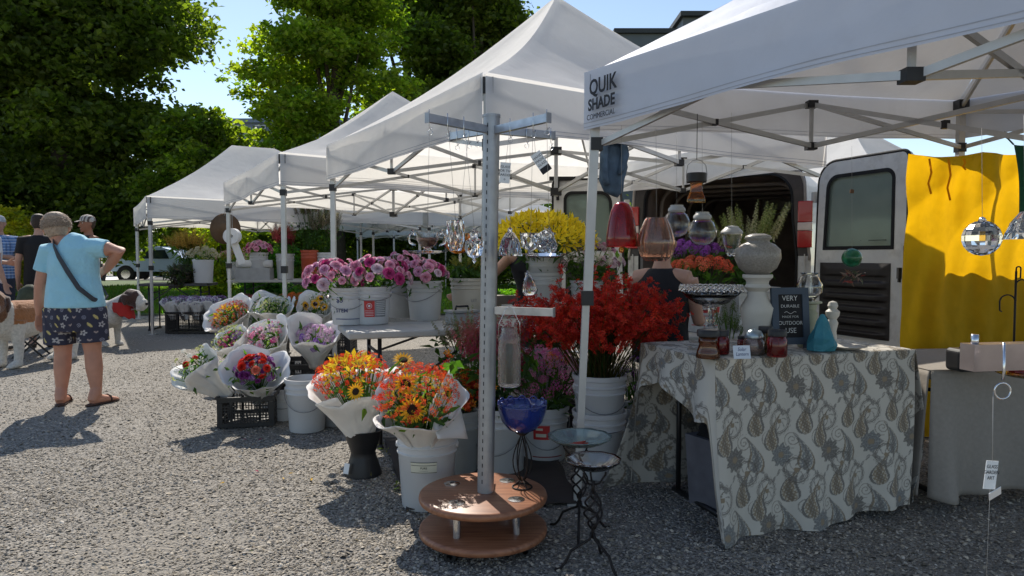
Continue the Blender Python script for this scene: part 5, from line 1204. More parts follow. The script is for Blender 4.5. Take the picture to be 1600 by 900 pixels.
# storage tub under the table
def tl(a,b,z=0): return Vector(loc3(a,b,z))
r=empty('fabric_bin',tl(.30,.30),TA+.2,'grey fabric bin with a black bag in it beneath the display table','bin'); m=MB(); m.box((0,0,.17),(.30,.24,.34),taper=1.12); m.build('bin_body',mat('grey_felt',(.14,.14,.16),.9,var=.2,bump=.4,bscale=12),r,smooth=False); 
m=MB(); m.grid(lambda u,v:[.14*(u-.5)*2*(1-.55*v),.12*np.sin(u*math.pi*2)*(1-v)*.6+.05*(v-.5)*0,.34+.20*v*(1-.3*np.abs(u-.45))],18,8); m.lathe([(.15,.335),(.14,.36),(.09,.44),(.03,.50),(.001,.52)],12,mod=lambda t,i:1+.15*math.sin(3*t+i)); m.build('black_bag',mat('black_cloth',(.012,.012,.013),.95),r,smooth=False)
# ---- wares on the table
def onT(px,py): return G(px,py,TH+.004)
def warenode(name,px,py,label,cat): return empty(name,onT(px,py),0,label,cat)
# compote
p=onT(1110,540); r=empty('glass_compote',p,0,'tall clear glass pedestal dish with an openwork lace rim','glass dish')
m=MB(); m.lathe([(.0008,0),(.055,0),(.05,.008),(.02,.018),(.012,.03),(.028,.045),(.036,.07),(.028,.095),(.012,.108),(.022,.12),(.012,.135),(.016,.155),(.010,.175),(.018,.19)],24); m.build('glass_stem',CLEAR,r)
m=MB(); m.lathe([(.0008,.19),(.03,.19),(.075,.205),(.115,.232),(.140,.262),(.136,.262),(.110,.238),(.07,.212),(.0008,.198)],40,mod=rib(20,.015)); m.build('glass_bowl',SMOKE,r)
m=MB(); n=18
for i in range(n):
    for s in (0,1):
        a0=2*math.pi*i/n; a1=a0+2*math.pi/n*1.5*(1 if s else -1); pts=[((.139+.012*f)*math.cos(a0+(a1-a0)*f),(.139+.012*f)*math.sin(a0+(a1-a0)*f),.262+.030*math.sin(math.pi*f)) for f in np.linspace(0,1,7)]
        m.tube(pts,.003,5)
m.build('lace_rim',CLEAR,r)
# milk glass urn
p=onT(1182,543); r=empty('urn_on_pedestal',p,0,'white baluster pedestal carrying a round speckled grey glass globe','pedestal')
MILK=mat('milk_white_ceramic',(.52,.50,.45),.55,var=.06,bump=.1)
m=MB(); m.lathe([(.001,0),(.07,0),(.07,.02),(.055,.035),(.062,.10),(.075,.16),(.078,.19),(.05,.235),(.042,.265),(.062,.285),(.05,.30),(.052,.315),(.068,.33),(.068,.345),(.001,.345)],40); m.build('baluster',MILK,r,sharp=45)
m=MB(); m.lathe([(.001,.346),(.05,.346),(.085,.375),(.104,.42),(.100,.46),(.075,.485),(.052,.495),(.05,.505),(.062,.512),(.056,.525),(.03,.535),(.001,.536)],44,mod=rib(26,.012)); m.build('globe',mat('speckled_grey_glass',(.30,.28,.25),.35,var=.3,vscale=120,glass=.1),r)
def jar(px,py,R_,h,label,gm,lid=True,prof=None,ribs=24):
    p=onT(px,py); r=empty('glass_lantern_jar',p,0,label,'jar'); m=MB()
    m.lathe(shell(prof or [(R_*.9,0),(R_,.006),(R_,h*.62),(R_*.82,h*.74),(R_*.80,h*.78)],.003),40,mod=rib(ribs,.02)); m.build('glass_body',gm,r)
    if lid: m=MB(); m.lathe([(R_*.88,h*.76),(R_*.93,h*.78),(R_*.93,h*.97),(R_*.88,h),(.001,h)],32); m.build('lid',BLACKP,r,sharp=40)
    return r
DRED=mat('deep_red_glass',(.45,.02,.02),.06,glass=.85,var=0,ior=1.5); BRNG=mat('brown_amber_glass',(.42,.15,.06),.06,glass=.85,var=0,ior=1.5); YELG=mat('dark_yellow_glass',(.40,.24,.04),.06,glass=.8,var=0,ior=1.5); PNK=mat('pale_pink_glass',(.80,.66,.62),.08,glass=.9,var=0,ior=1.5)
jar(1125,553,.040,.105,'ruby red jar lantern behind the brown amber one',DRED)
jar(1106,559,.050,.120,'brown amber jar lantern with black lid at the front left',BRNG,prof=[(.048,0),(.051,.006),(.046,.03),(.036,.058),(.040,.068),(.038,.09)])
jar(1158,545,.018,.06,'tiny red vial with a black cap behind the card',DRED)
r=jar(1178,553,.045,.09,'pale pink ribbed jar with a silvery dome top',PNK,lid=False); m=MB(); m.lathe([(.04,.072),(.042,.08),(.03,.103),(.001,.112)],24); m.build('dome',mat('silvery_dome',(.35,.42,.45),.25,metal=.5),r)
jar(1196,551,.034,.118,'dark yellow jar lantern beside the chalkboard',YELG)
jar(1214,557,.042,.115,'ruby red ribbed jar lantern in front of the chalkboard',DRED)
p=onT(1160,561); r=empty('name_card',p,0,'small white card handwritten Solar Lantern among the jars','card'); Rr=rotz(.1)@rotx(-.25); m=MB(); m.box(Rr@V(0,0,.029),(.074,.0012,.056),Rr); m.build('card',mat('pale_blue_card',(.62,.68,.76),.6,var=.03),r,smooth=False)
m=MB(); 
for t,z in (('Solar',.034),('Lantern',.014)): text(m,t,.021,Rr@V(0,-.0012,z),Rr@V(1,0,0),Rr@V(0,0,1),Rr@V(0,-1,0),extr=.0001,shear=.3,sx=.85)
m.build('lettering',NAVY,r,smooth=False)
# chalkboard
p=onT(1236,545); r=empty('chalkboard_sign',p,0,'slate blue framed chalkboard reading very durable made for outdoor use','sign'); Rr=rotz(.16)@rotx(-.10); SL=mat('slate_blue_frame',(.045,.065,.095),.6,var=.15)
w_,h_=.185,.265
m=MB(); m.box(Rr@V(0,0,h_/2+.02),(w_-.03,.008,h_-.03),Rr); m.build('board',mat('blackboard',(.012,.012,.014),.8,var=.5,vscale=14),r,smooth=False)
m=MB()
for s in (-1,1): m.box(Rr@V(s*(w_/2-.016),-.003,h_/2+.02),(.032,.016,h_),Rr); m.box(Rr@V(0,-.003,h_/2+.02+s*(h_/2-.016)),(w_-.064,.0158,.032),Rr)
m.build('frame',SL,r,smooth=False)
m=MB(); m.box(Rr@V(w_/2-.012,-.02,.016),(.028,.06,.03),Rr); m.box(Rr@V(-w_/2+.012,-.02,.016),(.028,.06,.03),Rr); m.build('foot',SL,r,smooth=False)
m=MB()
for t,z,s_,sx in (('VERY',.212,.034,1.0),('DURABLE',.180,.020,1.1),('MADE FOR',.132,.015,1.15),('OUTDOOR',.100,.025,.95),('USE',.062,.034,1.0)): text(m,t,s_,Rr@V(0,-.0052,z+.012),Rr@V(1,0,0),Rr@V(0,0,1),Rr@V(0,-1,0),extr=.0002,sx=sx,bold=-.0002)
m.tube([Rr@V(-.03+.06*f,-.0055,.168+.005*math.sin(f*9)) for f in np.linspace(0,1,12)],.0011,4)
m.build('chalk_lettering',mat('chalk',(.62,.62,.60),.95),r,smooth=False)
# vase on greenish pedestal, finial, blue bag, dish
r=empty('turned_pedestal',onT(1263,541),0,'greenish cream turned post behind the chalkboard','pedestal'); m=MB(); m.lathe([(.001,0),(.05,0),(.045,.03),(.03,.05),(.034,.12),(.04,.16),(.028,.175),(.036,.19),(.034,.2),(.058,.208),(.056,.216),(.001,.216)],28); m.build('post_body',mat('greenish_cream_paint',(.34,.35,.25),.6,var=.12,dirt=.3),r,sharp=40)
r=empty('glass_vase',onT(1263,541)+Vector((0,0,.2165)),0,'round ribbed clear glass vase atop the greenish post','glass vase'); m=MB(); m.lathe(shell([(.024,0),(.03,.012),(.055,.04),(.058,.075),(.040,.115),(.030,.125),(.044,.135)],.003),36,mod=rib(20,.03)); m.build('glass_body',CLEAR,r)
r=empty('finial',onT(1300,540),0,'small white turned finial behind the blue paper bag','finial'); m=MB(); m.lathe([(.001,0),(.05,0),(.045,.012),(.022,.03),(.018,.07),(.026,.11),(.018,.128),(.03,.145),(.032,.165),(.018,.178),(.024,.192),(.018,.21),(.001,.216)],28); m.build('finial_body',MILK,r,sharp=40)
r=empty('paper_bag',onT(1284,548),.2,'crumpled aqua blue bag standing beside the chalkboard','bag'); rs=np.random.default_rng(8)
m=MB(); m.lathe([(.001,.002),(.055,.002),(.062,.03),(.058,.06),(.040,.10),(.022,.135),(.008,.165),(.001,.168)],9,mod=lambda t,i:1+.16*math.sin(2*t+i*1.7)+.08*math.sin(5*t+i)); o=m.build('bag',mat('aqua_crepe',(.05,.25,.32),.6,var=.15,bump=.8,bscale=35,translu=.15),r,smooth=False)
r=empty('shallow_dish',onT(1322,546),0,'shallow white scalloped dish at the right of the table','dish'); m=MB(); m.lathe([(.001,.002),(.04,.002),(.085,.016),(.088,.019),(.04,.007),(.001,.006)],36,mod=rib(9,.05)); m.build('dish_body',MILK,r)
# ---- pieces hung from the near canopy
def hang_top(px,d,py): return np.array(W(px,py,d))
r,p=glass_thing('red_glass_shade',971,386,3.25,'tall dark red glass bell shade hanging by the canopy leg','glass bell',REDG,[(.070,0),(.072,.003),(.070,.05),(.062,.11),(.050,.165),(.036,.196),(.018,.206),(.001,.208),(.001,.204),(.016,.202),(.033,.190),(.047,.16),(.059,.11),(.067,.05),(.069,.003)],44,hang=hang_top(971,3.25,196))
m=MB(); m.lathe([(.001,-.028),(.010,-.022),(.014,-.012),(.008,.0),(.001,.004)],12,mod=fac(6,.1)); m.build('bead',AMBER,r,smooth=False); m=MB(); m.tube([(0,0,.0),(0,0,.2)],.0008,4); m.build('bead_wire',WIRE,r)
glass_thing('blush_glass_shade',1025,408,3.2,'blush copper ribbed glass globe hanging right of the red shade','glass globe',PINKG,shell([(.044,0),(.066,.02),(.080,.06),(.082,.09),(.070,.14),(.052,.185),(.044,.197)],.0035),52,mod=rib(13,.045),hang=hang_top(1025,3.2,200))
for px,py,dd_,lb in ((1057,370,3.75,'ribbed clear glass globe, left of the matching pair under the amber lantern'),(1097,383,3.6,'ribbed clear glass globe, right of the matching pair under the amber lantern')):
    r,p=glass_thing('ribbed_glass_globe',px,py,dd_,lb,'glass globe',SMOKE,shell([(.02,0),(.05,.012),(.07,.045),(.072,.075),(.055,.115),(.040,.13)],.003),56,mod=rib(28,.018),hang=hang_top(px,dd_,190),group='matching ribbed glass globes')
    m=MB(); m.lathe([(.04,.128),(.046,.138),(.044,.150),(.034,.160),(.034,.168),(.001,.17)],28); m.build('glass_collar',mat('frosted_collar',(.55,.56,.56),.4,glass=.3),r,sharp=40)
r,p=glass_thing('glass_light_jar',1143,400,3.6,'clear fluted glass jar with a pale cap hanging over the cake stand','glass jar',SMOKE,shell([(.018,0),(.03,.02),(.042,.06),(.050,.10),(.05,.112)],.003),40,mod=rib(16,.03),hang=hang_top(1143,3.6,176)); m=MB(); m.lathe([(.054,.112),(.056,.12),(.05,.13),(.034,.145),(.034,.15),(.001,.155)],28); m.build('cap',MATS['frosted_collar'],r,sharp=40)
# amber lantern
p=W(1088,316,3.55); r=empty('amber_lantern',p,0,'square amber glass lantern with a dark lid on a long wire loop','lantern')
m=MB(); m.lathe([(.001,0),(.062,0),(.062,.012),(.045,.05),(.040,.085),(.046,.10),(.042,.10),(.036,.085),(.041,.05),(.056,.016),(.001,.012)],4,R=rotz(.5)); o=m.build('glass_body',AMBER,r,smooth=False); bv=o.modifiers.new('b','BEVEL'); bv.width=.006; bv.segments=3
m=MB(); m.lathe([(.046,.098),(.050,.102),(.048,.145),(.001,.15)],24); m.build('lid',BLACKP,r,sharp=40)
m=MB(); m.tube([(-.048,0,.09),(-.052,0,.14),(-.045,0,.185),(-.022,0,.207),(0,0,.212),(.022,0,.207),(.045,0,.185),(.052,0,.14),(.048,0,.09)],.0018,6); m.build('wire_loop',WIRE,r)
m=MB(); m.tube([(0,0,.212),(0,0,np.array(W(1092,178,3.55))[2]-p.z)],.0018,6); m.build('cord',BLACKP,r)
# green ball with dried flowers on the van door side
p=W(1331,403,4.6); r=empty('glass_witch_ball',p,0,'green glass ball with dried flowers below, in front of the van door panel','glass ball')
m=MB(); k=16; m.lathe([(max(.001,.062*math.sin(math.pi*i/k)),-.062*math.cos(math.pi*i/k)) for i in range(k+1)],32); m.build('ball',GREENG,r); string_from(r,W(1331,228,4.6),(p.x,p.y,p.z+.06))
m=MB(); rs=np.random.default_rng(4); n=34; m.scatter(T_LEAF[0],T_LEAF[1],rs.normal(0,.025,(n,3))+[0,0,-.12],rs.normal(0,1,(n,3)),rs.uniform(.03,.07,n),colr=np.array([(.20,.12,.08),(.28,.20,.15),(.30,.06,.05),(.10,.12,.07)])[rs.integers(0,4,n)]); m.build('dried_flowers',PETAL,r,smooth=False)
p=W(1331,299,4.2); r=empty('wooden_charm',p,0,'tiny brown charm on a thread before the van door window','charm'); m=MB(); m.box((0,0,0),(.022,.008,.022),roty(.1)); m.build('charm_block',mat('brown_charm',(.12,.06,.03),.6),r,smooth=False); string_from(r,W(1331,232,4.2),(p.x,p.y,p.z+.01)); 
# ------------------------------------------------------------ yellow backdrop, right table and its things
YEL=mat('yellow_cotton',(.78,.46,.008),.8,var=.07,bump=.8,bscale=7,translu=.55,tcol=(1.15,1.08,.6))
r=empty('yellow_backdrop',W(1420,240,4.5),0,'bright yellow cloth hung as a backdrop at the right','backdrop cloth'); y0=W(1420,240,4.5); y1=W(1720,232,4.75)
m=MB()
def fn(u,v):
    x=y0.x+(y1.x-y0.x)*u; y=y0.y+(y1.y-y0.y)*u; top=y0.z+(y1.z-y0.z)*u-.025*np.abs(np.sin(math.pi*u*2.6))*(1-v)
    z=top-(top-.02)*v; w=.010*np.sin(24*u+1.3*np.sin(4*v))+.008*np.sin(51*u+5*v*v+1)+.045*vnoise(u*1.6,v*1.0,31,14,6)+.02*np.abs(np.sin(9*u+7*v+2*np.sin(5*v)))+.012*np.abs(vnoise(u*4,v*3,37,14,8))
    return [x+.012*np.sin(6*v+9*u),y+w*(1+.4*v),z]
m.grid(fn,150,120); m.build('cloth',YEL,r,world=True)
for px,l in ((1452,.22),(1482,.26),(1505,.07)):
    p=W(px,248,4.43)-y0; m=MB(); m.tube([p,p+Vector((.01,-.01,-l*.4)),p+Vector((-.005,-.005,-l*.7)),p+Vector((.012,-.01,-l))],.006,6); m.build('tie_strap',YEL,r)
GREENC=mat('green_cloth',(.015,.09,.05),.8,var=.1,bump=.3,bscale=10,translu=.3)
p=W(1578,226,3.7); r=empty('green_cloth_banner',p,0,'dark green cloth hanging at the right edge over the yellow one','cloth'); m=MB(); m.grid(lambda u,v:[.02+.55*u+.06*v*(1-u)+.01*np.sin(12*u+5*v),.03*np.sin(14*u),-.48*v*(1-.2*u)],24,20); o=m.build('cloth',GREENC,r); m=MB(); m.tube([(.02,0,0),(-.01,0,.03),(-.04,0,.05),(-.03,0,.065),(0,0,.05)],.004,6); m.build('tie_cord',GREENC,r)
TB0=np.array([W(1455,578,3.3).x,3.3,0]); tbz=W(1455,578,3.3).z; ta=.10
tb=ftable(Vector(TB0),ta,1.3,.7,tbz-.006,'folding table under the plain grey linen cloth',brace=False)
r=empty('linen_tablecloth',Vector(TB0),ta,'plain grey linen cloth on the right hand table','tablecloth'); LIN=mat('grey_linen',(.27,.245,.215),.95,var=.08,vscale=60,bump=.35,bscale=18)
m=MB(); e=.012
m.grid(lambda u,v:[-e+u*(1.3+2*e),-e+v*(.7+2*e),tbz+.002*vnoise(u,v,4)+0*u],40,24)
m.grid(lambda u,v:[-e+u*(1.3+2*e)-.05*v*(1-u)**4,-e-.006-.06*v*(1+.9*np.sin(17*u+1.5*np.sin(7*u)))-.03*v*np.sin(37*u)*v,tbz-.003-(tbz-.10+.03*np.sin(9*u+.5))*v],90,24,flip=True)
m.grid(lambda u,v:[-e-.006-.05*v*(1+.5*np.sin(9*u))-.03*v*(1-u),-e+u*(.7+2*e)-.05*v*(1-u)**3,tbz-.003-(tbz-.09+.02*np.sin(9*u))*v],60,24)
o=m.build('cloth',LIN,r); sm=o.modifiers.new('t','SOLIDIFY'); sm.thickness=.0015
def onB(px,py): return G(px,py,tbz+.004)
p=onB(1514,580); r=empty('black_speaker_box',p,.1,'black rounded box on the grey linen table','box'); m=MB(); m.box((0,0,.055),(.17,.11,.105)); o=m.build('body',BLACKP,r,smooth=False); b=o.modifiers.new('b','BEVEL'); b.width=.02; b.segments=4
m=MB(); m.tube([(-.05,0,.108),(-.04,0,.118),(.04,0,.118),(.05,0,.108)],.004,8); m.build('handle',BLACKP,r)
p=onB(1583,572); r=empty('scroll_hook_stand',p,0,'dark metal stand with three curled hooks on the linen table','stand'); m=MB(); m.lathe([(.001,0),(.055,0),(.05,.01),(.012,.016),(.001,.016)],24); m.build('foot',IRON,r)
m=MB(); m.tube([(0,0,.01),(0,0,.46)],.005,8); m.build('stem',IRON,r)
for s,zb,w in ((-1,.30,.075),(1,.38,.06),(1,.46,.022)):
    m=MB(); m.tube([(0,0,zb)]+[(s*(w*.5-w*.5*math.cos(t))*1.0,0,zb+w*.45*math.sin(t)+.012) for t in np.linspace(.2,math.pi,9)]+[(s*w*.98,0,zb-.03),(s*w*.85,0,zb-.035)],.0035,6); m.build('hook',IRON,r)
p=onB(1588,585); r=empty('votive_lamp',p,0,'small tea light lamp with a red glass base and square clear shade','lamp'); m=MB(); m.lathe(shell([(.03,0),(.034,.01),(.034,.05),(.03,.056)],.003),8); m.build('red_base',DRED,r,smooth=False); m=MB(); m.lathe(shell([(.022,.06),(.030,.062),(.022,.115)],.002),8); m.build('shade',CLEAR,r,smooth=False)
p=onB(1610,590); r=empty('gold_rim_plate',p,0,'clear plate with a gold rim at the right frame edge','plate'); m=MB(); m.lathe([(.001,0),(.09,.004),(.13,.016),(.131,.019),(.09,.009),(.001,.005)],40); m.build('glass_body',YELG,r)
# ---- second post stand, its arm close to the camera at the right
p=W(1600,556,1.16); r=empty('near_display_stand',Vector((p.x+.17,1.20,0)),0,'close steel stand arm reaching in at the right frame edge','display stand'); o0=np.array([p.x+.17,1.20,0.])
m=MB(); m.lathe([(.001,0),(.255,0),(.268,.016),(.255,.033),(.001,.033)],60,c=(0,0,.06)); m.lathe([(.001,0),(.255,0),(.268,.016),(.255,.033),(.001,.033)],60,c=(0,0,.19)) ; m.build('base_disc',WD,r,sharp=60)
m=MB(); m.loft([(0,0,.0),(0,0,1.78)],[.0345,.0345],24); m.build('post',GALV,r,sharp=60)
a0=np.array(W(1511,558,1.16))-o0; m=MB(); m.bar(V(-.03,0,a0[2]-.0),a0,.030,.044); m.build('arm',mat('brushed_steel_pinkish',(.34,.29,.29),.28,metal=.9,var=.3,vscale=14),r,smooth=False)
m=MB(); 
hp=np.array(W(1556,558,1.14))-o0; m.tube([hp+V(0,-.018,.026),hp+V(0,-.020,-.02),hp+V(0,-.018,-.034)],.0022,6); m.tube([hp+V(0,-.018,-.052)+V(.013*math.cos(t),0,.013*math.sin(t)) for t in np.linspace(0,2*math.pi,17)[:-1]],.0016,6,closed=True); m.build('hook_ring',CHROME,r)
m=MB(); q=a0+V(.012,0,.03); m.tube([q-V(0,0,.014),q+V(0,0,.008)],.006,10); m.build('knob',CHROME,r)
q=np.array(W(1550,620,1.12)); tp=W(1548,742,1.12)
r2=cardtag(1548,742,1.12,.024,.046,(.25,.12),'small white tag on a twisted string under the close steel arm',['GLASS','GARDEN','ART'],W(1552,612,1.12))
m=MB(); m.box((.0085,.001,-.031),(.022,.001,.022),roty(-.55)@rotx(.6)); m.build('folded_flap',TAGM,r2,smooth=False)
string_from(r2,tp,W(1541,905,1.12),'nylon_line',.0004)
# crystal ball and cone near the right edge
p=W(1534,372,1.4); r=empty('crystal_ball',p,0,'faceted clear crystal ball hanging before the yellow cloth','crystal ball'); m=MB(); k=9; m.lathe([(max(.0005,.035*math.sin(math.pi*i/k)),-.035*math.cos(math.pi*i/k)) for i in range(k+1)],14); m.build('crystal',CLEAR,r,smooth=False); string_from(r,W(1534,200,1.4),(p.x,p.y,p.z+.034),r=.0004)
m=MB(); m.lathe([(.001,.033),(.008,.033),(.005,.040),(.001,.042)],8); m.build('cap',CHROME,r)
glass_thing('crystal_cone',1600,374,1.35,'clear fluted glass cone at the right frame edge','glass cone',CLEAR,[(.001,0),(.034,0),(.031,.012),(.022,.032),(.008,.052),(.001,.054)],20,mod=fac(10,.04),hang=W(1600,180,1.35),flat=True)
# denim jacket
p=W(957,224,4.6); r=empty('denim_jacket',p,.2,'faded blue denim jacket hanging from the canopy frame','jacket'); DEN=mat('denim',(.075,.125,.19),.9,var=.35,vscale=14,bump=.8,bscale=16)
m=MB(); m.loft([(0,0,0),(.0,0,-.06),(.01,0,-.15),(-.005,0,-.24),(.01,0,-.31),(.0,0,-.335)],[(.070,.03),(.085,.045),(.095,.05),(.085,.045),(.065,.035),(.04,.02)],26,lat=(1,0,0)); m.build('body',DEN,r)
m=MB(); m.loft([(-.06,-.03,-.02),(-.075,-.05,-.12),(-.07,-.05,-.22),(-.05,-.04,-.27)],[(.03,.025),(.034,.026),(.030,.022),(.026,.018)],14); m.build('sleeve',DEN,r)
m=MB(); m.loft([(.06,-.035,-.01),(.065,-.06,-.08),(.045,-.06,-.17),(.03,-.05,-.2)],[(.03,.025),(.034,.026),(.028,.022),(.024,.016)],14); m.build('sleeve',DEN,r)
m=MB(); m.loft([(-.07,-.02,.0),(-.02,-.045,.01),(.04,-.045,.005),(.075,-.01,.01)],[.018,.02,.02,.014],10); m.build('collar',DEN,r)

# added unseen screen that casts the shade on the yellow cloth's lower half
r=empty('shade_screen',(2.60,4.66,0),.075,'added low screen hidden behind the yellow cloth to shade its lower half','screen'); m=MB()
m.grid(lambda u,v:[.02+1.95*u,(.02*np.sin(16*u))*np.ones_like(v)+.03*v,(1.27-.10*np.sin(2.2*u)-.20*u+.16*np.exp(-((u-.62)/.07)**2))*v],60,14); o=m.build('canvas',mat('shade_screen_cloth',(.10,.09,.07),.9,bump=.4),r); sm=o.modifiers.new('t','SOLIDIFY'); sm.thickness=.02
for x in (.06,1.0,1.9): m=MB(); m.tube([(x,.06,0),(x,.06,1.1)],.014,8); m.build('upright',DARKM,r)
# ------------------------------------------------------------ cargo van seen from behind with its rear doors open
VR=np.array([2.82,6.65,0.]); VL=np.array([1.24,7.52,0.]); rw=np.linalg.norm(VL-VR); rx_=(VL-VR)/rw; fx_=np.array([-rx_[1],rx_[0],0.]); 
if fx_[1]<0: fx_=-fx_
def vp(a,b,z): return VR+rx_*a+fx_*b+V(0,0,z)
van=empty('cargo_van',Vector(VR),0,'white cargo van with both rear doors open behind the flowers','van')
VW=mat('van_white_paint',(.62,.61,.58),.35,var=.05,coat=.3,dirt=.35); VB=mat('van_black_surround',(.05,.04,.037),.32,var=.4); VI=mat('van_interior_brown',(.20,.16,.14),.9,var=.3,vscale=5,bump=.6,bscale=9); RUB=mat('black_rubber',(.012,.012,.012),.8)
def outline(inset,zb,zt,n=10,rr=.30):
    w=rw; r_=rr; pts=[]
    pts.append((inset,zb)); pts.append((inset+.0,1.2)); pts.append((inset+.04,1.55))
    for i in range(n+1):
        a=math.pi*i/(2*n); pts.append((inset+.05+r_-r_*math.cos(a),zt-r_+r_*math.sin(a)))
    for i in range(n+1):
        a=math.pi/2-math.pi*i/(2*n); pts.append((w-inset-.05-r_+r_*math.cos(a),zt-r_+r_*math.sin(a)))
    pts.append((w-inset-.04,1.55)); pts.append((w-inset,1.2)); pts.append((w-inset,zb)); return pts
OUT=outline(0,.42,2.12,rr=.26); INN=outline(.13,.50,1.98,rr=.22)
m=MB(); k=len(OUT); v=[vp(a,b,z) for b in (0.012,.5,2.2,4.3) for a,z in OUT]; m.add(v,[(j*k+i,j*k+i+1,(j+1)*k+i+1,(j+1)*k+i) for j in range(3) for i in range(k-1)]); m.build('body_shell',VW,van,world=True,sharp=40)
def ringface(sel,mt,nm,push=0.0):
    runs=[];cur=[]
    for i in range(k-1):
        if sel((OUT[i][1]+OUT[i+1][1])/2): cur.append(i)
        elif cur: runs.append(cur); cur=[]
    if cur: runs.append(cur)
    for run in runs:
        m=MB(); v=[];f=[]
        for i in run+[run[-1]+1]:
            (a,z),(c,d_)=OUT[i],INN[i]; v+=[vp(a,push,z),vp(c,push,d_),vp(c,push+.10,d_)]
        for j in range(len(run)): f+=[(3*j,3*j+1,3*j+4,3*j+3),(3*j+1,3*j+2,3*j+5,3*j+4)]
        m.add(v,f); m.build(nm,mt,van,world=True,sharp=30)
ringface(lambda z:z>=1.15,VB,'door_surround'); ringface(lambda z:z<1.15,VW,'rear_pillar')
m=MB(); IN2=outline(.10,.52,2.0,rr=.2); v=[vp(a,b,z) for b in (.11,3.2) for a,z in IN2]; m.add(v,[(i,i+1,k+i+1,k+i) for i in range(k-1)]); m.add([vp(a,3.2,z) for a,z in IN2],[tuple(range(k))]); m.add([vp(.1,.02,.53),vp(rw-.1,.02,.53),vp(rw-.1,3.2,.53),vp(.1,3.2,.53)],[(0,1,2,3)]); m.build('cargo_lining',VI,van,world=True,sharp=40)
for b in (.55,1.1,1.7,2.4):
    m=MB(); m.tube([vp(a*.97+rw*.015,b,z-.02) for a,z in outline(.12,.6,1.97,rr=.2)],.022,6); m.build('cargo_rib',mat('rib_grey',(.30,.27,.25),.6),van,world=True)
m=MB(); m.tube([vp(a,-.005,z) for a,z in outline(.012,1.16,2.10,rr=.26)],.014,6); m.build('gutter_trim',mat('worn_beige_trim',(.34,.30,.26),.5,dirt=.4),van,world=True)
m=MB(); m.tube([vp(a,-.004,z) for a,z in outline(.125,.60,1.985,rr=.22)],.012,6); m.build('door_gasket',RUB,van,world=True)
m=MB(); m.bar(vp(-.02,-.09,.47),vp(rw+.02,-.09,.47),.16,.12); m.build('bumper',mat('bumper_grey',(.10,.10,.10),.5),van,smooth=False,world=True)
RL=mat('tail_lamp_red',(.42,.012,.012),.2,var=.1,coat=.6); WL=mat('tail_lamp_clear',(.62,.50,.45),.25,coat=.6)
for s,a in ((0,.055),(1,rw-.055)):
    z0,z1=(1.28,1.72)
    for zz0,zz1,mt,nm in ((z0,1.44,RL,'tail_lamp'),(1.442,1.518,WL,'reversing_lamp'),(1.52,z1,RL,'tail_lamp')):
        m=MB(); m.add([vp(a-.065,-.03,zz0),vp(a+.065,-.03,zz0),vp(a+.065,.02,zz0),vp(a-.065,.02,zz0),vp(a-.065,-.03,zz1),vp(a+.065,-.03,zz1),vp(a+.065,.02,zz1),vp(a-.065,.02,zz1)],[(0,1,5,4),(1,2,6,5),(3,0,4,7),(4,5,6,7),(0,3,2,1)]); o=m.build(nm,mt,van,smooth=False,world=True); bv=o.modifiers.new('b','BEVEL'); bv.width=.008; bv.segments=2
    m=MB(); m.bar(vp(a,-.004,.72),vp(a,-.004,1.22),.035,.008,up=rx_); m.build('hinge_panel',VW,van,smooth=False,world=True)
m=MB(); m.bar(vp(rw*.42,-.014,2.065),vp(rw*.56,-.014,2.065),.03,.035); m.build('brake_lamp',RL,van,smooth=False,world=True)
for s in (0,1):
    for b in (1.0,):
        c=vp(.02 if s==0 else rw-.02,b,.36); m=MB(); m.loft([c-rx_*.11,c+rx_*.11],[.36,.36],28); w_=m.build('tyre',RUB,van,world=True,sharp=40)
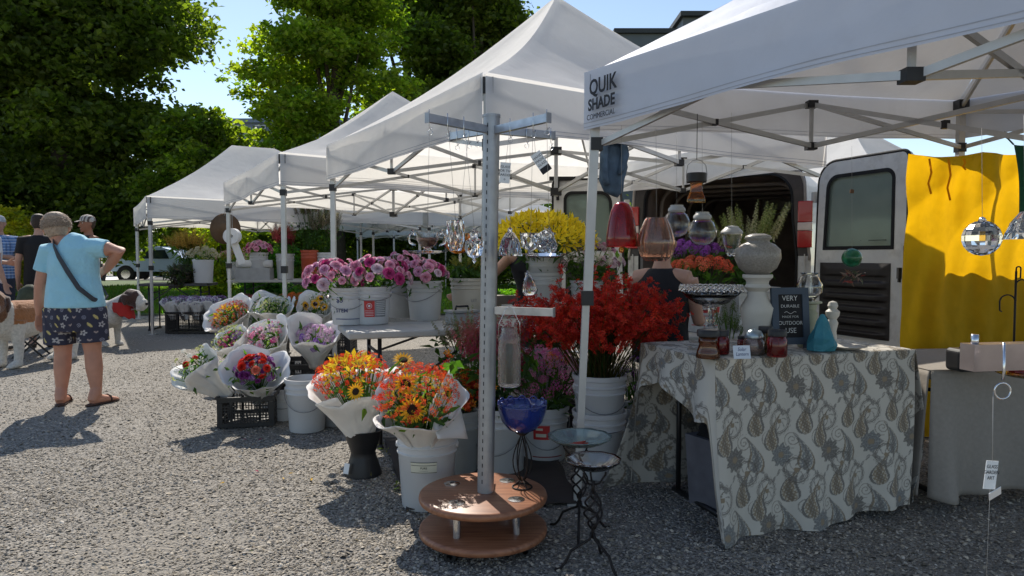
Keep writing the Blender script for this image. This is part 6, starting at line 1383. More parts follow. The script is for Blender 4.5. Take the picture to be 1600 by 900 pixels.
def door(h,e,name,label,rounded_at_hinge=True,th=.06,zb=.42,zt=2.06,inner=(0,0)):
    """h hinge (x,y), e free edge (x,y); viewed side is the inner face"""
    h=np.array([*h,0.]); e=np.array([*e,0.]); L_=np.linalg.norm(e-h); d=(e-h)/L_; nn=np.cross(d,V(0,0,1)); cam_=-(h+e)/2; nn=nn if nn@cam_>0 else -nn
    P=lambda a,z,o=0:h+d*a+V(0,0,z)+nn*o
    n=8; R_=.20
    def loop(i,zb_,zt_,Rh,Rf,tumble=.05):
        pts=[(i,zb_),(L_-i,zb_)]
        for q in range(n+1): t=math.pi/2*q/n; pts.append((L_-i-Rf+Rf*math.cos(t),zt_-Rf+Rf*math.sin(t)))
        for q in range(n+1): t=math.pi/2+math.pi/2*q/n; pts.append((i+tumble+Rh+Rh*math.cos(t),zt_-Rh+Rh*math.sin(t)))
        return pts
    O=loop(0,zb,zt,R_,.06); Wn=loop(.13,1.27,zt-.14,.12,.08,.03); K=len(O)
    # match window loop points count; frame face between outer loop upper part and window: build as ring using nearest matching
    r=empty(name,Vector(h),0); r.parent=van; r.location=Vector(h-VR)
    if label: r['label']=label
    off=h
    def fin(m,nm,mt,par,smooth=False,sharp=None):
        o=m.build(nm,mt,par,smooth=smooth,sharp=sharp)
        for vv in o.data.vertices: vv.co=vv.co-Vector(off)
        return o
    m=MB()
    for o_ in (0,):
        v=[P(a,z,0) for a,z in O]+[P(a,z,0) for a,z in Wn]
        f=[(i,(i+1)%K,K+(i+1)%K,K+i) for i in range(1,K)]+[(0,1,K+1,K)]
        m.add(v,f)
        v=[P(a,z,-th) for a,z in O]+[P(a,z,-th) for a,z in Wn]; m.add(v,[q[::-1] for q in f])
        v=[P(a,z,0) for a,z in O]+[P(a,z,-th) for a,z in O]; m.add(v,[(i,(i+1)%K,K+(i+1)%K,K+i) for i in range(K)])
    fr=fin(m,'door_panel',VW,r)
    m=MB(); v=[P(a,z,0) for a,z in Wn]+[P(a,z,-th) for a,z in Wn]; m.add(v,[(i,(i+1)%K,K+(i+1)%K,K+i) for i in range(K)]); W2=loop(.15,1.29,zt-.16,.10,.07,.03)
    v=[P(a,z,.003) for a,z in loop(.115,1.255,zt-.125,.13,.09,.03)]+[P(a,z,.003) for a,z in loop(.148,1.288,zt-.158,.10,.06,.03)]; m.add(v,[(i,(i+1)%K,K+(i+1)%K,K+i) for i in range(K)]); fin(m,'window_seal',RUB,r)
    m=MB(); m.add([P(a,z,-.02) for a,z in Wn]+[P(a,z,-.026) for a,z in Wn],[tuple(range(K)),tuple(range(K,2*K))[::-1]]+[(i,(i+1)%K,K+(i+1)%K,K+i) for i in range(K)]); fin(m,'pane',mat('van_window_glass',(.23,.29,.25),.12,glass=.25,var=.08,vscale=3,ior=1.2,spec=.9),r)
    # seal around the outside edge
    m=MB(); m.tube([P(a+(.0),z,-.01) for a,z in O],.016,6,closed=True); fin(m,'edge_seal',RUB,r,smooth=True)
    # dark ribbed inner trim
    m=MB(); a0,a1,z0,z1=.09,L_-.14,zb+.07,1.14
    def fn(u,v):
        a=a0+(a1-a0)*u; z=z0+(z1-z0)*v; ed=np.minimum(np.minimum(u,1-u)*8,np.minimum(v,1-v)*12); ed=np.clip(ed,0,1)
        o_=.004+.018*ed+.016*np.clip(np.sin(v*2*math.pi*6.0)*2.2,-1,1)*np.clip(np.minimum(u,1-u)*9-.3,0,1)*(v<.84)
        q=P(0,0,0); return [q[0]+d[0]*a+nn[0]*o_,q[1]+d[1]*a+nn[1]*o_,z+0*u]
    m.grid(fn,40,90); tr=fin(m,'inner_trim',mat('black_brown_trim',(.022,.017,.015),.5,var=.2),r,smooth=True)
    m=MB(); m.box(P(L_-.055,1.06,.006),(.03,.03,.09)); m.box(P(L_-.055,1.0,.006),(.02,.02,.03)); fin(m,'latch',RUB,r)
    for z in (.75,1.75):
        m=MB(); m.box(P(-.01,z,-.02),(.05,.05,.10)); fin(m,'hinge',VW,r)
    m=MB(); m.box(P(L_*.55,1.335,.006),(.004,.004,.004)); m.bar(P(L_*.64,1.335,.006),P(L_*.80,1.335,.006),.022,.005); fin(m,'sticker',RUB,r)
    return r
hR=VR[:2]+rx_[:2]*(-.02)+fx_[:2]*.0; door(hR,(3.20,5.72),'rear_door','right rear door, white with a dark ribbed inner trim')
hL=VL[:2]+rx_[:2]*.03; door(hL,(.44,7.62),'rear_door','left rear door with a square window behind the canopy leg',zt=2.02)
m=MB(); hm=np.array([.46,7.60,2.0]); m.bar(hm+V(-.06,0,0.03),hm+V(.22,0,.03),.05,.04); m.bar(hm+V(.03,-.02,.01),hm+V(.03,-.02,-.20),.05,.03); o=m.build('door_check_strap',RUB,van,smooth=False,world=True)
# ------------------------------------------------------------ pale blue hatchback parked across the verge
def carlocal():
    r=empty('parked_car',(-17.1,34.6,0.02),.04,'pale blue estate car parked beyond the grass verge','car'); P_=mat('pale_blue_car_paint',(.50,.62,.82),.3,var=.03,coat=.8)
    # side profile in x (length 4.4), z
    prof=[(-2.2,.45),(-2.2,.95),(-2.12,1.12),(-1.9,1.5),(-1.55,1.60),(.2,1.6),(.75,1.45),(1.25,1.08),(2.0,.92),(2.2,.75),(2.2,.42)]
    sec=[(-1,.86),(-.55,1.0)]
    m=MB(); ys=(-.88,-.80,-.66,.66,.80,.88)
    def sc(i,y,z): 
        t=max(0,(z-1.0)/.6); return y*(1-.16*t)
    v=[];n_=len(prof)
    for j,y in enumerate((-.88,-.84,.84,.88)):
        for x,z in prof:
            e=1 if j in(1,2) else 0
            v.append((x*(1 if e else .985),sc(0,y,z),z*(1 if e else .99)+(.0 if e else .005)))
    f=[(j*n_+i,j*n_+i+1,(j+1)*n_+i+1,(j+1)*n_+i) for j in range(3) for i in range(n_-1)]+[tuple(range(n_)),tuple(range(3*n_,4*n_))[::-1]]
    m.add(v,f); o=m.build('body',P_,r); o.data.set_sharp_from_angle(angle=.5); bv=o.modifiers.new('b','BEVEL'); bv.width=.04; bv.segments=2; bv.angle_limit=.6; bv.limit_method='ANGLE'
    GL=mat('car_glass',(.02,.03,.04),.05,spec=.9)
    for a,b,c,d_ in ((-1.95,-1.25,1.08,1.48),(-1.15,-.25,1.06,1.5),(-.15,.65,1.05,1.47)):
        m=MB(); y=-.80; m.add([(a,-.885,c),(b,-.885,c),(b-(.25 if b>.5 else 0),-.772,d_),(a+(.16 if a<-1.8 else 0),-.772,d_)],[(0,1,2,3)]); m.build('window',GL,r,smooth=False)
    m=MB(); m.add([(1.22,-.72,1.10),(1.22,.72,1.10),(.72,.62,1.46),(.72,-.62,1.46)],[(0,1,2,3)]); m.build('windscreen',GL,r,smooth=False)
    for x in (-1.4,1.35):
        m=MB(); m.loft([(x,-.895,.32),(x,-.70,.32)],[.42,.42],24); a=m.build('wheel_arch',RUB,r,sharp=40)
        m=MB(); m.loft([(x,-.91,.32),(x,-.70,.32)],[.33,.33],24); w_=m.build('wheel',mat('tyre_black',(.02,.02,.02),.8),r,sharp=40); m=MB(); m.loft([(x,-.92,.32),(x,-.88,.32)],[.22,.21],10); m.build('rim',CHROME,w_,smooth=False)
        m=MB(); m.loft([(x,.70,.32),(x,.91,.32)],[.33,.33],24); m.build('wheel',MATS['tyre_black'],r,sharp=40)
    m=MB(); m.box((-2.17,-.78,1.02),(.12,.22,.24)); m.build('tail_lamp',RL,r,smooth=False); m=MB(); m.box((2.12,-.72,.8),(.18,.3,.12)); m.build('headlight',WL,r,smooth=False)
    m=MB(); 
    for x in (-1.2,-.2): m.box((x,-.875,.9),(.012,.02,.62))
    m.build('door_seam',RUB,r,smooth=False)
    m=MB(); m.tube([(-1.5,-.62,1.64),(.1,-.62,1.64)],.02,6); m.tube([(-1.5,.62,1.64),(.1,.62,1.64)],.02,6); m.build('roof_rail',CHROME,r); return r
carlocal()
r=empty('bollard',(-10.3,15.1,0),0,'short brown wooden bollard on the pale path at far left','bollard'); m=MB(); m.lathe([(.001,0),(.07,0),(.07,.95),(.05,1.0),(.001,1.0)],12); m.build('post',mat('brown_wood_post',(.16,.07,.04),.8,bump=.4),r,sharp=40)
m=MB(); m.lathe([(.072,.80),(.074,.80),(.074,.88),(.072,.88)],12); m.build('band',BLACKP,r,smooth=False)
# ------------------------------------------------------------ people (one continuous body, clothes and hair as children)
def skinm(name,c): return mat(name,c,.55,var=.12,vscale=14,bump=.15,bscale=60,spec=.35)
SK1=skinm('tanned_skin',(.50,.245,.165)); SK2=skinm('fair_skin',(.46,.27,.20))
A_=lambda *p:np.array(p,float)
def hand(m,w,d,side,curl=.5,s=1.0,thumb=None):
    """w wrist point, d direction of the fingers, side = thumb side vector"""
    d=A_(*d); d/=np.linalg.norm(d); t=A_(*side); t=t-d*(t@d); t/=np.linalg.norm(t); n=np.cross(d,t)
    m.loft([w-d*.02,w+d*.03,w+d*.075,w+d*.092],[(.024*s,.019*s),(.036*s,.016*s),(.042*s,.014*s),(.036*s,.010*s)],12,lat=t)
    for i,(o,l) in enumerate(((.030,.066),(.010,.076),(-.011,.070),(-.030,.054))):
        b=w+d*.085*s+t*o*s; c1=b+(d*math.cos(curl*.5)+n*math.sin(curl*.5))*l*.45*s; c2=c1+(d*math.cos(curl*1.3)+n*math.sin(curl*1.3))*l*.33*s; c3=c2+(d*math.cos(curl*2)+n*math.sin(curl*2))*l*.25*s
        m.loft([b-d*.02,b,c1,c2,c3],[.009*s,.0092*s,.0088*s,.008*s,.006*s],8)
    b=w+d*.025*s+t*.030*s; c1=b+(d*.7+t*.75+n*.2)*.036*s; c2=c1+(d*.95+t*.25+n*.35)*.032*s
    m.loft([b-t*.015*s,b,c1,c2],[.013*s,.013*s,.011*s,.008*s],8)
def foot(m,a,f,s=1.0):
    f=A_(*f); f/=np.linalg.norm(f)
    m.loft([a+A_(0,0,.05),a+A_(0,0,.0)-f*.02,a-A_(0,0,a[2]-.035)-f*.045],[.042*s,.045*s,.036*s],12)
    p0=a-f*.05; p0[2]=.035; pts=[p0,p0+f*.06,p0+f*.14,p0+f*.20,p0+f*.235]; 
    for i,z in enumerate((.034,.045,.034,.024,.018)): pts[i][2]=z
    m.loft(pts,[(.030,.030),(.036,.042),(.043,.030),(.045,.020),(.030,.012)],12,lat=np.cross(f,A_(0,0,1)))
    lt=np.cross(f,A_(0,0,1))
    for i,o in enumerate((-.030,-.014,.002,.016,.029)): 
        q=p0+f*(.225-.004*i)+lt*o; q[2]=.016; m.loft([q-f*.02,q,q+f*.022],[.009,.009,.006],7)
def head(m,c,up,fwd,s=1.0,neck=None):
    up=A_(*up);up/=np.linalg.norm(up);fwd=A_(*fwd);fwd=fwd-up*(fwd@up);fwd/=np.linalg.norm(fwd);r=np.cross(fwd,up)
    P=lambda x,y,z:c+(r*x+fwd*y+up*z)*s
    m.loft([P(0,.02,-.115),P(0,.018,-.095),P(0,.006,-.055),P(0,0,0),P(0,-.004,.05),P(0,-.008,.085),P(0,-.01,.108),P(0,-.01,.114)],[(.024*s,.03*s),(.045*s,.055*s),(.062*s,.080*s),(.074*s,.095*s),(.073*s,.094*s),(.056*s,.074*s),(.028*s,.036*s),(.004*s,.004*s)],20,lat=r)
    m.loft([P(0,.085,.015),P(0,.100,-.01),P(0,.112,-.032),P(0,.095,-.044)],[.008*s,.011*s,.015*s,.011*s],8)   # nose
    m.loft([P(-.024,.078,-.070),P(0,.090,-.070),P(.024,.078,-.070)],[.006*s,.009*s,.006*s],8)            # lips
    m.loft([P(0,.06,-.105),P(0,.072,-.098),P(0,.07,-.09)],[.018*s,.020*s,.014*s],8)
    for sx in (-1,1):
        m.loft([P(sx*.074,-.012,.022),P(sx*.084,-.016,.012),P(sx*.083,-.014,-.012),P(sx*.074,-.006,-.030)],[.008*s,.014*s,.012*s,.007*s],8)
        m.loft([P(sx*.018,.082,.028),P(sx*.034,.081,.032),P(sx*.05,.070,.028)],[.007*s,.009*s,.007*s],8)   # brow
    if neck is not None: m.loft([c-up*.06*s-fwd*.01,A_(*neck)*.5+(c-up*.08*s)*.5-fwd*.01,A_(*neck)],[(.050*s,.055*s),(.052*s,.055*s),(.066*s,.062*s)],14,lat=r)
    return P
def limb(m,pts,rad,n=14): m.loft(pts,rad,n)
def eyes(r,P,s=1.0):
    for sx in (-1,1):
        m=MB(); k=6; c=P(sx*.032,.076,.012); m.lathe([(max(.0004,.0115*math.sin(math.pi*i/k)),-.0115*math.cos(math.pi*i/k)) for i in range(k+1)],10,c=c); m.build('eye',mat('eye_white',(.55,.52,.48),.2),r)
        m=MB(); m.lathe([(max(.0003,.006*math.sin(math.pi*i/k)),-.006*math.cos(math.pi*i/k)) for i in range(k+1)],8,c=P(sx*.032,.084,.012)); m.build('pupil',mat('pupil',(.02,.012,.01),.1),r)
def hairmesh(r,P,s,c,long=False,name='hair',m_=None,seed=1,cover=1.0):
    m=MB(); v=lambda x,y,z:P(x,y,z)
    lat=(P(1,0,0)-P(0,0,0))
    m.loft([v(0,-.050,-.070 if not long else -.14),v(0,-.042,-.035),v(0,-.030,.02),v(0,-.020,.06),v(0,-.012,.095),v(0,-.010,.118),v(0,-.010,.128)],[(.046*s,.036*s),(.070*s,.060*s),(.083*s,.084*s),(.082*s,.094*s),(.070*s,.084*s),(.044*s,.055*s),(.006*s,.008*s)],22,lat=lat)
    o=remeshed(m,name,m_,r,.008,3)
    # strands
    return o
def strands(r,P,n,L_,col,seed,m_):
    rs=np.random.default_rng(seed); m=MB(); th=rs.uniform(0,6.28,n); ph=np.arccos(rs.uniform(-.6,1,n)); 
    for t,p in zip(th,ph):
        d=A_(math.sin(p)*math.cos(t),math.sin(p)*math.sin(t),math.cos(p))
        if (d[1]>.45 and d[2]<.5) or d[2]<-.35: continue
        a=P(d[0]*.086,d[1]*.092-.02,d[2]*.082+.035); b=P(d[0]*(.086+L_*.6)+rs.normal(0,.006),d[1]*(.092+L_*.5)-.02,d[2]*(.082+L_*.35)+.035-L_*.5*(1-d[2])); m.loft([a,(a+b)/2+A_(0,0,.003),b],[.0028,.0024,.0006],4,cap=False,col=np.array(col)*rs.uniform(.7,1.3))
    m.build('hair_strands',m_,r)
# ---- the woman in front
wp_=G(120,632); WO=empty('person',wp_,0,'woman in light blue t-shirt and printed navy shorts seen from behind, elbow raised','person')
HC_=A_(-.135,.03,1.415); LS=A_(-.185,.0,1.235); RS_=A_(.195,.0,1.265); RE=A_(.375,.01,1.245); RW=A_(.19,.13,1.085); LE=A_(-.262,-.005,.965); LW=A_(-.300,.03,.735)
LH=A_(-.10,0,.80); RH=A_(.115,0,.80); LK=A_(-.105,.01,.43); RK=A_(.135,.01,.43); LA=A_(-.115,-.01,.085); RA=A_(.170,-.01,.085)
m=MB(); latx=A_(1,0,0)
m.loft([A_(.005,0,.70),A_(.005,.0,.80),A_(.005,0,.92),A_(0,.01,1.05),A_(0,.01,1.16),A_(0,0,1.24),A_(-.02,0,1.30),A_(-.04,.0,1.335)],[(.15,.11),(.205,.145),(.195,.135),(.175,.13),(.18,.125),(.175,.105),(.11,.08),(.06,.06)],22,lat=latx)
P=head(m,HC_,(-.16,.10,1),(-.30,1,-.25),1.08,neck=(-.055,-.005,1.30))
limb(m,[LS,LE*.5+LS*.5,LE,LE*.5+LW*.5,LW],[.062,.056,.045,.043,.029]); limb(m,[RS_,RE*.5+RS_*.5,RE,RE*.5+RW*.5,RW],[.062,.058,.046,.043,.029])
limb(m,[A_(-.08,.01,1.26),LS],[.07,.064]); limb(m,[A_(.08,.01,1.27),RS_],[.07,.064])
limb(m,[LH,LH*.5+LK*.5,LK,LK*.62+LA*.38,LA],[.105,.088,.062,.064,.036]); limb(m,[RH,RH*.5+RK*.5,RK,RK*.62+RA*.38,RA],[.105,.088,.062,.064,.036])
hand(m,LW,(-.12,.10,-1),(.3,1,0),.45,1.0); hand(m,RW,(-.8,.5,-.2),(0,.2,1),.7,1.0)
foot(m,LA,(-.35,1,0)); foot(m,RA,(.35,1,0))
remeshed(m,'body',SK1,WO,.0065,3)
eyes(WO,P)
HM=mat('sandy_grey_hair',(.38,.28,.20),.6,var=.35,vscale=60,bump=1.0,bscale=90)
hairmesh(WO,P,1.10,None,m_=HM); strands(WO,P,3800,.016,(.50,.38,.28),3,mat('hair_strand',(1,1,1),.5,useCol=True,translu=.2))
SHM=mat('light_blue_jersey',(.33,.62,.74),.85,var=.05,bump=.9,bscale=6,sheen=.2)
for n_ in SHM.node_tree.nodes:
    if n_.type=='BUMP': n_.inputs['Distance'].default_value=.05
m=MB()
m.loft([A_(.01,0,.790),A_(.01,.0,.83),A_(.005,0,.93),A_(0,.01,1.05),A_(0,.01,1.16),A_(0,0,1.25),A_(-.02,0,1.305),A_(-.045,0,1.325)],[(.228,.170),(.226,.168),(.212,.155),(.193,.146),(.196,.142),(.19,.122),(.125,.09),(.085,.075)],26,lat=latx)
limb(m,[A_(-.05,.0,1.25),LS+A_(-.005,0,.0),LS*.42+LE*.58+A_(-.008,0,0)],[.075,.080,.074]); limb(m,[A_(.05,.0,1.26),RS_+A_(0,0,.0),RS_*.55+RE*.45],[.078,.080,.073])
remeshed(m,'t_shirt',SHM,WO,.0075,4)
def print_cols(co):
    rs=np.random.default_rng(5); c=np.ones((len(co),3))*np.array([.035,.035,.060]); ang=np.arctan2(co[:,1],co[:,0]-.01); S=ang*.20; T=co[:,2]
    for i in range(-9,10):
        for j in range(8):
            cx=i*.072+(.036 if j%2 else 0); cy=.47+j*.062; x=S-cx; y=T-cy; r_=np.hypot(x,y); th=np.arctan2(y,x); k=(i*3+j*5)%4
            if k==0: c[(r_<.019*(1+.35*np.cos(5*th)))&(r_>.008)]=[.45,.42,.42]
            elif k==1: xx=x+y*.6; c[(np.hypot(xx/.011,y/.019)<1)]=[.52,.42,.16]
            elif k==2: c[(r_<.017)&(np.sin(r_*600)>0)]=[.24,.24,.30]
            else: c[(np.abs(x)<.013)&(np.abs(y-.6*np.abs(x))<.006)]=[.36,.28,.26]
    return c
SHO=mat('printed_shorts',(1,1,1),.85,useCol=True,var=.08,bump=.4,bscale=12)
m=MB(); m.loft([A_(.01,0,.60),A_(.01,0,.70),A_(.01,0,.82),A_(.01,0,.87)],[(.19,.14),(.222,.165),(.218,.16),(.205,.15)],24,lat=latx)
limb(m,[LH+A_(-.01,0,-.02),LH*.6+LK*.4+A_(-.02,0,0),LK+A_(-.022,0,.065)],[.125,.118,.116]); limb(m,[RH+A_(.01,0,-.02),RH*.6+RK*.4+A_(.016,0,0),RK+A_(.008,0,.085)],[.125,.118,.116])
remeshed(m,'shorts',SHO,WO,.0055,3,colfn=print_cols)
m=MB(); pts=[A_(-.13,-.035,1.325),A_(-.09,-.095,1.285),A_(-.02,-.148,1.20),A_(.06,-.165,1.08),A_(.14,-.160,.95),A_(.21,-.095,.86),A_(.225,.0,.83),A_(.2,.13,.87),A_(.06,.19,1.05),A_(-.06,.13,1.25),A_(-.11,.05,1.32)]
m.loft(pts,[(.018,.004)]*len(pts),8,lat=[np.cross((pts[(i+1)%len(pts)]-pts[i-1]),(pts[i]-A_(0,0,pts[i][2]))) for i in range(len(pts))],closed=True); m.build('bag_strap',mat('grey_strap',(.05,.055,.065),.8),WO)
SAN=mat('brown_sandal',(.07,.035,.025),.7)
for a,f in ((LA,A_(-.35,1,0)),(RA,A_(.35,1,0))):
    f=f/np.linalg.norm(f); m=MB(); p=a.copy(); p[2]=.010; lt=np.cross(f,A_(0,0,1)); m.loft([p-f*.095,p-f*.05,p+f*.06,p+f*.15,p+f*.20],[(.018,.010),(.040,.012),(.044,.011),(.052,.011),(.024,.008)],14,lat=lt); so_=m.build('sandal',SAN,WO)
    m=MB(); q=p+f*.10; m.tube([q-lt*.05+A_(0,0,.005),q-lt*.035+A_(0,0,.045),q+f*.0+A_(0,0,.058),q+lt*.035+A_(0,0,.045),q+lt*.05+A_(0,0,.005)],.008,6); m.build('sandal_strap',SAN,so_)
m=MB(); m.box(RW+A_(-.085,.085,-.02),(.075,.012,.14),rotz(.5)@roty(.2)); m.build('phone',BLACKP,WO,smooth=False)
# ---- generic upright figure
def figure(loc,rz,label,h=1.72,skin=SK2,top=(.5,.5,.5),leg=(.03,.04,.08),hair=(.05,.03,.02),topmat=None,hat=None,larm='down',rarm='down',short=True,lean=0,topcol=None,hatcol=None,longhair=False,sit=False,female=False):
    r=empty('person',loc,rz,label,'person'); k=h/1.72; m=MB(); X=A_(1,0,0); q=lambda *p:A_(*p)*k
    def B(p):       # bend the upper body forward about the hips
        p=A_(*p)*k
        if lean: z=p[2]-.9*k; c,s=math.cos(lean),math.sin(lean); p=A_(p[0],p[1]*c+z*s,.9*k+z*c-p[1]*s) if z>0 else p
        return p
    if sit:
        off=-.29*k
    else: off=0
    O=lambda p:p+A_(0,0,off)
    m.loft([O(B((0,0,.80))),O(B((0,0,.92))),O(B((0,0,1.05))),O(B((0,.01,1.20))),O(B((0,.01,1.32))),O(B((0,0,1.42))),O(B((0,0,1.46)))],[(.14*k,.10*k),(.165*k,.115*k),(.155*k,.11*k),(.165*k,.12*k),(.17*k,.11*k),(.10*k,.075*k),(.06*k,.055*k)],20,lat=X)
    up=B((0,0,2.0))-B((0,0,1.5)); P=head(m,O(B((0,.02,1.61))),up,np.cross(up,A_(-1,0,0))*0+A_(0,1,-math.sin(lean)),1.0*k**.5,neck=O(B((0,0,1.45))))
    sh={-1:O(B((-.185,0,1.39))),1:O(B((.185,0,1.39)))}
    arms={}
    for sx,mode in ((-1,larm),(1,rarm)):
        S=sh[sx]
        if mode=='down': E=S+A_(sx*.05,-.01,-.29)*k; Wr=E+A_(sx*.02,.07,-.25)*k; hd=(0,.2,-1); td=(-sx*.3,1,0)
        elif mode=='cross': E=S+A_(sx*.07,.02,-.27)*k; Wr=E+A_(-sx*.20,.20,.04)*k; hd=(-sx,.3,.05); td=(0,.2,1)
        elif mode=='front': E=S+A_(sx*.04,.05,-.27)*k; Wr=E+A_(-sx*.06,.24,-.02)*k; hd=(-sx*.3,1,-.1); td=(0,.1,1)
        elif mode=='reach': E=S+A_(sx*.16,.16,-.20)*k; Wr=E+A_(sx*.20,.10,-.12)*k; hd=(sx*.8,.4,-.3); td=(0,.3,1)
        m.loft([S,(S+E)/2,E,(E+Wr)/2,Wr],[.050*k,.045*k,.038*k,.036*k,.025*k],12); m.loft([O(B((sx*.08,0,1.40))),S],[.06*k,.052*k],12); hand(m,Wr,hd,td,.5,k); arms[sx]=(S,E,Wr)
    jt={}
    for sx in (-1,1):
        Hh=O(B((sx*.085,0,.86))) if not sit else O(q(sx*.09,0,.90))
        if sit: K=Hh+A_(sx*.04,.40,-.04)*k; An=K+A_(0,.02,-.42)*k; An[2]=.085
        else: K=q(sx*.095,.015,.48); An=q(sx*.10,-.01,.085)
        m.loft([Hh,(Hh+K)/2,K,K*.62+An*.38,An],[.088*k,.072*k,.054*k,.054*k,.034*k],12); foot(m,An,(sx*.2,1,0),k); jt[sx]=(Hh,K,An)
    remeshed(m,'body',skin,r,.0085,3); eyes(r,P,k)
    TM=topmat or mat('shirt_'+str(abs(hash(label))%999),top,.85,var=.08,bump=.4,bscale=9)
    m=MB(); m.loft([O(B((0,0,.84))),O(B((0,0,.95))),O(B((0,0,1.08))),O(B((0,.01,1.22))),O(B((0,.01,1.34))),O(B((0,0,1.43))),O(B((0,0,1.455)))],[(.185*k,.135*k),(.182*k,.132*k),(.172*k,.128*k),(.182*k,.136*k),(.187*k,.126*k),(.115*k,.09*k),(.078*k,.07*k)],22,lat=X)
    for sx in (-1,1):
        S,E,Wr=arms[sx]
        if female: continue
        m.loft([O(B((sx*.06,0,1.39))),S,S*.4+E*.6],[.07*k,.068*k,.060*k],12)
    remeshed(m,'shirt',TM,r,.010,3,colfn=topcol)
    LM=mat('trousers_'+str(abs(hash(str(leg)))%999),leg,.85,var=.15,bump=.3,bscale=20)
    m=MB(); m.loft([O(q(0,0,.76)) if not sit else O(q(0,0,.86)),O(B((0,0,.88))),O(B((0,0,.98)))],[(.16*k,.12*k),(.178*k,.128*k),(.165*k,.12*k)],18,lat=X)
    for sx in (-1,1):
        Hh,K,An=jt[sx]; end=K*.15+An*.85 if not short else K*.85+An*.15
        m.loft([Hh,(Hh+K)/2,K,end],[.10*k,.085*k,.073*k,.062*k if not short else .076*k],12)
    remeshed(m,'trousers',LM,r,.010,3)
    for sx in (-1,1):
        An=jt[sx][2]; f=A_(sx*.2,1,0); f=f/np.linalg.norm(f); p=An.copy(); p[2]=.035; m=MB(); m.loft([p-f*.07,p-f*.03,p+f*.08,p+f*.17,p+f*.21],[(.03,.03),(.045,.045),(.05,.038),(.048,.028),(.02,.018)],12,lat=np.cross(f,A_(0,0,1))); m.build('shoe',mat('dark_shoe',(.04,.035,.03),.6),r)
    HM_=mat('hair_'+str(abs(hash(str(hair)))%999),hair,.6,var=.3,vscale=50,bump=1,bscale=80)
    if not hat: hairmesh(r,P,k**.5,None,m_=HM_,long=longhair)
    else:
        m=MB(); s=k**.5; lat=P(1,0,0)-P(0,0,0); m.loft([P(0,-.012,.025),P(0,-.012,.06),P(0,-.012,.10),P(0,-.012,.125),P(0,-.012,.133)],[(.086*s,.104*s),(.086*s,.103*s),(.07*s,.085*s),(.035*s,.045*s),(.004,.004)],22,lat=lat); 
        m.loft([P(0,.07,.035),P(0,.11,.036),P(0,.16,.022)],[(.07*s,.010),(.068*s,.008),(.03*s,.005)],14,lat=lat)
        HMt=mat('cap_'+hat,(1,1,1),.8,useCol=True)
        def hc(co):
            c=np.ones((len(co),3))*np.array(hatcol or (.4,.4,.4)); 
            if hat=='striped': c[np.sin(co[:,0]*170+co[:,1]*60)>0]=[.12,.09,.08]
            return c
        remeshed(m,'cap',HMt,r,.006,2,colfn=hc); hairmesh(r,lambda x,y,z:P(x*.96,y*.9-.006,min(z,.05)),s,None,m_=HM_)
    return r,P
def plaid(co):
    c=np.ones((len(co),3))*np.array([.10,.20,.42]); c[np.sin(co[:,2]*150)>.3]=[.22,.34,.58]; c[np.sin(np.arctan2(co[:,1],co[:,0])*22)>.5]*=.6; c[(np.sin(co[:,2]*150)>.85)]=[.45,.52,.65]; return c
def gnd(px,py): return G(px,py)
figure(gnd(-14,548),-.5,'man in a white t-shirt cut off by the left frame edge',1.74,top=(.66,.67,.70),leg=(.03,.045,.10),hair=(.12,.10,.09),short=False,larm='front',rarm='down')
figure(gnd(4,528),-2.8,'man in a blue plaid shirt and pale cap behind the man in white',1.78,topmat=mat('plaid_shirt',(1,1,1),.85,useCol=True),topcol=plaid,leg=(.025,.03,.05),hat='plain',hatcol=(.45,.47,.48),hair=(.15,.12,.10),short=False,larm='cross',rarm='down')
figure(gnd(66,542),.4,'man in a black shirt mostly hidden behind the woman in blue',1.74,top=(.012,.012,.014),leg=(.02,.02,.025),hair=(.03,.02,.015),short=False)
figure(gnd(143,533),2.6,'bare armed person in a striped cap behind the raised elbow',1.76,skin=skinm('bronzed_skin',(.34,.16,.10)),top=(.05,.045,.045),leg=(.06,.05,.045),hat='striped',hatcol=(.50,.46,.40),hair=(.08,.05,.03),short=False,larm='cross',rarm='cross',female=True)
r=empty('backpack',gnd(36,560)+Vector((0,.15,.36)),.3,'green and black backpack standing between the people at left','backpack'); m=MB(); m.loft([(0,0,0),(0,0,.08),(0,0,.30),(0,0,.44),(0,0,.50)],[(.12,.07),(.16,.11),(.15,.11),(.11,.08),(.03,.03)],16,lat=(1,0,0)); m.build('bag_body',mat('camouflage_green',(.05,.06,.035),.8,var=.6,vscale=9),r); m=MB(); m.loft([(0,-.09,.05),(0,-.13,.12),(0,-.12,.22),(0,-.09,.27)],[(.08,.03),(.11,.05),(.10,.05),(.06,.02)],14,lat=(1,0,0)); m.build('front_pocket',BLACKP,r)
m=MB(); 
for s in (-1,1): m.tube([(s*.08,.09,.45),(s*.10,.15,.35),(s*.10,.14,.15),(s*.09,.09,.06)],.014,6)
m.build('shoulder_strap',BLACKP,r)
r=empty('camp_stool',gnd(36,560)+Vector((0,.15,0)),.3,'low folding stool under the green and black backpack','stool'); m=MB(); m.box((0,0,.345),(.36,.30,.02)); m.build('seat',BLACKP,r,smooth=False)
for a,b in ((-1,-1),(1,-1),(-1,1),(1,1)): m=MB(); m.bar((a*.16,b*.13,0),(-a*.16,b*.13,.335),.018); m.build('leg',DARKM,r,smooth=False)
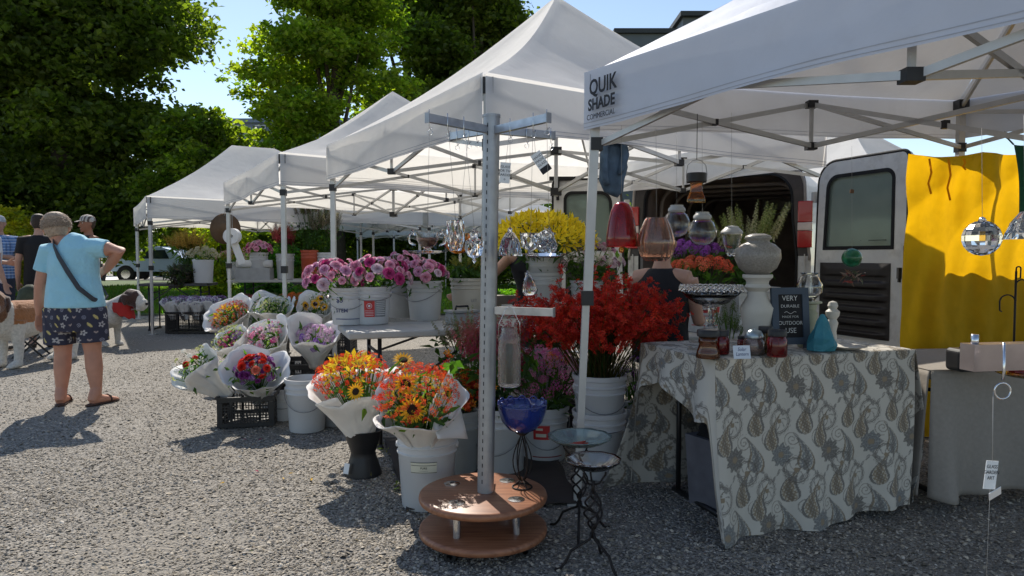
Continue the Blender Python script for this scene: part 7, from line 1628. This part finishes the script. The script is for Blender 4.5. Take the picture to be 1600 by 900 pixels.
# ---- vendors
vs=W(1040,540,4.35); vs.z=0
figure(Vector((vs.x-.02,4.38,0)),-.55,'seated vendor in a black tank top turned away behind the red sprays',1.66,skin=SK2,top=(.010,.010,.014),leg=(.02,.02,.03),hair=(.035,.018,.012),sit=True,female=True,larm='front',rarm='front',short=False)
r=empty('stool',Vector((vs.x+.02,4.36,0)),0,'round stool under the seated vendor','stool'); m=MB(); m.lathe([(.001,.50),(.16,.50),(.165,.515),(.16,.53),(.001,.53)],24); m.build('seat',BLACKP,r,sharp=40)
for i in range(4):
    a=i*math.pi/2+.6; m=MB(); m.tube([(.10*math.cos(a),.10*math.sin(a),.502),(.17*math.cos(a),.17*math.sin(a),0)],.012,8); m.build('leg',DARKM,r)
v2=W(838,470,6.35); v2.z=0
figure(v2,2.9,'vendor in dark top leaning behind the yellow lilies, bare bent arm showing',1.62,top=(.02,.02,.025),leg=(.03,.03,.04),hair=(.03,.02,.015),female=True,lean=.75,larm='front',rarm='reach',short=False)
# ------------------------------------------------------------ dogs
DOGM=mat('dog_fur',(1,1,1),.9,useCol=True,var=.2,vscale=40,bump=1.0,bscale=55,sheen=.3)
def dog(loc,rz,label,h=.72,patch=0,headyaw=0,headdown=0,bandana=None,collar=True):
    """facing +Y; h = shoulder height"""
    r=empty('dog',loc,rz,label,'dog'); k=h/.72; q=lambda *p:A_(*p)*k; m=MB(); X=A_(1,0,0)
    m.loft([q(0,-.46,.56),q(0,-.38,.54),q(0,-.20,.52),q(0,.0,.49),q(0,.18,.47),q(0,.32,.50),q(0,.40,.55)],[(.07*k,.08*k),(.135*k,.15*k),(.145*k,.16*k),(.155*k,.19*k),(.165*k,.215*k),(.14*k,.18*k),(.09*k,.11*k)],20,lat=X)
    c,s=math.cos(headyaw),math.sin(headyaw); nb=q(0,.34,.60); hc=q(0,.34,.60)+A_(s*-.26,c*.26,.17-headdown)*k
    f=A_(-s,c,-.18); f/=np.linalg.norm(f); rt=np.cross(f,A_(0,0,1)); rt/=np.linalg.norm(rt); up=np.cross(rt,f)
    m.loft([q(0,.26,.54),(nb+hc)/2,hc-f*.04],[(.12*k,.15*k),(.105*k,.12*k),(.095*k,.10*k)],16,lat=X)
    kh=k*1.22
    m.loft([hc-f*.08*kh,hc-f*.02*kh+up*.02,hc+f*.05*kh+up*.02*kh,hc+f*.10*kh-up*.01*kh,hc+f*.135*kh-up*.03*kh,hc+f*.185*kh-up*.04*kh,hc+f*.21*kh-up*.04*kh],[(.06*kh,.06*kh),(.105*kh,.105*kh),(.108*kh,.106*kh),(.086*kh,.084*kh),(.072*kh,.074*kh),(.066*kh,.068*kh),(.042*kh,.042*kh)],18,lat=rt)
    m.loft([hc+f*.08*kh-up*.06*kh,hc+f*.13*kh-up*.09*kh,hc+f*.185*kh-up*.09*kh],[(.060*kh,.034*kh),(.064*kh,.040*kh),(.034*kh,.024*kh)],12,lat=rt)
    for sx in (-1,1):
        b=hc+rt*sx*.085*kh+up*.055*kh-f*.01; m.loft([b-rt*sx*.02,b+rt*sx*.025*kh-up*.01*kh,b+rt*sx*.032*kh-up*.07*kh+f*.01,b+rt*sx*.018*kh-up*.125*kh+f*.015],[(.02*kh,.03*kh),(.018*kh,.046*kh),(.014*kh,.044*kh),(.008*kh,.018*kh)],12,lat=rt)
        # front leg
        m.loft([q(sx*.105,.22,.48),q(sx*.115,.23,.34),q(sx*.11,.215,.20),q(sx*.11,.225,.08),q(sx*.11,.235,.045)],[.085*k,.060*k,.046*k,.040*k,.046*k],12)
        m.loft([q(sx*.11,.20,.035),q(sx*.11,.25,.045),q(sx*.11,.305,.028),q(sx*.11,.325,.018)],[(.04*k,.034*k),(.05*k,.043*k),(.048*k,.028*k),(.03*k,.016*k)],12,lat=X)
        for o in (-.028,-.009,.009,.028): m.loft([q(sx*.11+o,.29,.024),q(sx*.11+o,.335,.016)],[.013*k,.010*k],6)
        # hind leg: knee forward, hock backward
        dx=.03*sx
        m.loft([q(sx*.10,-.34,.50),q(sx*.125,-.27,.37),q(sx*.125,-.27,.30),q(sx*.115,-.40,.215),q(sx*.115,-.42,.19),q(sx*.115,-.395,.07)],[.11*k,.088*k,.066*k,.044*k,.040*k,.036*k],12)
        m.loft([q(sx*.115,-.42,.035),q(sx*.115,-.37,.042),q(sx*.115,-.31,.026),q(sx*.115,-.295,.018)],[(.036*k,.034*k),(.046*k,.040*k),(.045*k,.026*k),(.03*k,.016*k)],12,lat=X)
        for o in (-.026,-.009,.009,.026): m.loft([q(sx*.115+o,-.325,.022),q(sx*.115+o,-.282,.015)],[.012*k,.009*k],6)
    m.loft([q(0,-.48,.60),q(0,-.56,.52),q(.02,-.60,.38),q(.03,-.60,.25),q(.03,-.57,.17)],[.045*k,.05*k,.052*k,.042*k,.014*k],12)
    BR=np.array([.34,.14,.05]); WH=np.array([.56,.53,.48]); DKB=np.array([.055,.025,.018])
    def cf(co):
        n=fbm(co,5,2)*.06; c_=np.tile(WH,(len(co),1)); rel=(co-hc)@np.stack([rt,f,up],1)/kh
        body=(co[:,2]/k>.46+n+(.04 if patch else 0)*np.sin(co[:,1]*9))&(co[:,1]/k<.30+n); c_[body]=BR if not patch else BR*.8
        c_[(co[:,1]/k<-.2)&(co[:,2]/k>.36+n)]=BR; 
        if patch==1: c_[(co[:,1]/k>.10)&(co[:,1]/k<.36)]=WH*.8
        hd=(np.linalg.norm(rel*np.array([1,.9,1]),axis=1)<.20)&(rel[:,1]<.12)&(rel[:,1]>-.10)
        c_[hd]=DKB if patch else BR*.45; bl=(np.abs(rel[:,0])<.020+.02*np.clip(rel[:,1]*4,0,1))&(rel[:,1]>-.02)&(rel[:,2]>0); c_[hd&bl]=WH
        ear=(np.abs(rel[:,0])>.098)&(rel[:,1]<.07)&(rel[:,1]>-.09)&(np.abs(rel[:,2])<.13); c_[ear]=DKB
        c_[(rel[:,1]>.12)&(np.linalg.norm(rel,axis=1)<.28)]=WH
        return c_*(1+.25*n[:,None]*8*.3)
    remeshed(m,'body',DOGM,r,.0085*k,2,colfn=cf)
    m=MB(); m.loft([hc+f*.198*kh-up*.018*kh,hc+f*.217*kh-up*.018*kh,hc+f*.228*kh-up*.024*kh],[(.028*kh,.022*kh),(.028*kh,.020*kh),(.012*kh,.008*kh)],12,lat=rt); m.build('nose',BLACKP,r)
    for sx in (-1,1):
        m=MB(); kk=6; c0=hc+rt*sx*.055*kh+f*.100*kh+up*.035*kh; m.lathe([(max(.0004,.011*math.sin(math.pi*i/kk)),-.011*math.cos(math.pi*i/kk)) for i in range(kk+1)],10,c=c0); m.build('eye',mat('dog_eye',(.015,.008,.005),.1),r)
    a=(nb+hc)/2
    if collar and not bandana: 
        m=MB(); m.tube([a+rt*.112*k*math.cos(t)+f*.122*k*math.sin(t)-up*.0 for t in np.linspace(0,2*math.pi,21)[:-1]],.010,6,closed=True); m.build('collar',mat('red_collar',(.30,.02,.02),.6),r)
    if bandana:
        RB=mat('red_bandana',(.42,.025,.020),.85,bump=.4,bscale=20,var=.1); m=MB(); ce=a-A_(0,0,.02)
        def fn(u,v):
            t=(u-.5)*2*math.pi*.98; w=np.clip(np.cos(t*.5),0,1)**1.6; L_=.05+.17*w; R1=.125*k+.035*v*w
            return [ce[0]+rt[0]*R1*np.sin(t)+f[0]*R1*1.08*np.cos(t), ce[1]+rt[1]*R1*np.sin(t)+f[1]*R1*1.08*np.cos(t), ce[2]+.03-L_*v+.01*np.sin(9*t)*v]
        m.grid(fn,44,10); o=m.build('bandana',RB,r); sm=o.modifiers.new('t','SOLIDIFY'); sm.thickness=.005
        m=MB(); fx=A_(f[0],f[1],0); fx/=np.linalg.norm(fx); text(m,'Service',.034,ce+fx*.168*k+A_(0,0,-.075),-np.cross(A_(0,0,1),fx)*-1 if False else np.cross(A_(0,0,1),fx),A_(0,0,1)*.97+fx*.2,fx,extr=.0005); m.build('lettering',WHT,o,smooth=False)
    return r
d1=G(14,578); dog(Vector((d1.x-.02,d1.y+.38,0)),math.pi-.30,'large brown and white dog at left edge facing the camera','.72' if False else .76,patch=0,headyaw=.75,headdown=.10)
d2=G(176,541); dog(Vector((d2.x-.22,d2.y+.14,0)),-2.10,'large dark faced white dog wearing a red bandana beside the shorts',.64,patch=1,headyaw=.45,headdown=.06,bandana=True)
